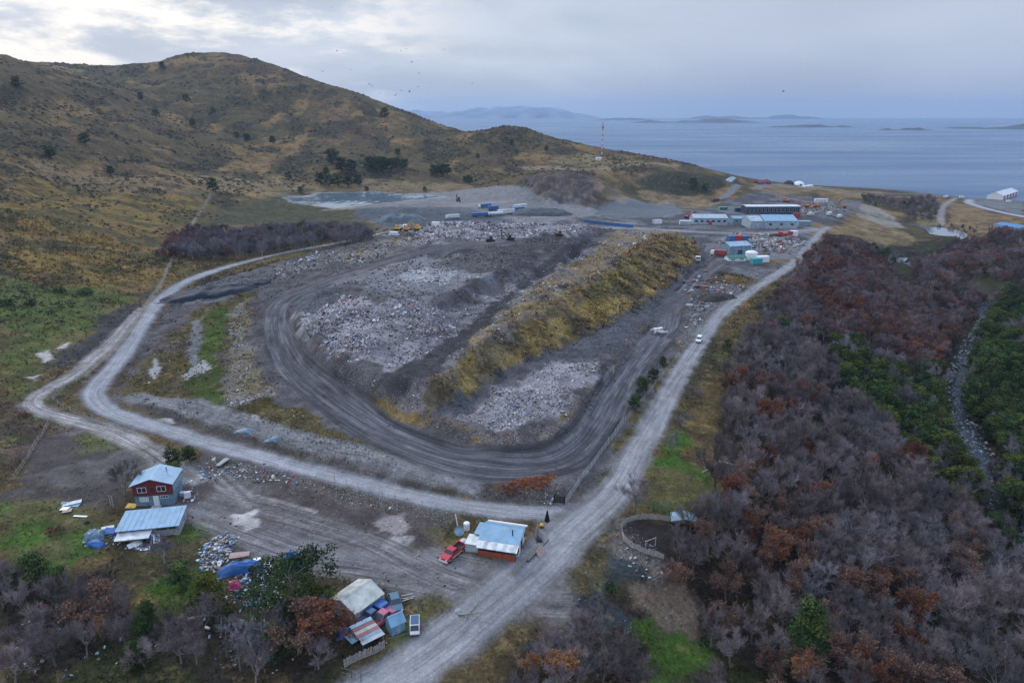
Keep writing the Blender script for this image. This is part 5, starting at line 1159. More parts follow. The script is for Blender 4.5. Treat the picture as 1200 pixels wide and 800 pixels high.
def pickup(name, label, loc, rz, m, bedm=None, group=None, stripe=None):
    o = thing(name, label, 'pickup', loc, rz, group)
    MB().prism([(-2.55, .45), (2.5, .42), (2.6, .62), (2.5, .95), (1.35, 1.08), (-.75, 1.08), (-.75, .62), (-2.6, .62)], -.86, .86).build('body', m, o, bevel=.05)
    bed = MB().box(-2.6, -.8, -.86, -.78, .60, 1.08).box(-2.6, -.8, .78, .86, .60, 1.08).box(-2.6, -2.5, -.777, .777, .60, 1.08).build('cargo_bed', m, o)
    MB().box(-2.495, -.76, -.775, .775, .625, .66).build('bed_floor', bedm or DARKIN, bed)
    cabin(o, -.75, 1.3, .82, 1.06, 1.58, m); wheels(o, (-1.6, 1.6), .9, .36); lights(o, 2.56, .86, .70)
    MB().box(2.5, 2.68, -.84, .84, .36, .56).build('bumper', stripe or CHROME, o); MB().box(-2.72, -2.6, -.84, .84, .40, .56).build('bumper', stripe or CHROME, o)
    if stripe: MB().box(-2.3, 2.2, -.885, -.868, .48, .60).box(-2.3, 2.2, .868, .885, .48, .60).build('side_stripe', stripe, o)
    for s in (-1, 1): MB().box(.85, 1.0, s * .98 - .09, s * .98 + .09, 1.08, 1.22).build('mirror', m, o)
    return o
def car(label, loc, rz, m, kind='car', group=None, name='parked_car', sc=1.0):
    o = thing(name, label, 'car', loc, rz, group, sc)
    if kind == 'suv': prof = [(-2.2, .45), (2.15, .42), (2.25, .65), (2.1, .98), (1.1, 1.12), (-2.2, 1.12), (-2.28, .7)]; cab = (-2.1, 1.15, 1.10, 1.74, (.25, .6))[:]
    else: prof = [(-2.1, .38), (2.05, .35), (2.18, .55), (2.05, .80), (1.0, .95), (-1.9, .98), (-2.18, .62)]; cab = (-1.75, 1.0, .94, 1.42, (.6, .65))
    MB().prism(prof, -.85, .85).build('body', m, o, bevel=.05); cabin(o, cab[0], cab[1], .80, cab[2], cab[3], m, cab[4]); wheels(o, (-1.35, 1.35), .87, .32); lights(o, 2.14, .85, .60 if kind != 'suv' else .75)
    MB().box(2.1, 2.25, -.8, .8, .32, .50).build('bumper', BLACK, o); return o
def face(px, py, px2, py2): return heading(at(px, py), at(px2, py2))
# the red pickup faces down-left, toward the camera
pickup('pickup_truck', 'bright red pickup with pale lower trim parked left of the hut', at(531,650.5), face(541,641,520,659), CAR_RED, stripe=WHITE_W)
car('dark slate blue saloon car parked right of the barn', at(463.5,709), face(461,698,466,715), CAR_TEAL)
pickup('pickup_truck', 'faded pink pickup with an open rusty bed beside the tiny pale blue shed', at(448,728), face(440,736,456,722), CAR_PINK, RUST)
o = pickup('pickup_truck', 'dark blue covered pickup against the barn wall', at(437,723.5), face(448,715,430,731), CAR_BLUE); MB().box(-2.55, -.85, -.84, .84, 1.09, 1.5).build('canopy', TARP_B, o, bevel=.08)
o = thing('small_van', 'small white van with dark windscreen and red skirt standing in the open yard', 'van', at(486.5,738), face(487,728,486.5,744), None, .85)
MB().prism([(-1.5, .4), (1.6, .4), (1.7, .7), (1.45, 1.15), (.95, 1.9), (-1.5, 1.95)], -.8, .8).build('body', CAR_WHITE, o, bevel=.06); MB().hexa([(1.47, -.7, 1.16), (1.52, -.7, 1.18), (1.52, .7, 1.18), (1.47, .7, 1.16), (.98, -.66, 1.86), (1.03, -.66, 1.88), (1.03, .66, 1.88), (.98, .66, 1.86)]).build('windscreen', GLASS, o)
MB().box(-1.3, .8, -.68, .68, 1.96, 2.02).build('roof_rack', CAR_BLUE, o); MB().box(-1.45, 1.5, -.83, .83, .36, .55).build('skirt', REDP, o); wheels(o, (-1.0, 1.05), .82, .3); lights(o, 1.68, .8, .62)
car('white off-road car driving alone on the gravel road', at(819,400), face(824,391,816,406), CAR_WHITE, 'suv', name='off_road_car')
car('white car on the gravel road near the camp turn-off', at(946.5,298.5), face(950,292,943,303), CAR_WHITE, 'suv', name='off_road_car')

def lorry(label, loc, rz, cabm, boxm, L_=6.5, group=None, kind='box', name='lorry'):
    o = thing(name, label, 'lorry', loc, rz, group)
    MB().box(-L_/2, L_/2 + 1.9, -.55, .55, .55, .8).build('chassis', BLACK, o)
    MB().prism([(L_/2 + .1, .8), (L_/2 + 2.0, .75), (L_/2 + 2.05, 1.5), (L_/2 + 1.75, 2.7), (L_/2 + .1, 2.75)], -1.15, 1.15).build('cab', cabm, o, bevel=.06); MB().hexa([(L_/2 + 2.03, -1.0, 1.55), (L_/2 + 2.08, -1.0, 1.55), (L_/2 + 2.08, 1.0, 1.55), (L_/2 + 2.03, 1.0, 1.55), (L_/2 + 1.80, -1.0, 2.5), (L_/2 + 1.85, -1.0, 2.5), (L_/2 + 1.85, 1.0, 2.5), (L_/2 + 1.80, 1.0, 2.5)]).build('windscreen', GLASS, o)
    if kind == 'box': MB().box(-L_/2, L_/2 - .05, -1.2, 1.2, .95, 3.1).build('box_body', boxm, o, bevel=.04)
    elif kind == 'tank': MB().cyl((-L_/2, 0, 1.9), (L_/2 - .1, 0, 1.9), 1.15, n=14).build('tank', boxm, o, True)
    else: MB().box(-L_/2, L_/2 - .1, -1.2, 1.2, .85, 1.05).box(-L_/2, L_/2 - .1, -1.2, -1.1, 1.053, 1.7).box(-L_/2, L_/2 - .1, 1.1, 1.2, 1.053, 1.7).box(-L_/2, -L_/2 + .1, -1.097, 1.097, 1.053, 1.7).build('load_bed', boxm, o)
    wheels(o, (-L_/2 + .8, -L_/2 + 1.9, L_/2 + 1.1), 1.2, .5, .35); return o
def trailer(label, loc, rz, m, L_=12.5, h=2.7, group=None, tank=False):
    o = thing('trailer', label, 'trailer', loc, rz, group)
    if tank: MB().cyl((-L_/2, 0, 2.1), (L_/2, 0, 2.1), 1.25, n=16).build('tank', m, o)
    else:
        b = MB().box(-L_/2, L_/2, -1.25, 1.25, 1.1, 1.1 + h).build('box_body', m, o, bevel=.05); rb = MB()
        for k in range(9): x = -L_/2 + .6 + k * (L_ - 1.2) / 8; rb.box(x - .05, x + .05, -1.31, -1.253, 1.15, 1.05 + h)
        rb.build('rib', m, b)
    MB().box(-L_/2 + .3, L_/2 - .3, -.5, .5, .8, 1.09).build('chassis', BLACK, o); wheels(o, (-L_/2 + 1.2, -L_/2 + 2.4, -L_/2 + 3.6), 1.22, .5, .35)
    MB().box(L_/2 - 2.2, L_/2 - 2.0, -.8, .8, 0, .8).build('support_leg', BLACK, o); return o
g = 'trailers parked beyond the landfill'
trailer('white box trailer, farthest right of the parked row', at(609.5,245.5), face(600,245,619.5,244.5), TIN_W, 13, 2.9, g)
trailer('blue box trailer in front of the farthest white one', at(605,249), face(596,249,615,248), DEEPBLUE, 13, 2.7, g)
trailer('white trailer in the middle of the parked row', at(593.5,251.5), face(583,252,604,250.5), TIN_W, 13, 2.8, g)
trailer('white tank trailer left of the middle white trailer', at(579.5,253.5), face(569,254,590,253), TIN_W, 13, 2.5, g, True)
trailer('blue low trailer at the left end of the parked row', at(562.5,254.5), face(553,254.5,572,254), DEEPBLUE, 11.5, 2.2, g)
trailer('short blue trailer behind the left end of the parked row', at(578,247), face(573,247,584,246.5), DEEPBLUE, 8, 2.6, g)
lorry('blue lorry with white cab parked behind the trailer row', at(569,243.5), face(585,243,562,244), CAR_WHITE, DEEPBLUE, 9)
lorry('white lorry parked on the pale flat beside the lagoon', at(532,256.5), face(541,256.5,522,257), CAR_WHITE, TIN_W, 8)
lorry('white tipper lorry waiting at the end of the haul road', at(817.5,305), face(817,300,817.5,308), CAR_WHITE, CAR_BLUE, 5, None, 'bed')
lorry('white box lorry behind the big warehouse', at(949,253.5), face(944,254,955,253), CAR_WHITE, TIN_W, 6)
lorry('white van-bodied lorry, left of the pair in the gravel yard', at(971,253), face(963,253,980,252), CAR_WHITE, TIN_W, 7)
lorry('white van-bodied lorry, right of the pair in the gravel yard', at(983,256), face(975,257,992,255), CAR_WHITE, TIN_W, 6)
lorry('white lorry parked above the navy office block', at(879,244), face(874,244,885,244), CAR_WHITE, TIN_W, 6)
lorry('red lorry with an open bed in the scrap yard row', at(908,277.5), face(900,277.5,916,277), REDP, RUST, 7, None, 'bed'); lorry('long red flatbed lorry at the right end of the scrap yard', at(920,277), face(914,277.5,928,277), REDP, REDP, 8, None, 'bed')
lorry('rust-red box lorry beside the small blue-grey shed', at(844,300), face(852,300,836,300), CAR_WHITE, TIN_R, 6)
lorry('white cabin lorry on the coast road bend', at(1108,232.5), face(1100,233,1116,232), REDP, TIN_W, 8)
for (px, py), lb in (((1127,232), 'white van parked beside the coast road bend'), ((1072,232.5), 'white van on the low coast road'), ((462.5,276.5), 'white van parked at the edge of the dark wood'), ((1182,237), 'white van beside the white warehouse'), ((511.5,265), 'pale blue cabin van behind the rubbish mound')):
    o = thing('parked_van', lb, 'van', at(px, py), random.uniform(-.3, .3)); MB().prism([(-2.6, .4), (2.5, .4), (2.6, 1.0), (1.9, 1.9), (1.6, 2.3), (-2.6, 2.35)], -.95, .95).build('body', CAR_WHITE, o, bevel=.06); MB().hexa([(2.4, -.85, 1.25), (2.46, -.85, 1.28), (2.46, .85, 1.28), (2.4, .85, 1.25), (1.9, -.8, 1.93), (1.96, -.8, 1.96), (1.96, .8, 1.96), (1.9, .8, 1.93)]).build('windscreen', GLASS, o); wheels(o, (-1.6, 1.6), .97, .38)
# tracked machines
def digger(label, loc, rz, m, sc=1.0, arm=1, name='excavator', group=None, reach=0.0):
    o = thing(name, label, 'excavator' if arm else 'bulldozer', loc, rz, group, sc)
    for s in (-1, 1): MB().prism([(-1.9, .25), (-1.6, 0), (1.6, 0), (1.9, .25), (1.9, .6), (1.6, .85), (-1.6, .85), (-1.9, .6)], s * 1.0 - .3, s * 1.0 + .3).build('track', BLACK, o)
    MB().box(-2.0, 1.3, -1.15, 1.15, .9, 1.75).build('body', m, o, bevel=.12); c = MB().box(-.2, 1.3, -1.1, -.05, 1.753, 2.95).build('cab', m, o, bevel=.06); MB().box(1.303, 1.33, -1.0, -.15, 1.85, 2.8).box(-.1, 1.2, -1.135, -1.105, 1.9, 2.8).build('window', GLASS, c)
    MB().box(-2.4, -1.95, -1.05, 1.05, .95, 1.7).build('counterweight', BLACK, o)
    if arm:
        a = MB(); a.prism([(1.0, 1.6), (1.35, 1.4), (3.6, 4.1), (5.6, 3.6), (5.55, 4.0), (3.5, 4.6)], .15, .5); a.build('boom', m, o); s_ = MB().prism([(5.3, 4.1), (5.75, 4.0), (5.2 + reach, 1.3), (4.9 + reach, 1.35)], .18, .47).build('stick', m, o); MB().prism([(4.7 + reach, 1.3), (5.4 + reach, 1.3), (5.2 + reach, .5), (4.4 + reach, .35), (4.3 + reach, .7)], -.25, .9).build('bucket', RUST, s_)
    else:
        MB().prism([(2.3, .1), (2.5, 0), (2.6, .6), (2.45, 1.2), (2.3, 1.15), (2.45, .6)], -1.7, 1.7).build('blade', m, o); MB().box(1.5, 2.4, -1.28, -1.1, .35, .55).box(1.5, 2.4, 1.1, 1.28, .35, .55).build('push_arm', m, o)
    return o
digger('orange excavator with raised boom at the back of the camp yard', at(921,237), 2.6, CAB_ORANGE, 1.4)
digger('orange excavator, left of the close pair in the camp yard', at(944,243), 2.9, CAB_ORANGE, 1.4, reach=1.5); digger('orange-red loader, right of the close pair in the camp yard', at(956,243), 3.1, CAB_ORANGE, 1.4, 0, 'bulldozer')
digger('yellow excavator among the plant at the edge of the dark wood', at(490,270), 2.8, CAB_YELLOW, 1.05, reach=-1.0); digger('yellow bulldozer left of the yellow excavator', at(478,271), 3.3, CAB_YELLOW, 1.1, 0, 'bulldozer'); digger('yellow crawler at the left end of the plant row', at(466,270.5), 2.9, CAB_YELLOW, 1.1, 0, 'bulldozer')
lorry('white tipper lorry standing between the yellow machines', at(472,267.5), face(465,268,480,267), CAR_WHITE, TIN_W, 6, None, 'bed')
digger('dark bulldozer working on the rubbish mound', at(574,283), .4, BLACK, .8, 0, 'bulldozer'); digger('black excavator on the rubbish mound right of the bulldozer', at(598,281.5), 2.7, BLACK, .8); digger('rust-brown bulldozer at the dark pit of the mound', at(655,276), .2, RUST, .8, 0, 'bulldozer'); digger('dark excavator far off beside the lagoon', at(537,236), 1.8, BLACK, 1.2)
digger('red excavator beside the long low warehouse', at(806,256), .4, REDP, 1.2)
# ------------------------------------------------------------------ fences: one thing each, every post a part
def along(P, step):
    """points every step metres along ground points, with heading"""
    P = [np.array(p[:2]) for p in P]; out = []; carry = 0.0
    for a, b in zip(P[:-1], P[1:]):
        L_ = np.linalg.norm(b - a); d = carry
        while d < L_: q = a + (b - a) * d / L_; out.append((q[0], q[1], float(HZ(*q)), math.atan2(b[1] - a[1], b[0] - a[0]))); d += step
        carry = d - L_
    return out
def fence(name, label, P, step=3.0, h=1.3, r=.06, m=None, rails=3, mesh=None, railm=None, lean=.06, rail_r=.015, cap=95):
    st = along(P, step)
    while len(st) > cap: step *= 1.15; st = along(P, step)
    o0 = st[0]; o = thing(name, label, 'fence', o0[:3]); base = Vector(o0[:3])
    pts = []
    for x, y, z, a in st:
        p = Vector((x, y, z)) - base; t = Vector((random.gauss(0, lean), random.gauss(0, lean), h * random.uniform(.92, 1.08))); q = MB().cyl(p - Vector((0, 0, .3)), p + t, r, r * .9, 6); q.build('post', m or WOOD, o); pts.append((p, p + t))
    w = MB()
    for (a, at_), (b, bt) in zip(pts[:-1], pts[1:]):
        for k in range(rails): f = (k + .6) / (rails + .0); w.cyl(a.lerp(at_, min(.97, f)), b.lerp(bt, min(.97, f)), rail_r, n=4, cap=False)
    w.build('rail', railm or WIRE, o)
    if mesh:
        g = MB()
        for (a, at_), (b, bt) in zip(pts[:-1], pts[1:]):
            L_ = (b - a).length; n = max(2, int(L_ / .16))
            for k in range(n): f = k / n; u = a.lerp(b, f); v = at_.lerp(bt, f); t = Vector((b - a)).normalized() * .010; g.poly([u - t, u + t, v + t, v - t])
        g.build('wire_mesh', mesh, o)
    return o
def picket(name, label, P, h=1.1, gap=.22, w_=.085, m=None, cap=90):
    st = along(P, gap)
    while len(st) > cap: gap *= 1.2; st = along(P, gap)
    o = thing(name, label, 'fence', st[0][:3]); base = Vector(st[0][:3]); tops = []
    for x, y, z, a in st:
        p = Vector((x, y, z)) - base; M_ = Matrix.Translation(p) @ Matrix.Rotation(a + random.gauss(0, .05), 4, 'Z') @ Matrix.Rotation(random.gauss(0, .03), 4, 'Y'); hh = h * random.uniform(.88, 1.1)
        q = MB().box(-w_, w_, -.015, .015, -.2, hh, M_=M_); q.build('board', m or WOODL, o); tops.append(p)
    rl = MB()
    for a, b in zip(tops[:-1:3], tops[3::3]):
        for z in (.3, .8): rl.cyl(a + Vector((0, 0, z * h)), b + Vector((0, 0, z * h)), .04, n=4)
    rl.build('rail', WOOD, o); return o
fence('wire_fence', 'long wire fence climbing from the pale track up to the lone hillside tree', ats([(62,470),(75,455),(100,440),(128,418),(150,393),(165,368),(178,348),(192,328),(200,310),(208,295),(220,272),(235,248),(247,229)]), 3.4, 1.5, .06, WOODL, 3, WIRE)
fence('wire_fence', 'short post fence on the inside of the gravel bend at left', ats([(62,470),(74,478),(88,484),(104,490),(130,500),(160,508)]), 3.0, 1.4, .08, WOODL, 2)
fence('wire_fence', 'low post fence between the left gravel road and the muddy yard', ats([(392,563),(415,570),(440,578),(470,587),(500,594),(530,601),(556,607)]), 3.0, 1.2, .07, WOODL, 2)
fence('wire_fence', 'pale chain-link fence between the haul road and the right gravel road', ats([(663,592),(673,576),(686,558),(698,541),(708,527),(720,512),(731,496)]), 2.4, 1.7, .06, WOODL, 3, WIRE, rail_r=.03)
fence('wire_fence', 'post fence running on along the verge up to the camp', ats([(733,494),(752,470),(772,446),(790,424),(806,403),(822,382),(838,366),(862,345),(888,328)]), 4.0, 1.3, .06, WOODL, 2)
fence('rail_fence', 'old rail fence along the upper edge of the grey dirt plot', ats([(57,498),(50,510),(42,522),(34,536),(24,552),(14,566)]), 2.2, 1.1, .08, WOODL, 2, None, WOOD, .12, .045)
fence('rail_fence', 'dark slatted fence in front of the hut lawn', ats([(521,632),(525,624),(531,616),(536,609)]), 1.0, 1.0, .06, WOODD, 4, None, WOODD, .05, .06)
fence('wire_fence', 'few thin dark posts at the near edge of the road', ats([(400,790),(415,795),(425,800),(430,806)]), 1.6, 1.5, .05, WOODD, 2)
fence('wire_fence', 'thin post line along the open yard right of the white van', ats([(455,752),(475,747),(495,738),(515,722),(530,705)]), 3.0, 1.0, .04, WOODD, 1)
picket('picket_fence', 'pale picket fence in front of the patchwork lean-to', ats([(404,782),(412,777),(425,771),(440,765),(451,759)]), 1.35)
# corral
ring = ats([(790,612),(776,609),(760,607.5),(746,608.5),(735,612),(729,618),(728.5,625),(731,633),(739,640),(750,645.5),(762,650),(778,655)])
picket('corral', 'round corral of grey boards beside the leafless wood', ring, 1.05, .5, .27, WOODL)
o = thing('timber_portal', 'bare timber gate frame standing inside the round corral', 'gate frame', at(762,641), .5)
for x in (-1.1, 1.1): MB().cyl((x, 0, -.3), (x, 0, 1.7), .09, n=6).build('post', WOODL, o)
MB().cyl((-1.15, 0, 1.55), (1.15, 0, 1.6), .07, n=6).build('crossbar', WOODL, o)
A, B = at(765,601), at(786,608); o = thing('goal_frame', 'green goalpost frame behind the round corral', 'goal', A, heading(A, B)); w_ = math.hypot(*(B - A)[:2])
for x in (0, w_): MB().cyl((x, 0, -.3), (x, 0, 2.1), .07, n=6).build('post', GREEN_P, o)
MB().cyl((-.05, 0, 2.05), (w_ + .05, 0, 2.05), .07, n=6).build('crossbar', GREEN_P, o)
nt_ = MB()
for k in range(12): nt_.cyl((w_ * k / 12, 0, 2.0), (w_ * k / 12, 1.2, .05), .012, n=3, cap=False)
for k in range(5): nt_.cyl((0, k * .28, 2.0 - k * .45), (w_, k * .28, 2.0 - k * .45), .012, n=3, cap=False)
nt_.build('net', GREEN_P, o)
o = thing('metal_cover', 'blue-grey sheet roof of a low pen half hidden in the wood', 'pen roof', at(801,614), -.15); MB().prism([(-2.4, 1.3), (0, 1.9), (2.4, 1.3), (2.4, 1.38), (0, 1.99), (-2.4, 1.38)], -1.5, 1.5).build('roof', TIN_D, o)
for x in (-2.2, 2.2):
    for y in (-1.3, 1.3): MB().box(x - .06, x + .06, y - .06, y + .06, -.3, 1.32).build('post', WOODD, o)
# black gate and the dark pennant by the junction
A, B = at(649,589.5), at(661.5,590.5); o = thing('gate', 'black barred gate at the mouth of the left gravel road', 'gate', A, heading(A, B)); w_ = math.hypot(*(B - A)[:2])
MB().box(-.08, .08, -.08, .08, -.2, 1.9).build('post', BLACK, o); MB().box(w_ - .08, w_ + .08, -.08, .08, -.2, 1.9).build('post', BLACK, o)
q = MB().box(.09, w_ - .09, -.03, .03, .3, .42).box(.09, w_ - .09, -.03, .03, 1.5, 1.62)
for k in range(7): x = .2 + k * (w_ - .4) / 6; q.box(x - .10, x + .10, -.026, .026, .423, 1.497)
q.build('bars', BLACK, o)
o = thing('closed_parasol', 'tall closed black parasol standing where the two roads meet', 'parasol', at(641,617), 0, None, 1.25); MB().cyl((0, 0, -.2), (0, 0, 2.9), .05, n=6).build('pole', WOODL, o)
cl = MB(); 
for j in range(8): a0, a1 = 6.2832 * j / 8, 6.2832 * (j + 1) / 8; am = (a0 + a1) / 2; cl.poly([(.05 * math.cos(am), .05 * math.sin(am), 2.85), (.40 * math.cos(a0), .40 * math.sin(a0), .95), (.24 * math.cos(am), .24 * math.sin(am), .8), (.40 * math.cos(a1), .40 * math.sin(a1), .95)])
cl.build('canopy', BLACK, o)
# around the hut
o = thing('dish', 'grey satellite dish tilted up on the lawn left of the hut', 'satellite dish', at(538.5,628.5), 0); d = MB().dome((0, 0, 0), .85, .85, .28, 18, 5).build('reflector', TIN_D, o, True); d.location = (0, -.1, 1.2); d.rotation_euler = (R(225), 0, 0); MB().cyl((0, .2, -.2), (0, .15, 1.0), .07).build('stand', CHROME, o); a_ = MB().cyl((0, -.2, .75), (0, -1.1, 1.6), .025, n=5).build('feed_arm', CHROME, o)
def tank(label, px, py, r, h, m, cat='water tank', lidm=None, name='water_tank'):
    o = thing(name, label, cat, at(px, py)); MB().cyl((0, 0, -.05), (0, 0, h), r, n=16).build('body', m, o, False); MB().dome((0, 0, h), r * .98, r * .98, r * .3, 16, 4).build('lid', lidm or m, o, True); return o
tank('white upright water tank behind the satellite dish', 547,620, .55, 1.3, WHITE_W); tank('short white water tank beside the red pickup', 543.5,638.5, .6, 1.0, WHITE_W, lidm=TIN_W); tank('white round tank beside the blue-grey shed in the scrap yard', 880,303.5, 3.0, 3.4, WHITE_W)
o = thing('leaning_post', 'white post leaning behind the satellite dish', 'post', at(536.5,616)); MB().cyl((0, 0, -.3), (-.35, 0, 2.3), .12, .10, 7).build('shaft', WHITE_W, o)
o = thing('ramp', 'long grey plank walkway along the right side of the hut', 'walkway', at(628.5,644), heading(at(617,657), at(641,631))); Lr = math.hypot(*(at(617,657) - at(641,631))[:2]); q = MB()
for k in range(14): q.box(-Lr/2 + k * Lr/14, -Lr/2 + (k + .93) * Lr/14, -.55, .55, .25, .32)
q.build('plank', WOOD, o); MB().box(-Lr/2, Lr/2, -.5, -.38, -.3, .247).box(-Lr/2, Lr/2, .38, .5, -.3, .247).build('beam', WOODD, o)
picket('picket_fence', 'short pale picket fence at the near corner of the hut', ats([(601,675),(607,670),(613,663),(618,656)]), 1.2, .24)
picket('picket_fence', 'reddish board fence behind the hut by the parasol', ats([(627,632),(629,626),(630,620)]), 1.5, .3, .14, PINKB)
o = thing('sign_board', 'pinkish board leaning beside the walkway of the hut', 'board', at(636,650), .9); q = MB().box(-1.0, 1.0, -.04, .04, 0, 1.25).build('panel', PINKB, o); q.rotation_euler = (R(-38), 0, 0); MB().box(-.9, -.8, .02, .9, -.1, .06).box(.8, .9, .02, .9, -.1, .06).build('strut', WOODD, o)
o = thing('flower_tub', 'yellow round tub beside the parasol', 'tub', at(635,618)); MB().cyl((0, 0, -.05), (0, 0, .6), .3, .4, 12).build('pot', WOODD, o); MB().dome((0, 0, .5), .42, .42, .4, 10, 4).build('plant', YEL, o, True)
o = thing('tyre_pile', 'small dark pile of tyres beside the hut walkway', 'tyre pile', at(631,636)); 
for k in range(4): MB().cyl((.3 * (k % 2), .25 * (k % 3), k * .2), (.3 * (k % 2), .25 * (k % 3), k * .2 + .19), .36, n=12).build('tyre', RUBBER, o)
# poles
def pole(label, px, py, h, r=.12, m=None, arm=False):
    o = thing('utility_pole' if arm else 'pole', label, 'pole', at(px, py)); MB().cyl((0, 0, -.5), (0, 0, h), r, r * .7, 8).build('shaft', m or WOOD, o)
    if arm: MB().box(-.8, .8, -.06, .06, h - .5, h - .36).build('crossarm', WOOD, o)
pole('thin pole standing in front of the grey shed', 209.5,637, 2.6, .07, CHROME); pole('grey pole leaning at the left end of the shed', 133,594, 2.4, .10, WOODL); pole('short post beside the leaning grey pole', 130,592, 2.2, .10, WOODL)
pole('yellow marker post at the haul road fork', 770,391, 2.4, .16, YEL); pole('yellow marker post on the haul road verge', 719,437, 2.0, .15, YEL); pole('white marker post on the yellow bank', 724,365, 2.4, .13, WHITE_W); pole('yellow marker post left of the scrap heap', 795,367, 2.0, .14, YEL)
# ------------------------------------------------------------------ tarpaulins, boards and junk that can be told apart
def tarp(label, px, py, lx, ly, h, m, rz=0.0, seed=1, name='tarp_heap', cat='tarpaulin', zoff=0.0):
    n = 26; X, Y = np.meshgrid(np.linspace(-1, 1, n), np.linspace(-1, 1, n)); rr = np.maximum(np.abs(X) ** 3 + np.abs(Y) ** 3, 0) ** (1 / 3)
    edge = 1 + (fbm(np.arctan2(Y, X) + seed * 9, np.zeros_like(X), .6, 3, seed) - .5) * .45
    z = h * np.clip(1 - rr ** 2.2, 0, 1) ** .6 * (.55 + .9 * fbm(X * 3 + seed, Y * 3, 1.0, 4, seed)) + .05
    p = at(px, py); v = np.stack([X * lx * edge, Y * ly * edge, z], -1).reshape(-1, 3)
    c, s = math.cos(rz), math.sin(rz); gx = p[0] + v[:, 0] * c - v[:, 1] * s; gy = p[1] + v[:, 0] * s + v[:, 1] * c; v[:, 2] += HZ(gx, gy) - p[2] + zoff
    i = np.arange(n * n).reshape(n, n); q = np.stack([i[:-1, :-1], i[:-1, 1:], i[1:, 1:], i[1:, :-1]], -1).reshape(-1, 4)
    o = link(name, np_mesh(name, v, quads=q, smooth=True, mats=[m])); o.location = tuple(p); o.rotation_euler = (0, 0, rz); tag(o, label, cat); return o
tarp('long heap under black sheeting beside the left gravel road', 250,346, 17, 6.5, 2.6, TARP_K, .30, 3); tarp('second smaller heap under black sheeting right of the long one', 300,334, 6, 3.2, 1.6, TARP_K, .1, 5)
for k, (px, py) in enumerate([(222,345),(232,342),(241,347),(252,341),(262,344),(272,339),(283,340),(246,350),(230,350)]):
    p = at(px, py); o = thing('tyre', 'old tyre weighing down the black sheeting', 'tyre', (p[0], p[1], p[2] + 1.3), 0, 'tyres on the black sheeting'); MB().cyl((0, 0, 0), (0, 0, .3), .6, n=12).build('tread', RUBBER, o)
tarp('long blue tarpaulin over a hulk at the edge of the umbrella trees', 284,668, 3.6, 1.3, 1.5, TARP_B, .28, 7); tarp('blue rounded tarpaulin behind the tallest umbrella tree', 342,660, 1.6, 1.3, 1.9, TARP_B, .2, 8); tarp('pink heap of plastic among the umbrella trees', 276,688, .8, .7, 1.2, PINK, 0, 9, 'plastic_heap', 'heap'); tarp('deep blue boat-shaped cover left of the patchwork lean-to', 412,742, 1.9, .9, .9, TARP_B, .1, 10)
tarp('pale blue tarpaulin heap in the grass left of the grey shed', 111,629, 1.6, 1.4, 1.2, TARP_L, .3, 11); tarp('blue tarpaulin bundle under the pale one in the grass', 113,638, 1.4, .9, .8, TARP_B, -.3, 12)
tarp('dark spoil heap at the end of the scrap verge', 838,350, 9, 4, 2.2, SOIL, .6, 15, 'spoil_heap', 'heap'); tarp('grey gravel heap behind the parked trailers', 635,251, 24, 12, 4.2, mat('gravel_heap', (.060,.068,.074), .9, var=.3, scale=.3, bump=.6, bscale=2), .1, 16, 'gravel_heap', 'heap'); tarp('blue-grey gravel heap behind the yellow machines', 468,258, 16, 8, 4, mat('gravel_heap_blue', (.10,.12,.14), .9, var=.3, scale=.3), 0, 17, 'gravel_heap', 'heap')
tarp('bluish fly-tipped sheet on the bank below the secondary track', 286,505, 2.0, .7, .35, TARP_L, -.2, 18); tarp('second bluish sheet further right on the same bank', 317,516, 1.7, .6, .35, TARP_L, -.25, 19)
def boards(label, px, py, n, l, w_, m, rz, name='board_stack', cat='boards', spread=.25, th=.05, tilt=0.0):
    o = thing(name, label, cat, at(px, py), rz)
    for k in range(n):
        q = MB().box(-l/2, l/2, -w_/2, w_/2, 0, th).build('board', m[k % len(m)], o); q.location = (random.gauss(0, spread), random.gauss(0, spread), .1 + k * (th + .035)); q.rotation_euler = (random.gauss(tilt, .06), random.gauss(0, .06), random.gauss(0, .25))
    return o
boards('pale blue roofing panel lying in the meadow', 84,591, 2, 3.6, 1.3, [TIN_C, TIN_W], .12); boards('small white panel and rubble below the pale blue roofing panel', 77,599, 3, 1.5, 1.0, [WHITE_W, PINKB], .2); boards('long white plank in the grass left of the shed', 95,606, 1, 2.4, .5, [WHITE_W], 0)
boards('pinkish plank board lying beside the junk heaps', 280,651, 2, 3.2, 1.1, [PINKB, PINKB], .12); boards('white sheets stacked in front of the grey shed', 157,628, 6, 3.4, 1.7, [WHITE_W, TIN_W, WHITE_W], .15, spread=.5); boards('white cupboard boards tipped over before the shed', 156,640, 3, 1.4, 1.0, [WHITE_W], 1.2, spread=.3, tilt=.5); boards('white slab in the grass right of the cupboard boards', 169,644, 1, 1.5, .6, [WHITE_W], .2)
boards('blue and white sheets leaning at the left end of the shed', 130,623, 5, 2.0, 1.2, [TIN_C, TARP_B, WHITE_W], .3, spread=.5, tilt=.4); boards('pale blue door panel among the umbrella trees', 299,707, 2, 2.6, 1.4, [TIN_C, TIN_B], .6, tilt=.5); boards('white sheets between the umbrella trees', 311,665, 4, 1.8, 1.1, [WHITE_W, TIN_W], 2.2, spread=.5); boards('grey sheet standing among the dead trunks', 275,735, 1, 1.6, 2.0, [TIN_G], 0, tilt=.9)
boards('two pale concrete slabs tipped beside the left gravel road', 260,542, 2, 3.0, .9, [CONC, CONC], 1.2, spread=.9, th=.25, name='slab_pair'); boards('row of pale slabs along the haul road edge', 769,389, 5, 3.0, 1.0, [CONC, WHITE_W], .2, spread=1.4, th=.3, name='slab_row')
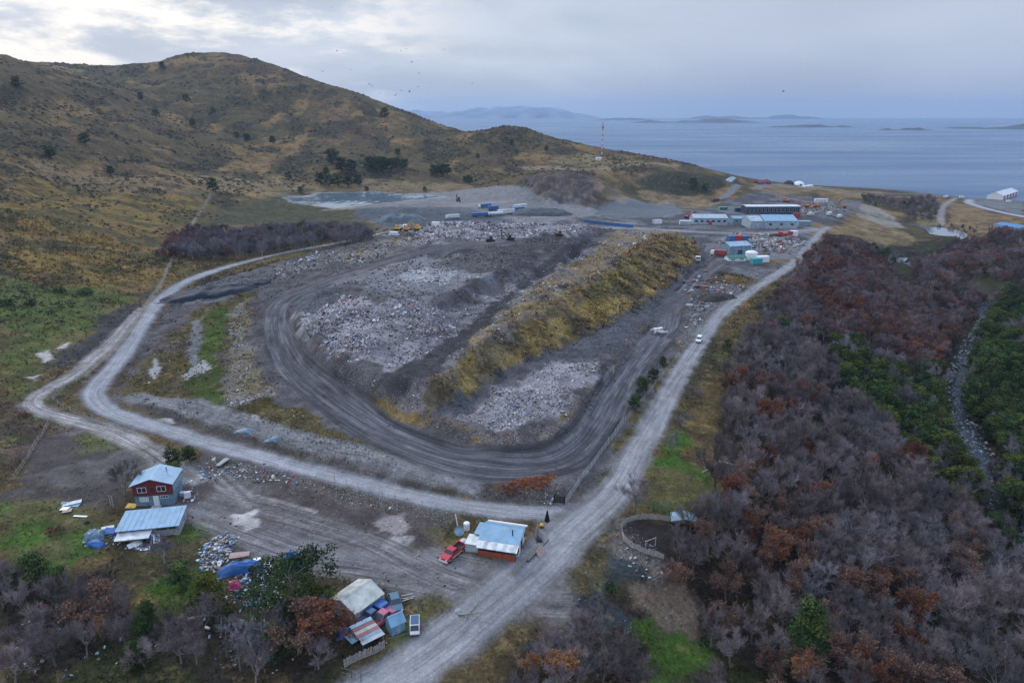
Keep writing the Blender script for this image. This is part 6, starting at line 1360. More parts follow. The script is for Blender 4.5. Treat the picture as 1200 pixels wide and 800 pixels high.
boards('yellow sheet propped behind the grey shed', 156,592, 1, 1.9, 1.2, [YEL], .1, name='yellow_sheet', cat='sheet', tilt=.35)
boards('brown timber frame lying flat right of the blue saloon car', 477,700, 4, 1.8, .16, [WOODL], .5, spread=.4)
# white goods and barrels in front of the shed
def box_thing(name, label, cat, px, py, sx, sy, sz, m, rz=0.0, lid=None, tip=0.0):
    o = thing(name, label, cat, at(px, py), rz); b = MB().box(-sx/2, sx/2, -sy/2, sy/2, 0, sz).build('body', m, o, bevel=.03); b.rotation_euler = (tip, 0, 0)
    d = MB().box(-sx/2 + .05, sx/2 - .05, -sy/2 - .05, -sy/2 - .012, .08, sz - .08).build('door', lid or m, b); MB().box(sx/2 - .2, sx/2 - .14, -sy/2 - .10, -sy/2 - .052, sz * .45, sz * .7).build('handle', CHROME, d); return o
box_thing('fridge', 'white fridge lying open in the grass right of the shed junk', 'fridge', 184,637, 1.0, .9, 1.5, WHITE_W, .4, CURT, -.9); box_thing('fridge', 'blue cabinet among the sheets before the shed', 'cabinet', 176,633, 1.1, .8, 1.2, TIN_B, -.2, TARP_B, -.3); box_thing('washing_machine', 'small white washing machine on the grass by the shed', 'washing machine', 147,633, .8, .8, .9, WHITE_W, .2, CURT); box_thing('washing_machine', 'white cabinet right of the two-storey house', 'cabinet', 220,583, 1.1, .9, 1.2, WHITE_W, .3, CURT, -.2); box_thing('crate', 'pale crate beside the white cabinet at the house', 'crate', 214.5,581, .9, .8, .9, TIN_W, .1, WOODL)
box_thing('cabinet', 'white cabinet at the right end of the umbrella trees', 'cabinet', 302,660, 1.2, .8, .9, WHITE_W, .4, DARKIN)
box_thing('container', 'turquoise container beside the scrap yard track', 'container', 886,309, 5, 3, 2.8, TURQ, .2, TURQ); box_thing('container', 'white container right of the turquoise one', 'container', 893,307, 6, 3, 3.0, WHITE_W, .2, WHITE_W); box_thing('container', 'blue container behind the blue-grey scrap yard shed', 'container', 859,283, 6, 4, 3.4, DEEPBLUE, .1, DEEPBLUE); box_thing('container', 'red container between the two blue ones', 'container', 864.5,283, 4, 4, 3.6, REDP, .1, REDP); box_thing('container', 'blue container right of the red one', 'container', 870,282.5, 5, 4, 3.2, DEEPBLUE, .1, DEEPBLUE); box_thing('container', 'white container at the gate of the scrap yard', 'container', 930,276.5, 4, 3, 3.2, WHITE_W, .1, WHITE_W)
box_thing('container', 'green container behind the long low warehouse', 'container', 847,246, 7, 3, 2.6, mat('pale_green', (.16,.34,.28), .6), .1, GREEN_P)
box_thing('container', 'dark red container right of the navy office block', 'container', 932,255, 6, 3, 3.4, CAR_WINE, .1, REDP)
for nm_, lb, px, py, sx, sy, sz, m1, m2 in (('container', 'white container left of the long low warehouse', 803, 263, 8, 3, 2.8, WHITE_W, TIN_G), ('container', 'grey container right of the biggest warehouse', 942, 264, 9, 3, 3.0, TIN_G, TIN_D), ('container', 'rusty container behind the navy office block', 905, 244.5, 9, 3, 3.0, RUST, RUST), ('container', 'dark container left of the navy office block', 866, 248, 7, 3, 3.2, NAVY, NAVY), ('container', 'long white container on the gravel above the excavators', 962, 236.5, 12, 3, 3.0, WHITE_W, TIN_W), ('container', 'small orange container at the edge of the gravel yard', 990, 244, 6, 3, 2.8, CAB_ORANGE, RUST), ('container', 'brown container under the headland beside the track', 838, 236, 7, 3, 2.8, RUST, WOODD), ('container', 'pale cabin on the flat left of the camp', 770, 262, 6, 3, 2.8, TIN_P, WHITE_W)):
    box_thing(nm_, lb, nm_, px, py, sx, sy, sz, m1, random.uniform(-.1, .25), m2)
# long blue sheeting wall behind the landfill
B = at(742,267.5); A = on_z(684,260.5,-1.5); A[2] = HZ(A[0], A[1]); o = thing('barrier', 'long low blue sheeted barrier behind the landfill', 'barrier', A, heading(A, B)); w_ = math.hypot(*(B - A)[:2])
for k in range(10): MB().box(k * w_ / 10 + .05, (k + 1) * w_ / 10 - .05, -.2, .2, -.5, 1.4).build('panel', DEEPBLUE, o)
# fallen dead branches
for k, (px, py, l, a, lb) in enumerate(((838,553,7,.3,'long bleached fallen trunk beneath the broad bare tree'), (852,545,5,-.5,'second bleached fallen limb right of the long one'), (868,558,5,.6,'short bleached branch at the forest edge'), (246,724,6,.2,'pale fallen log among the dead trunks'), (550,724,3.5,-.3,'small driftwood log in the junction gravel'), (318,742,6,-.9,'pale broken trunk leaning among the umbrella trees'))):
    random.seed(40 + k); o = thing('fallen_log', lb, 'log', at(px, py), a); P_, d_ = curve(Vector((-l/2, 0, .3)), Vector((1, .1, .05)), l, 6, .08, 0); q = Acc(); q.tube(P_, [.2 - .02 * i for i in range(7)], 6); link('trunk', q.mesh('trunk', BARKW), o)
    for j in range(5): q = Acc(); P2, _ = curve(P_[1 + j], Vector((.6, random.choice((-1, 1)) * .8, random.uniform(.1, .6))), random.uniform(1, 2.6), 4, .2, 0); q.tube(P2, [.09, .075, .06, .04, .02], 5); link('limb', q.mesh('limb', BARKW), o)
o = thing('boulder', 'pale boulder beside the driftwood log', 'boulder', at(537,716)); MB().dome((0, 0, -.1), .6, .5, .55, 9, 4).build('rock', CONC, o, True)
# ------------------------------------------------------------------ single trees and bushes
def tree(kind, px, py, s, name, label, group=None, sxy=1.0, cat='tree', var=None): return plant(kind, at(px, py), s, None, name, label, cat, group, var, sxy)
tree('umbrella', 368,700, 1.0, 'evergreen_tree', 'flat-topped dark evergreen at the right end of the junk trees'); tree('umbrella', 345,712, 1.0, 'evergreen_tree', 'dark layered evergreen left of the olive one'); tree('umbrella', 318,700, .8, 'evergreen_tree', 'bushy dark evergreen behind the long blue tarpaulin'); tree('olive', 368,717, .75, 'evergreen_tree', 'small olive-yellow evergreen near the barn'); tree('umbrella', 312,745, .95, 'evergreen_tree', 'evergreen with a bare pale trunk in the middle of the junk'); tree('olive', 247,712, .9, 'evergreen_tree', 'olive evergreen at the left end of the junk trees'); tree('dark', 214,690, .7, 'evergreen_tree', 'low dark evergreen below the grey shed'); tree('dark', 325,775, .8, 'evergreen_tree', 'dark evergreen low among the dead trunks'); tree('dark', 350,738, .9, 'evergreen_tree', 'dark evergreen left of the barn'); tree('dark', 383,715, .55, 'evergreen_tree', 'small dark evergreen touching the barn roof'); tree('olive', 262,735, .7, 'evergreen_tree', 'small olive evergreen beside the pale log')
tree('column', 176,735, .45, 'evergreen_tree', 'slim green evergreen, upper of the slanting row in the thicket'); tree('column', 170,757, .5, 'evergreen_tree', 'slim green evergreen, middle of the slanting row'); tree('column', 162,785, .45, 'evergreen_tree', 'slim green evergreen, lowest of the slanting row')
tree('dark', 43,690, .85, 'evergreen_tree', 'broad dark evergreen at the top of the left thicket'); tree('dark', 70,696, .65, 'evergreen_tree', 'smaller dark evergreen right of the broad one at left'); tree('dark', 15,702, .6, 'evergreen_tree', 'dark evergreen touching the left picture edge')
tree('rust', 382,762, 1.0, 'autumn_tree', 'rust-orange tree left of the patchwork lean-to', sxy=1.3); tree('brown', 352,765, 1.1, 'autumn_tree', 'wide purple-brown tree beside the rust-orange one', sxy=1.25); tree('brown', 115,735, 1.0, 'autumn_tree', 'orange-tinted half-bare tree in the left thicket', sxy=1.3); tree('orange', 122,752, .6, 'autumn_tree', 'low bright orange tree in the left thicket')
tree('dead', 302,790, 1.0, 'dead_tree', 'bleached dead tree at the bottom of the junk trees'); tree('dead', 282,785, .9, 'dead_tree', 'leaning dead tree left of the bleached one'); tree('dead', 267,770, .8, 'dead_tree', 'thin dead tree above the left thicket'); tree('grey', 193,660, .75, 'bare_tree', 'lone bare grey tree in front of the grey shed'); tree('purple', 146,580, .85, 'bare_tree', 'lone dark bare tree left of the two-storey house', sxy=1.1)
tree('purple', 837,578, 1.35, 'bare_tree', 'broad spreading bare tree over the bleached trunk', sxy=1.15, var=0); tree('grey', 788,528, .55, 'bare_tree', 'small pale bare tree on the verge grass'); tree('purple', 744,600, .85, 'bare_tree', 'purple bushy bare tree between the road and the corral', sxy=1.2, var=1); tree('purple', 812,470, .6, 'bare_tree', 'small bare tree at the verge below the white off-road car'); tree('grey', 800,500, .5, 'bare_tree', 'thin grey bare tree on the verge')
tree('column', 941,790, 1.25, 'evergreen_tree', 'dense bright green column-shaped evergreen in the leafless wood', sxy=.8); tree('dark', 205,553, .75, 'evergreen_tree', 'dark evergreen behind the two-storey house', sxy=.9); tree('olive', 204,560, .55, 'evergreen_tree', 'olive bush growing against the back of the house'); tree('dark', 223,540, .45, 'evergreen_tree', 'low dark bush between the house and the gravel road', sxy=1.4)
tree('purple', 796,655, .8, 'bare_tree', 'bare tree hiding the right end of the round corral'); tree('purple', 812,672, .85, 'bare_tree', 'bare tree at the forest edge below the corral'); tree('brown', 790,690, .75, 'autumn_tree', 'half-bare brown tree on the slope under the corral'); tree('orange', 936,808, .9, 'autumn_tree', 'orange tree in front of the column-shaped evergreen'); tree('orange', 1020,700, .9, 'autumn_tree', 'single orange tree in the right of the wood'); tree('rust', 1055,612, .9, 'autumn_tree', 'red-rust tree on the lower wooded slope'); tree('rust', 943,545, .95, 'autumn_tree', 'rust tree in the middle of the wood'); tree('rust', 1012,560, .85, 'autumn_tree', 'bright rust tree right of the middle one'); tree('orange', 1010,790, .8, 'autumn_tree', 'orange tree at the bottom of the wood'); tree('orange', 655,800, .75, 'autumn_tree', 'yellow-orange tree at bottom centre', sxy=1.3); tree('orange', 622,795, .6, 'autumn_tree', 'low orange tree left of the yellow-orange one')
tree('rust', 905,665, 1.0, 'autumn_tree', 'tall rust-brown tree in the lower wood'); tree('rust', 870,640, .95, 'autumn_tree', 'rust-brown tree just right of the corral'); tree('rust', 955,600, .95, 'autumn_tree', 'orange-brown tree above the column-shaped evergreen')
for k, (px, py, s, lb) in enumerate(((744,480,.55,'dark green bush at the lower end of the verge row'), (752,460,.6,'dark green bush, second of the verge row'), (765,446,.5,'dark green bush, third of the verge row'), (777,428,.38,'small dark green bush at the top of the verge row'), (851,410,.5,'round dark bush beyond the white off-road car'))): tree('dark', px, py, s, 'bush', lb, sxy=1.2, cat='bush')
for k, (px, py, s, kd, lb) in enumerate(((102,613,.55,'bush_dark','small dark bush in the meadow by the shed'), (65,624,1.6,'bush_brown','big brown bush in the meadow'), (8,358,3,'bush_dark','dark bush at the left meadow edge'), (35,358,2.4,'bush_dark','dark bush right of the one at the left edge'), (28,488,1.5,'bush_brown','low brown bush by the pale track bend'), (100,345,3,'bush_dark','dark bush in the upper meadow'), (70,342,2.5,'bush_dark','dark bush on the meadow crest'), (715,690,1.4,'bush_dark','dark bush below the netting heap'), (830,755,1.6,'bush_dark','dark bush at the foot of the lower wood'))): tree(kd, px, py, s, 'bush', lb, cat='bush')
far_t = [(250,223,1.5,'lone round evergreen at the top end of the long wire fence'),(390,193,1.6,'round dark evergreen above the lagoon, topmost of its group'),(401,203,1.5,None),(412,204,1.4,None),(376,217,1.2,None),(386,219,1.1,None),(396,219,1.3,None),(408,219,1.1,None),(420,218,1.0,None),(433,201,1.4,None),(441,203,1.6,None),(449,202,1.5,None),(458,202,1.4,None),(466,200,1.3,None),(474,199,1.1,None),(509,207,1.2,None),(517,206,1.2,None),(524,205,1.1,None),(383,207,.9,None),(20,103,1.6,None),(219,120,1.5,None),(165,117,1.3,None),(183,138,1.4,None),(226,148,1.3,None),(278,163,1.2,None),(290,167,1.5,None),(320,169,1.4,None),(451,138,1.3,None),(250,133,1.1,None),(190,82,1.6,None),(550,216,1.4,None),(545,214,1.0,None),(498,225,.8,None),(338,212,1.2,None),(812,222,1.8,None),(826,224,1.3,None),(352,226,.9,None),(430,225,.8,None),(313,278,1.2,None),(345,276,1.1,None),(353,276,1.2,None),(300,280,1.0,None),(466,183,.9,None),(600,170,1.0,None),(640,178,1.0,None),(560,186,.9,None),(100,170,1.5,None),(60,186,1.3,None),(130,205,1.0,None)]
for px, py, s, lb in far_t:
    p = at(px, py); grp = None
    if lb is None:
        if 365 < px < 530 and py > 195: lb = 'dark evergreen in the grove above the lagoon'; grp = 'evergreens above the lagoon'
        elif px > 700: lb = 'dark bush under the headland beside the camp' + (', the larger' if px < 820 else ', the smaller')
        elif 270 < py < 285: lb = 'dark evergreen rising out of the purple wood strip'; grp = 'evergreens in the wood strip'
        else: lb = 'small dark evergreen dotted on the open hillside'; grp = 'evergreens dotted on the hillside'
    tree('dark', px, py, s * (1.4 if py < 225 and 360 < px < 530 else .9), 'evergreen_tree', lb, grp, 1.15)
# ------------------------------------------------------------------ birds over the hill
BM = []
for k, up_ in enumerate((.25, -.12, .5)):
    b = MB(); b.hexa([(-.35,-.05,-.04),(.3,-.03,-.03),(.3,.03,-.03),(-.35,.05,-.04),(-.3,-.04,.05),(.25,-.04,.06),(.25,.04,.06),(-.3,.04,.05)])
    w1 = MB()
    for s in (-1, 1): w1.poly([(.16, s * .05, .03), (.10, s * .42, .03 + up_ * .35), (-.05, s * .85, .03 + up_ * .5), (-.10, s * .42, .02 + up_ * .35), (-.14, s * .05, .02)])
    BM.append((b, w1))
BIRDM = mat('bird_dark', (.03,.03,.032), .8, var=.1)
proto_b = []
random.seed(5)
spots = [(388,9),(455,46),(470,60),(483,73),(476,57),(491,86),(447,91),(411,82),(433,99),(436,101),(448,103),(456,105),(462,98),(490,102),(532,102),(553,98),(470,106),(378,84),(395,60),(520,58),(480,108),(445,110),(505,96),(463,112),(430,108),(918,107)]
for k, (px, py) in enumerate(spots):
    d = random.uniform(180, 420) if k < len(spots) - 1 else 160; p = on_d(px, py, d)
    lb = 'dark gull circling in the flock above the hill' if k < len(spots) - 1 else 'single dark bird over the bay, far from the flock'
    if k < 3:
        o = thing('bird', lb, 'bird', p, random.random() * 6.28, 'flock over the hill'); BM[k][0].build('body', BIRDM, o); BM[k][1].build('wing', BIRDM, o); proto_b.append(o)
    else: o = copy_tree(proto_b[k % 3]); o.location = tuple(p); o.rotation_euler = (random.uniform(-.4, .4), 0, random.random() * 6.28); o['label'] = lb
    o.scale = (.95,) * 3
    if k == len(spots) - 1 and 'group' in o: del o['group']
# ------------------------------------------------------------------ what nobody could count
def vc_mat(name, rough=.85, var=.0):
    m = bpy.data.materials.new(name); m.use_nodes = True; nt = m.node_tree; b = nt.nodes['Principled BSDF']; a = nt.nodes.new('ShaderNodeAttribute'); a.attribute_name = 'tone'; nt.links.new(a.outputs['Color'], b.inputs['Base Color']); b.inputs['Roughness'].default_value = rough; b.inputs['Specular IOR Level'].default_value = .2; return m
def bilc(G, x, y): return np.stack([bil(GX, GY, G[..., i], x, y) for i in range(G.shape[2])], -1)
def sample(weight, n, seed, area=None):
    """n ground points drawn with a density proportional to the weight"""
    r = np.random.default_rng(seed); cell = np.outer(np.gradient(GY), np.gradient(GX)) * weight; c = cell.ravel().cumsum(); k = np.searchsorted(c, r.random(n) * c[-1]); j, i = np.unravel_index(np.clip(k, 0, cell.size - 1), cell.shape)
    x = GX[i] + (r.random(n) - .5) * np.gradient(GX)[i]; y = GY[j] + (r.random(n) - .5) * np.gradient(GY)[j]; return x, y, HZ(x, y), j, i, r
def spread(name, label, V, F, N, col, m):
    """V: N x k x 3 vertices per piece, F: faces of one piece"""
    k = V.shape[1]; off = (np.arange(N) * k)[:, None, None]; Q = (np.array(F)[None] + off).reshape(-1, len(F[0]))
    me = np_mesh(name, V.reshape(-1, 3), quads=Q if Q.shape[1] == 4 else None, tris=Q if Q.shape[1] == 3 else None, mats=[m])
    a = me.attributes.new('tone', 'FLOAT_COLOR', 'POINT'); c4 = np.ones((N, k, 4), np.float32); c4[..., :3] = col if col.ndim == 3 else col[:, None]; a.data.foreach_set('color', c4.ravel()); o = link(name, me); tag(o, kind='stuff'); o['label'] = label; return o
STUFF_M = vc_mat('scatter_tone'); LITTER_M = vc_mat('litter_tone', .55)
INV = 1.0 / np.maximum(120, np.hypot(XX, YY)) ** 1.2
view = (YY > 55) & (np.abs(XX) < YY * .95 + 30)
# litter: bent scraps, pale with a few coloured ones
n = 95000; wgt = np.clip(LIT - .16, 0, 1) ** 1.5 * view * (RM < .4) * INV * (.08 + sstep(.42, .60, fbm(XX, YY, 11, 5, 91)) * (.25 + sstep(.45, .6, fbm(XX, YY, 2.5, 2, 90)))); x, y, z, j, i, r = sample(wgt, n, 5)
s = (.07 + .18 * r.random(n) ** 2.6 + .45 * r.random(n) ** 26) * np.clip(np.hypot(x, y) / 190, .8, 1.7); a = r.uniform(0, 6.28, n); el_ = r.normal(0, .5, n); asp = r.uniform(.35, 1.0, n)
u = np.stack([np.cos(a) * np.cos(el_), np.sin(a) * np.cos(el_), np.sin(el_)], -1) * s[:, None]; w = np.stack([-np.sin(a), np.cos(a), r.normal(0, .4, n)], -1) * (s * asp)[:, None]; c = np.stack([x, y, z + .3 * s], -1); b_ = np.stack([np.zeros(n), np.zeros(n), s * r.normal(0, .3, n)], -1)
V = np.stack([c - u - w, c - w + b_, c + u - w, c + u + w, c + w + b_, c - u + w], 1)
val = .13 + .45 * r.random(n) ** 1.4; hue = r.random(n); col = np.stack([val, val * .99, val * 1.02], -1)
for lo, hi, k in ((0, .03, (.4,.65,1.2)), (.03, .05, (1.1,.4,.4)), (.05, .065, (1.0,.8,.45)), (.065, .08, (.5,.85,.65)), (.08, .45, (.95,.84,.84)), (.45, .62, (.5,.46,.46))): q = (hue >= lo) & (hue < hi); col[q] *= k
spread('litter', 'scattered pale rubbish over the landfill slopes', V, [(0, 1, 4, 5), (1, 2, 3, 4)], n, col, LITTER_M)
# stones
n = 30000; fillw = np.zeros_like(Z); sl, m = poly_mask(FILLP, 6); fillw[sl] = m
wgt = (.15 + fillw) * (VEG < .6) * view * INV * (1 - .96 * RM) * (YY < 520) * sstep(.4, .62, fbm(XX, YY, 9, 4, 92)); x, y, z, j, i, r = sample(wgt, n, 6); s = (.08 + .34 * r.random(n) ** 3.2) * np.clip(np.hypot(x, y) / 170, .8, 2.0)
D_ = np.array([(1,0,0),(0,1,0),(-1,0,0),(0,-1,0),(0,0,1),(0,0,-.5)], float); V = np.stack([x, y, z + .1 * s], -1)[:, None] + D_[None] * s[:, None, None] * r.uniform(.5, 1.2, (n, 6, 1)) * np.array([1, 1, .7]); v_ = .04 + .17 * r.random(n) ** 1.7
spread('stones', 'loose grey stones and rubble on the banks', V, [(0,1,4),(1,2,4),(2,3,4),(3,0,4),(1,0,5),(2,1,5),(3,2,5),(0,3,5)], n, np.stack([v_, v_ * .97, v_ * .96], -1), STUFF_M)
def tufts(name, label, n, wgt, seed, s0, s1, blades, tint, h=1.0, spread_=.5, width=.16, colvar=.35, lift=0.0):
    x, y, z, j, i, r = sample(wgt, n, seed); s = (s0 + (s1 - s0) * r.random(n) ** 2) * np.clip(np.hypot(x, y) / 170, .8, 2.4); base = bilc(ALB, x, y) * np.array(tint) * (1 + r.normal(0, colvar, (n, 1)))
    an = r.uniform(0, 6.28, (n, blades)); out = r.random((n, blades)) ** .7 * spread_; rt = np.stack([np.cos(an) * out * .8, np.sin(an) * out * .8, np.full_like(an, lift) * r.random((n, blades))], -1); tip = np.stack([np.cos(an) * out * 1.5, np.sin(an) * out * 1.5, h * r.uniform(.45, 1.0, an.shape) * (1.1 - out)], -1); sd = np.stack([-np.sin(an), np.cos(an), np.zeros_like(an)], -1) * width
    V = np.stack([rt - sd, rt + sd, tip], 2) * s[:, None, None, None] + np.stack([x, y, z], -1)[:, None, None]; V = V.reshape(n, blades * 3, 3)
    sh_ = np.ones((n, blades, 3, 1)) * r.uniform(.7, 1.35, (n, blades, 1, 1)); col = np.clip(base[:, None, None] * sh_, .008, .5).reshape(n, blades * 3, 3)
    return spread(name, label, V, [(3 * k, 3 * k + 1, 3 * k + 2) for k in range(blades)], n, col, STUFF_M)
clear = (1 - RM) * (LAB != 1) * (LAB != 2)
nearv = view * (YY < 330) * clear
tufts('grass', 'rough grass and straw tussocks over the verges and meadows', 60000, np.clip(VEG - .15, 0, 1) * nearv * INV * (.25 + sstep(.42, .6, fbm(XX, YY, 5, 4, 93))), 7, .25, .75, 7, (1.05, 1.0, .9), 1.0, .5, .10)
scr = np.zeros_like(Z); sl, m = poly_mask(ats([(500,484),(512,442),(545,411),(590,384),(650,352),(700,322),(745,290),(790,274),(815,285),(816,305),(770,345),(745,366),(700,387),(640,412),(590,438),(550,468)]), 2); scr[sl] = m
sl, m = poly_mask(ats([(510,490),(560,504),(620,517),(655,503),(685,468),(712,432),(745,390),(762,380),(750,400),(715,445),(690,492),(655,525),(610,535),(560,528)]), 1); scr[sl] = np.maximum(scr[sl], m * .35)
sl, m = poly_mask(ats([(560,406),(600,372),(640,352),(690,326),(650,340),(590,375),(545,400)]), 3); scr[sl] = np.maximum(scr[sl], m * .5)
tufts('scrub', 'straw-yellow and brown scrub covering the landfill bank', 8000, scr * (.06 + sstep(.44, .58, fbm(XX, YY, 5, 4, 94))), 8, .45, 1.25, 16, (1.25, 1.18, 1.1), .9, .6, .10, .4, .5)
# low shrubs of the hillsides: dark cushions, each a few leafy facets
hw = sstep(3, 9, Z) * (YY > 190) * view * (fillw < .1) * (VEG > .5) * (RM < .2) / np.maximum(200, np.hypot(XX, YY)) ** 1.5 * (.05 + sstep(.50, .60, fbm(XX, YY * .6, 19, 5, 35)) + .8 * sstep(.5, .62, fbm(XX, YY, 45, 4, 96)))
hw += view * (YY < 330) * (YY > 120) * (XX < -70) * (VEG > .7) * clear * 3e-5 * sstep(.52, .64, fbm(XX, YY, 15, 4, 97))
n = 22000; x, y, z, j, i, r = sample(hw, n, 9); s = (.30 + .75 * r.random(n) ** 2.2) * np.clip(np.hypot(x, y) / 420, .75, 1.8); nf = 14
d3 = r.normal(0, 1, (n, nf, 3)); d3[..., 2] = np.abs(d3[..., 2]) * .7; d3 /= np.linalg.norm(d3, axis=-1, keepdims=True); c3 = d3 * np.array([1, 1, .62]); e1 = np.cross(d3, r.normal(0, 1, (n, nf, 3))); e1 /= np.linalg.norm(e1, axis=-1, keepdims=True) + 1e-9; e2 = np.cross(d3, e1)
V = np.stack([c3 - e1 * .5 - e2 * .3, c3 + e1 * .5 - e2 * .3, c3 + e2 * .55], 2) * s[:, None, None, None] + np.stack([x, y, z], -1)[:, None, None]
pick = r.random(n); bc = np.where(pick[:, None] < .6, np.array([[.072,.066,.036]]), np.where(pick[:, None] < .85, np.array([[.095,.078,.042]]), np.array([[.095,.066,.050]]))) * (1 + r.normal(0, .25, (n, 1)))
col = np.clip(np.repeat(bc[:, None], nf * 3, 1) * np.repeat(r.uniform(.7, 1.3, (n, nf, 1)), 3, 1), .01, .4)
spread('low_shrubs', 'low dark cushion shrubs dotting the hillsides', V.reshape(n, nf * 3, 3), [(3 * k, 3 * k + 1, 3 * k + 2) for k in range(nf)], n, col, STUFF_M)
# brush under the trees and on the wild banks
fw = np.zeros_like(Z)
for px, sp, seed, wts, ss in FOREST[:11] + FOREST[16:]:
    sl, m = poly_mask(ats(px), 2); fw[sl] = np.maximum(fw[sl], m)
tufts('undergrowth', 'dead bracken and twiggy brush on the forest floor', 26000, fw * view * (YY < 330) * INV, 10, .4, 1.2, 9, (1.0, .92, .9), 1.0, .6, .05, .4)
# fly-tipped junk below the umbrella trees, in the yard and at the corral
jw = np.zeros_like(Z)
for px, wv in (([(236,640),(262,622),(276,630),(272,650),(256,668),(238,672),(232,658)], 1.0), ([(262,672),(300,660),(335,680),(330,720),(290,720),(262,700)], .5), ([(128,618),(150,612),(190,628),(190,645),(160,650),(130,640)], .45), ([(720,625),(738,640),(775,660),(790,680),(760,690),(730,660)], .14), ([(640,575),(655,578),(652,592),(636,590)], .5), ([(225,545),(300,545),(370,560),(360,568),(290,560),(235,565)], .28), ([(230,700),(330,720),(330,790),(240,780)], .12), ([(10,710),(120,700),(200,760),(200,800),(10,800)], .07), ([(430,745),(460,752),(450,760)], .2), ([(205,590),(225,560),(245,560),(235,590)], .2)):
    sl, m = poly_mask(ats(px), .8, .8, 3); jw[sl] = np.maximum(jw[sl], m * wv)
n = 1700; x, y, z, j, i, r = sample(jw * jw + jw * .2, n, 12); s = .07 + .26 * r.random(n) ** 2.4; a = r.uniform(0, 6.28, n)
B_ = np.array([(-1,-1,0),(1,-1,0),(1,1,0),(-1,1,0),(-1,-1,1),(1,-1,1),(1,1,1),(-1,1,1)], float)[None] * np.stack([s * r.uniform(.4, 1.6, n), s * r.uniform(.3, 1, n), s * r.uniform(.08, .9, n)], -1)[:, None]
B_[..., 2] += B_[..., 0] * r.normal(0, .25, (n, 1)); V = np.stack([B_[..., 0] * np.cos(a)[:, None] - B_[..., 1] * np.sin(a)[:, None] + x[:, None], B_[..., 0] * np.sin(a)[:, None] + B_[..., 1] * np.cos(a)[:, None] + y[:, None], B_[..., 2] + z[:, None] + .03], -1)
pal = np.array([(.55,.56,.58),(.60,.60,.58),(.34,.44,.52),(.05,.14,.32),(.12,.28,.40),(.30,.22,.18),(.14,.12,.11),(.40,.36,.33),(.03,.03,.035),(.35,.05,.05),(.50,.54,.58)]); pr = np.array([.13,.09,.14,.10,.08,.13,.13,.1,.06,.02,.04])
spread('junk', 'fly-tipped junk of boards, sheets and plastic strewn around the houses', V, [(0,3,2,1),(4,5,6,7),(0,1,5,4),(1,2,6,5),(2,3,7,6),(3,0,4,7)], n, pal[r.choice(len(pal), n, p=pr / pr.sum())] * r.uniform(.7, 1.15, (n, 1)), LITTER_M)
# scrap yard by the camp
sw = np.zeros_like(Z)
for px, wv in (([(842,285),(862,274),(920,276),(945,284),(925,298),(890,298),(880,282)], 1.0), ([(938,240),(985,240),(990,248),(940,250)], .5), ([(795,330),(830,318),(850,330),(840,350),(810,372)], .35), ([(440,266),(500,262),(505,274),(450,278)], .5)):
    sl, m = poly_mask(ats(px), 2, 2, 8); sw[sl] = np.maximum(sw[sl], m * wv)
n = 1500; x, y, z, j, i, r = sample(sw, n, 13); s = .3 + .9 * r.random(n) ** 2.2; a = r.uniform(0, 6.28, n)
B_ = np.array([(-1,-1,0),(1,-1,0),(1,1,0),(-1,1,0),(-1,-.8,1),(.8,-1,1),(1,.8,1),(-.8,1,1)], float)[None] * np.stack([s * r.uniform(.5, 1.5, n), s * r.uniform(.35, .8, n), s * r.uniform(.3, 1, n)], -1)[:, None]; V = np.stack([B_[..., 0] * np.cos(a)[:, None] - B_[..., 1] * np.sin(a)[:, None] + x[:, None], B_[..., 0] * np.sin(a)[:, None] + B_[..., 1] * np.cos(a)[:, None] + y[:, None], B_[..., 2] + z[:, None] - .05], -1)
pal = np.array([(.5,.5,.5),(.22,.08,.06),(.18,.13,.10),(.10,.16,.24),(.06,.06,.065),(.35,.30,.26),(.26,.15,.08),(.25,.27,.29)]); spread('scrap', 'heaps of scrap metal and vehicle parts in the camp yard', V, [(0,3,2,1),(4,5,6,7),(0,1,5,4),(1,2,6,5),(2,3,7,6),(3,0,4,7)], n, pal[r.integers(0, len(pal), n)] * r.uniform(.6, 1.2, (n, 1)), LITTER_M)
# rocks breaking the stream
rw = np.zeros_like(Z); sl, m, off_ = line_mask(RIVER, 3.6, 1.0); rw[sl] = m; n = 1500; x, y, z, j, i, r = sample(rw, n, 16); s = .2 + .75 * r.random(n) ** 2.5
V = np.stack([x, y, z + .6 + .1 * s], -1)[:, None] + D_[None] * s[:, None, None] * r.uniform(.5, 1.2, (n, 6, 1)) * np.array([1, 1, .8]); v_ = .10 + .25 * r.random(n)
spread('river_rocks', 'grey rocks and foam breaking the narrow stream', V, [(0,1,4),(1,2,4),(2,3,4),(3,0,4),(1,0,5),(2,1,5),(3,2,5),(0,3,5)], n, np.stack([v_, v_, v_ * 1.03], -1), STUFF_M)
# orange autumn creeper patch on the bank under the haul road
sl, m = poly_mask(ats([(587,570),(600,562),(640,556),(652,560),(640,572),(600,577)]), .6, 1, 3); ow = np.zeros_like(Z); ow[sl] = m
keep = ALB.copy(); ALB[:] = (.26,.09,.035); tufts('rust_scrub', 'rust-orange low scrub on the bank under the haul road', 420, ow, 14, .4, .9, 14, (1, 1, 1), .8, .6, .12, .3, .4); ALB[:] = keep
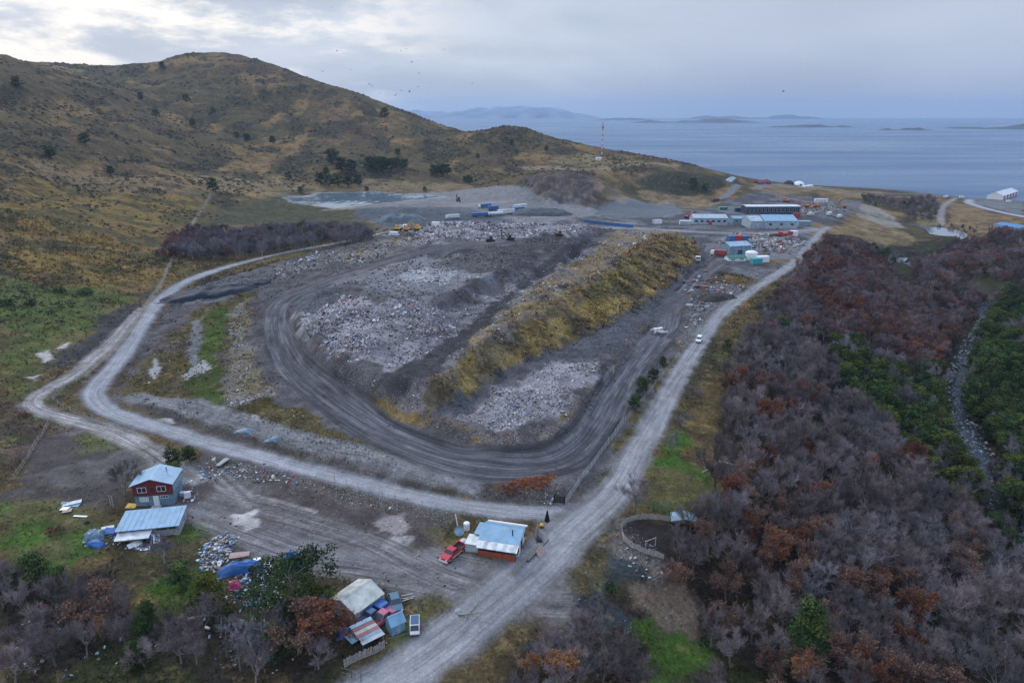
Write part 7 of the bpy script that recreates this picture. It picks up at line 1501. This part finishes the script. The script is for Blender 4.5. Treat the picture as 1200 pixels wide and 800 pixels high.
# ------------------------------------------------------------------ sky, sun, air, camera
SUN_EL, SUN_AZ = R(34), R(-38)     # azimuth from straight ahead (+Y), negative = left
w = bpy.data.worlds.new('World'); S.world = w; w.use_nodes = True
nt = w.node_tree; L = nt.links; N = nt.nodes.new; bg = nt.nodes['Background']
sky = N('ShaderNodeTexSky'); sky.sky_type = 'NISHITA'; sky.sun_disc = False; sky.sun_elevation = SUN_EL; sky.sun_rotation = SUN_AZ; sky.air_density = 1.2; sky.dust_density = 2.0; sky.ozone_density = 1.5
tc = N('ShaderNodeTexCoord'); sx = N('ShaderNodeSeparateXYZ'); L.new(tc.outputs['Generated'], sx.inputs[0])
def M(op, a, b=None):
    n = N('ShaderNodeMath'); n.operation = op
    for i, q in enumerate((a, b)):
        if q is None: continue
        if hasattr(q, 'links'): L.new(q, n.inputs[i])
        else: n.inputs[i].default_value = q
    return n.outputs[0]
def MR(v, a, b, c, d, sm=True):
    n = N('ShaderNodeMapRange'); n.interpolation_type = 'SMOOTHSTEP' if sm else 'LINEAR'
    for k, q in (('From Min', a), ('From Max', b), ('To Min', c), ('To Max', d)): n.inputs[k].default_value = q
    L.new(v, n.inputs['Value']); return n.outputs[0]
def MX(f, a, b, bt='MIX'):
    n = N('ShaderNodeMix'); n.data_type = 'RGBA'; n.blend_type = bt
    for k, q in (('Factor', f), ('A', a), ('B', b)):
        if hasattr(q, 'links'): L.new(q, n.inputs[k])
        else: n.inputs[k].default_value = q if k == 'Factor' else (*q, 1)
    return n.outputs['Result']
az = M('DIVIDE', sx.outputs['X'], M('MAXIMUM', sx.outputs['Y'], .05))       # -0.75 .. 0.75 over the picture, bearing
el = sx.outputs['Z']
cv = N('ShaderNodeCombineXYZ'); L.new(sx.outputs['X'], cv.inputs[0]); L.new(sx.outputs['Y'], cv.inputs[1]); L.new(M('MULTIPLY', el, 3.6), cv.inputs[2])
def NZ(scale, det, off=(0, 0, 0), dist=0.0, rough=.55):
    a = N('ShaderNodeVectorMath'); a.operation = 'ADD'; L.new(cv.outputs[0], a.inputs[0]); a.inputs[1].default_value = off
    n = N('ShaderNodeTexNoise'); n.inputs['Scale'].default_value = scale; n.inputs['Detail'].default_value = det; n.inputs['Distortion'].default_value = dist; n.inputs['Roughness'].default_value = rough
    L.new(a.outputs[0], n.inputs['Vector']); return n.outputs['Fac']
K = 10.0   # cloud radiances are divided by the background strength of 0.1
def c10(r, g, b): return (r * K, g * K, b * K)
# layer tone: blue-grey cloud, brighter overhead as under a real overcast
cloud = MX(MR(NZ(3.2, 6, (3, 1, 7), .4), .36, .64, 0, 1), c10(.38, .44, .54), c10(.53, .58, .67))
# darker rain veil low on the right, pale lavender above it
right = MR(az, -.12, .35, 0, 1)
veil = MX(MR(el, .0, .11, 0, 1), c10(.28, .335, .45), c10(.43, .475, .58))
veil = MX(MR(NZ(2.4, 5, (9, 4, 2), .3), .35, .65, 0, .35), veil, c10(.52, .58, .72))
cloud = MX(M('MULTIPLY', right, .85), cloud, veil)
# bright rifts on the left where the sun stands behind the cloud
left = MR(az, .0, -.30, 0, 1)
rift = M('MULTIPLY', left, MR(NZ(5.5, 7, (1.3, 2.2, .4), .15, .6), .44, .60, 0, 1))
cloud = MX(M('MULTIPLY', rift, .9), cloud, c10(1.02, .95, .86))
dark = M('MULTIPLY', left, MR(NZ(4.2, 6, (6.3, .7, 3.1), .15), .52, .66, 0, 1))
cloud = MX(M('MULTIPLY', dark, .7), cloud, c10(.28, .34, .46))
zen = MX(MR(el, .12, .75, 0, 1), (1, 1, 1), (1.58, 1.84, 2.22)); cloud = MX(1.0, cloud, zen, 'MULTIPLY')
low = MR(el, -.35, -.02, .35, 1.0); cloud = MX(1.0, cloud, low, 'MULTIPLY')
final = MX(.90, sky.outputs[0], cloud)
L.new(final, bg.inputs['Color']); bg.inputs['Strength'].default_value = .1
sd = bpy.data.lights.new('sun', 'SUN'); sd.energy = 1.1; sd.angle = R(14); sd.color = (1, .97, .93)
so = bpy.data.objects.new('sun', sd); COL.objects.link(so)
d = Vector((math.sin(SUN_AZ) * math.cos(SUN_EL), math.cos(SUN_AZ) * math.cos(SUN_EL), math.sin(SUN_EL)))
so.rotation_euler = (-d).to_track_quat('-Z', 'Y').to_euler()
# air
hz = bmesh.new(); bmesh.ops.create_cube(hz, size=1); hm = bpy.data.meshes.new('haze'); hz.to_mesh(hm)
ho = link('haze', hm); ho.scale = (30000, 19500, 420); ho.location = (0, 8200, 420 / 2 - 100)
tag(ho, kind='stuff'); ho['label'] = 'thin blue-grey sea haze over the bay and far shore'
vm = bpy.data.materials.new('haze_air'); vm.use_nodes = True; vn = vm.node_tree; vn.nodes.clear()
vo_ = vn.nodes.new('ShaderNodeOutputMaterial'); pv = vn.nodes.new('ShaderNodeVolumePrincipled')
pv.inputs['Density'].default_value = HAZE_D; pv.inputs['Color'].default_value = (.50, .70, 1.0, 1); pv.inputs['Anisotropy'].default_value = .2
vn.links.new(pv.outputs[0], vo_.inputs['Volume']); hm.materials.append(vm)
cam = bpy.data.cameras.new('camera'); co = bpy.data.objects.new('camera', cam); COL.objects.link(co)
co.location = (0, 0, CAMZ); co.rotation_euler = (R(90) - PITCH, 0, 0); cam.sensor_width = 36; cam.lens = 24; cam.clip_start = .5; cam.clip_end = 40000
S.camera = co
S.view_settings.view_transform = 'Standard'; S.view_settings.look = 'None'; S.view_settings.exposure = EXPO; S.view_settings.gamma = 1
S.render.engine = 'CYCLES'
cy_ = S.cycles; cy_.use_denoising = True; cy_.max_bounces = 4; cy_.diffuse_bounces = 2; cy_.glossy_bounces = 2; cy_.transmission_bounces = 3; cy_.transparent_max_bounces = 6; cy_.volume_bounces = 0
try: cy_.denoiser = 'OPENIMAGEDENOISE'; cy_.denoising_prefilter = 'NONE'
except Exception: pass
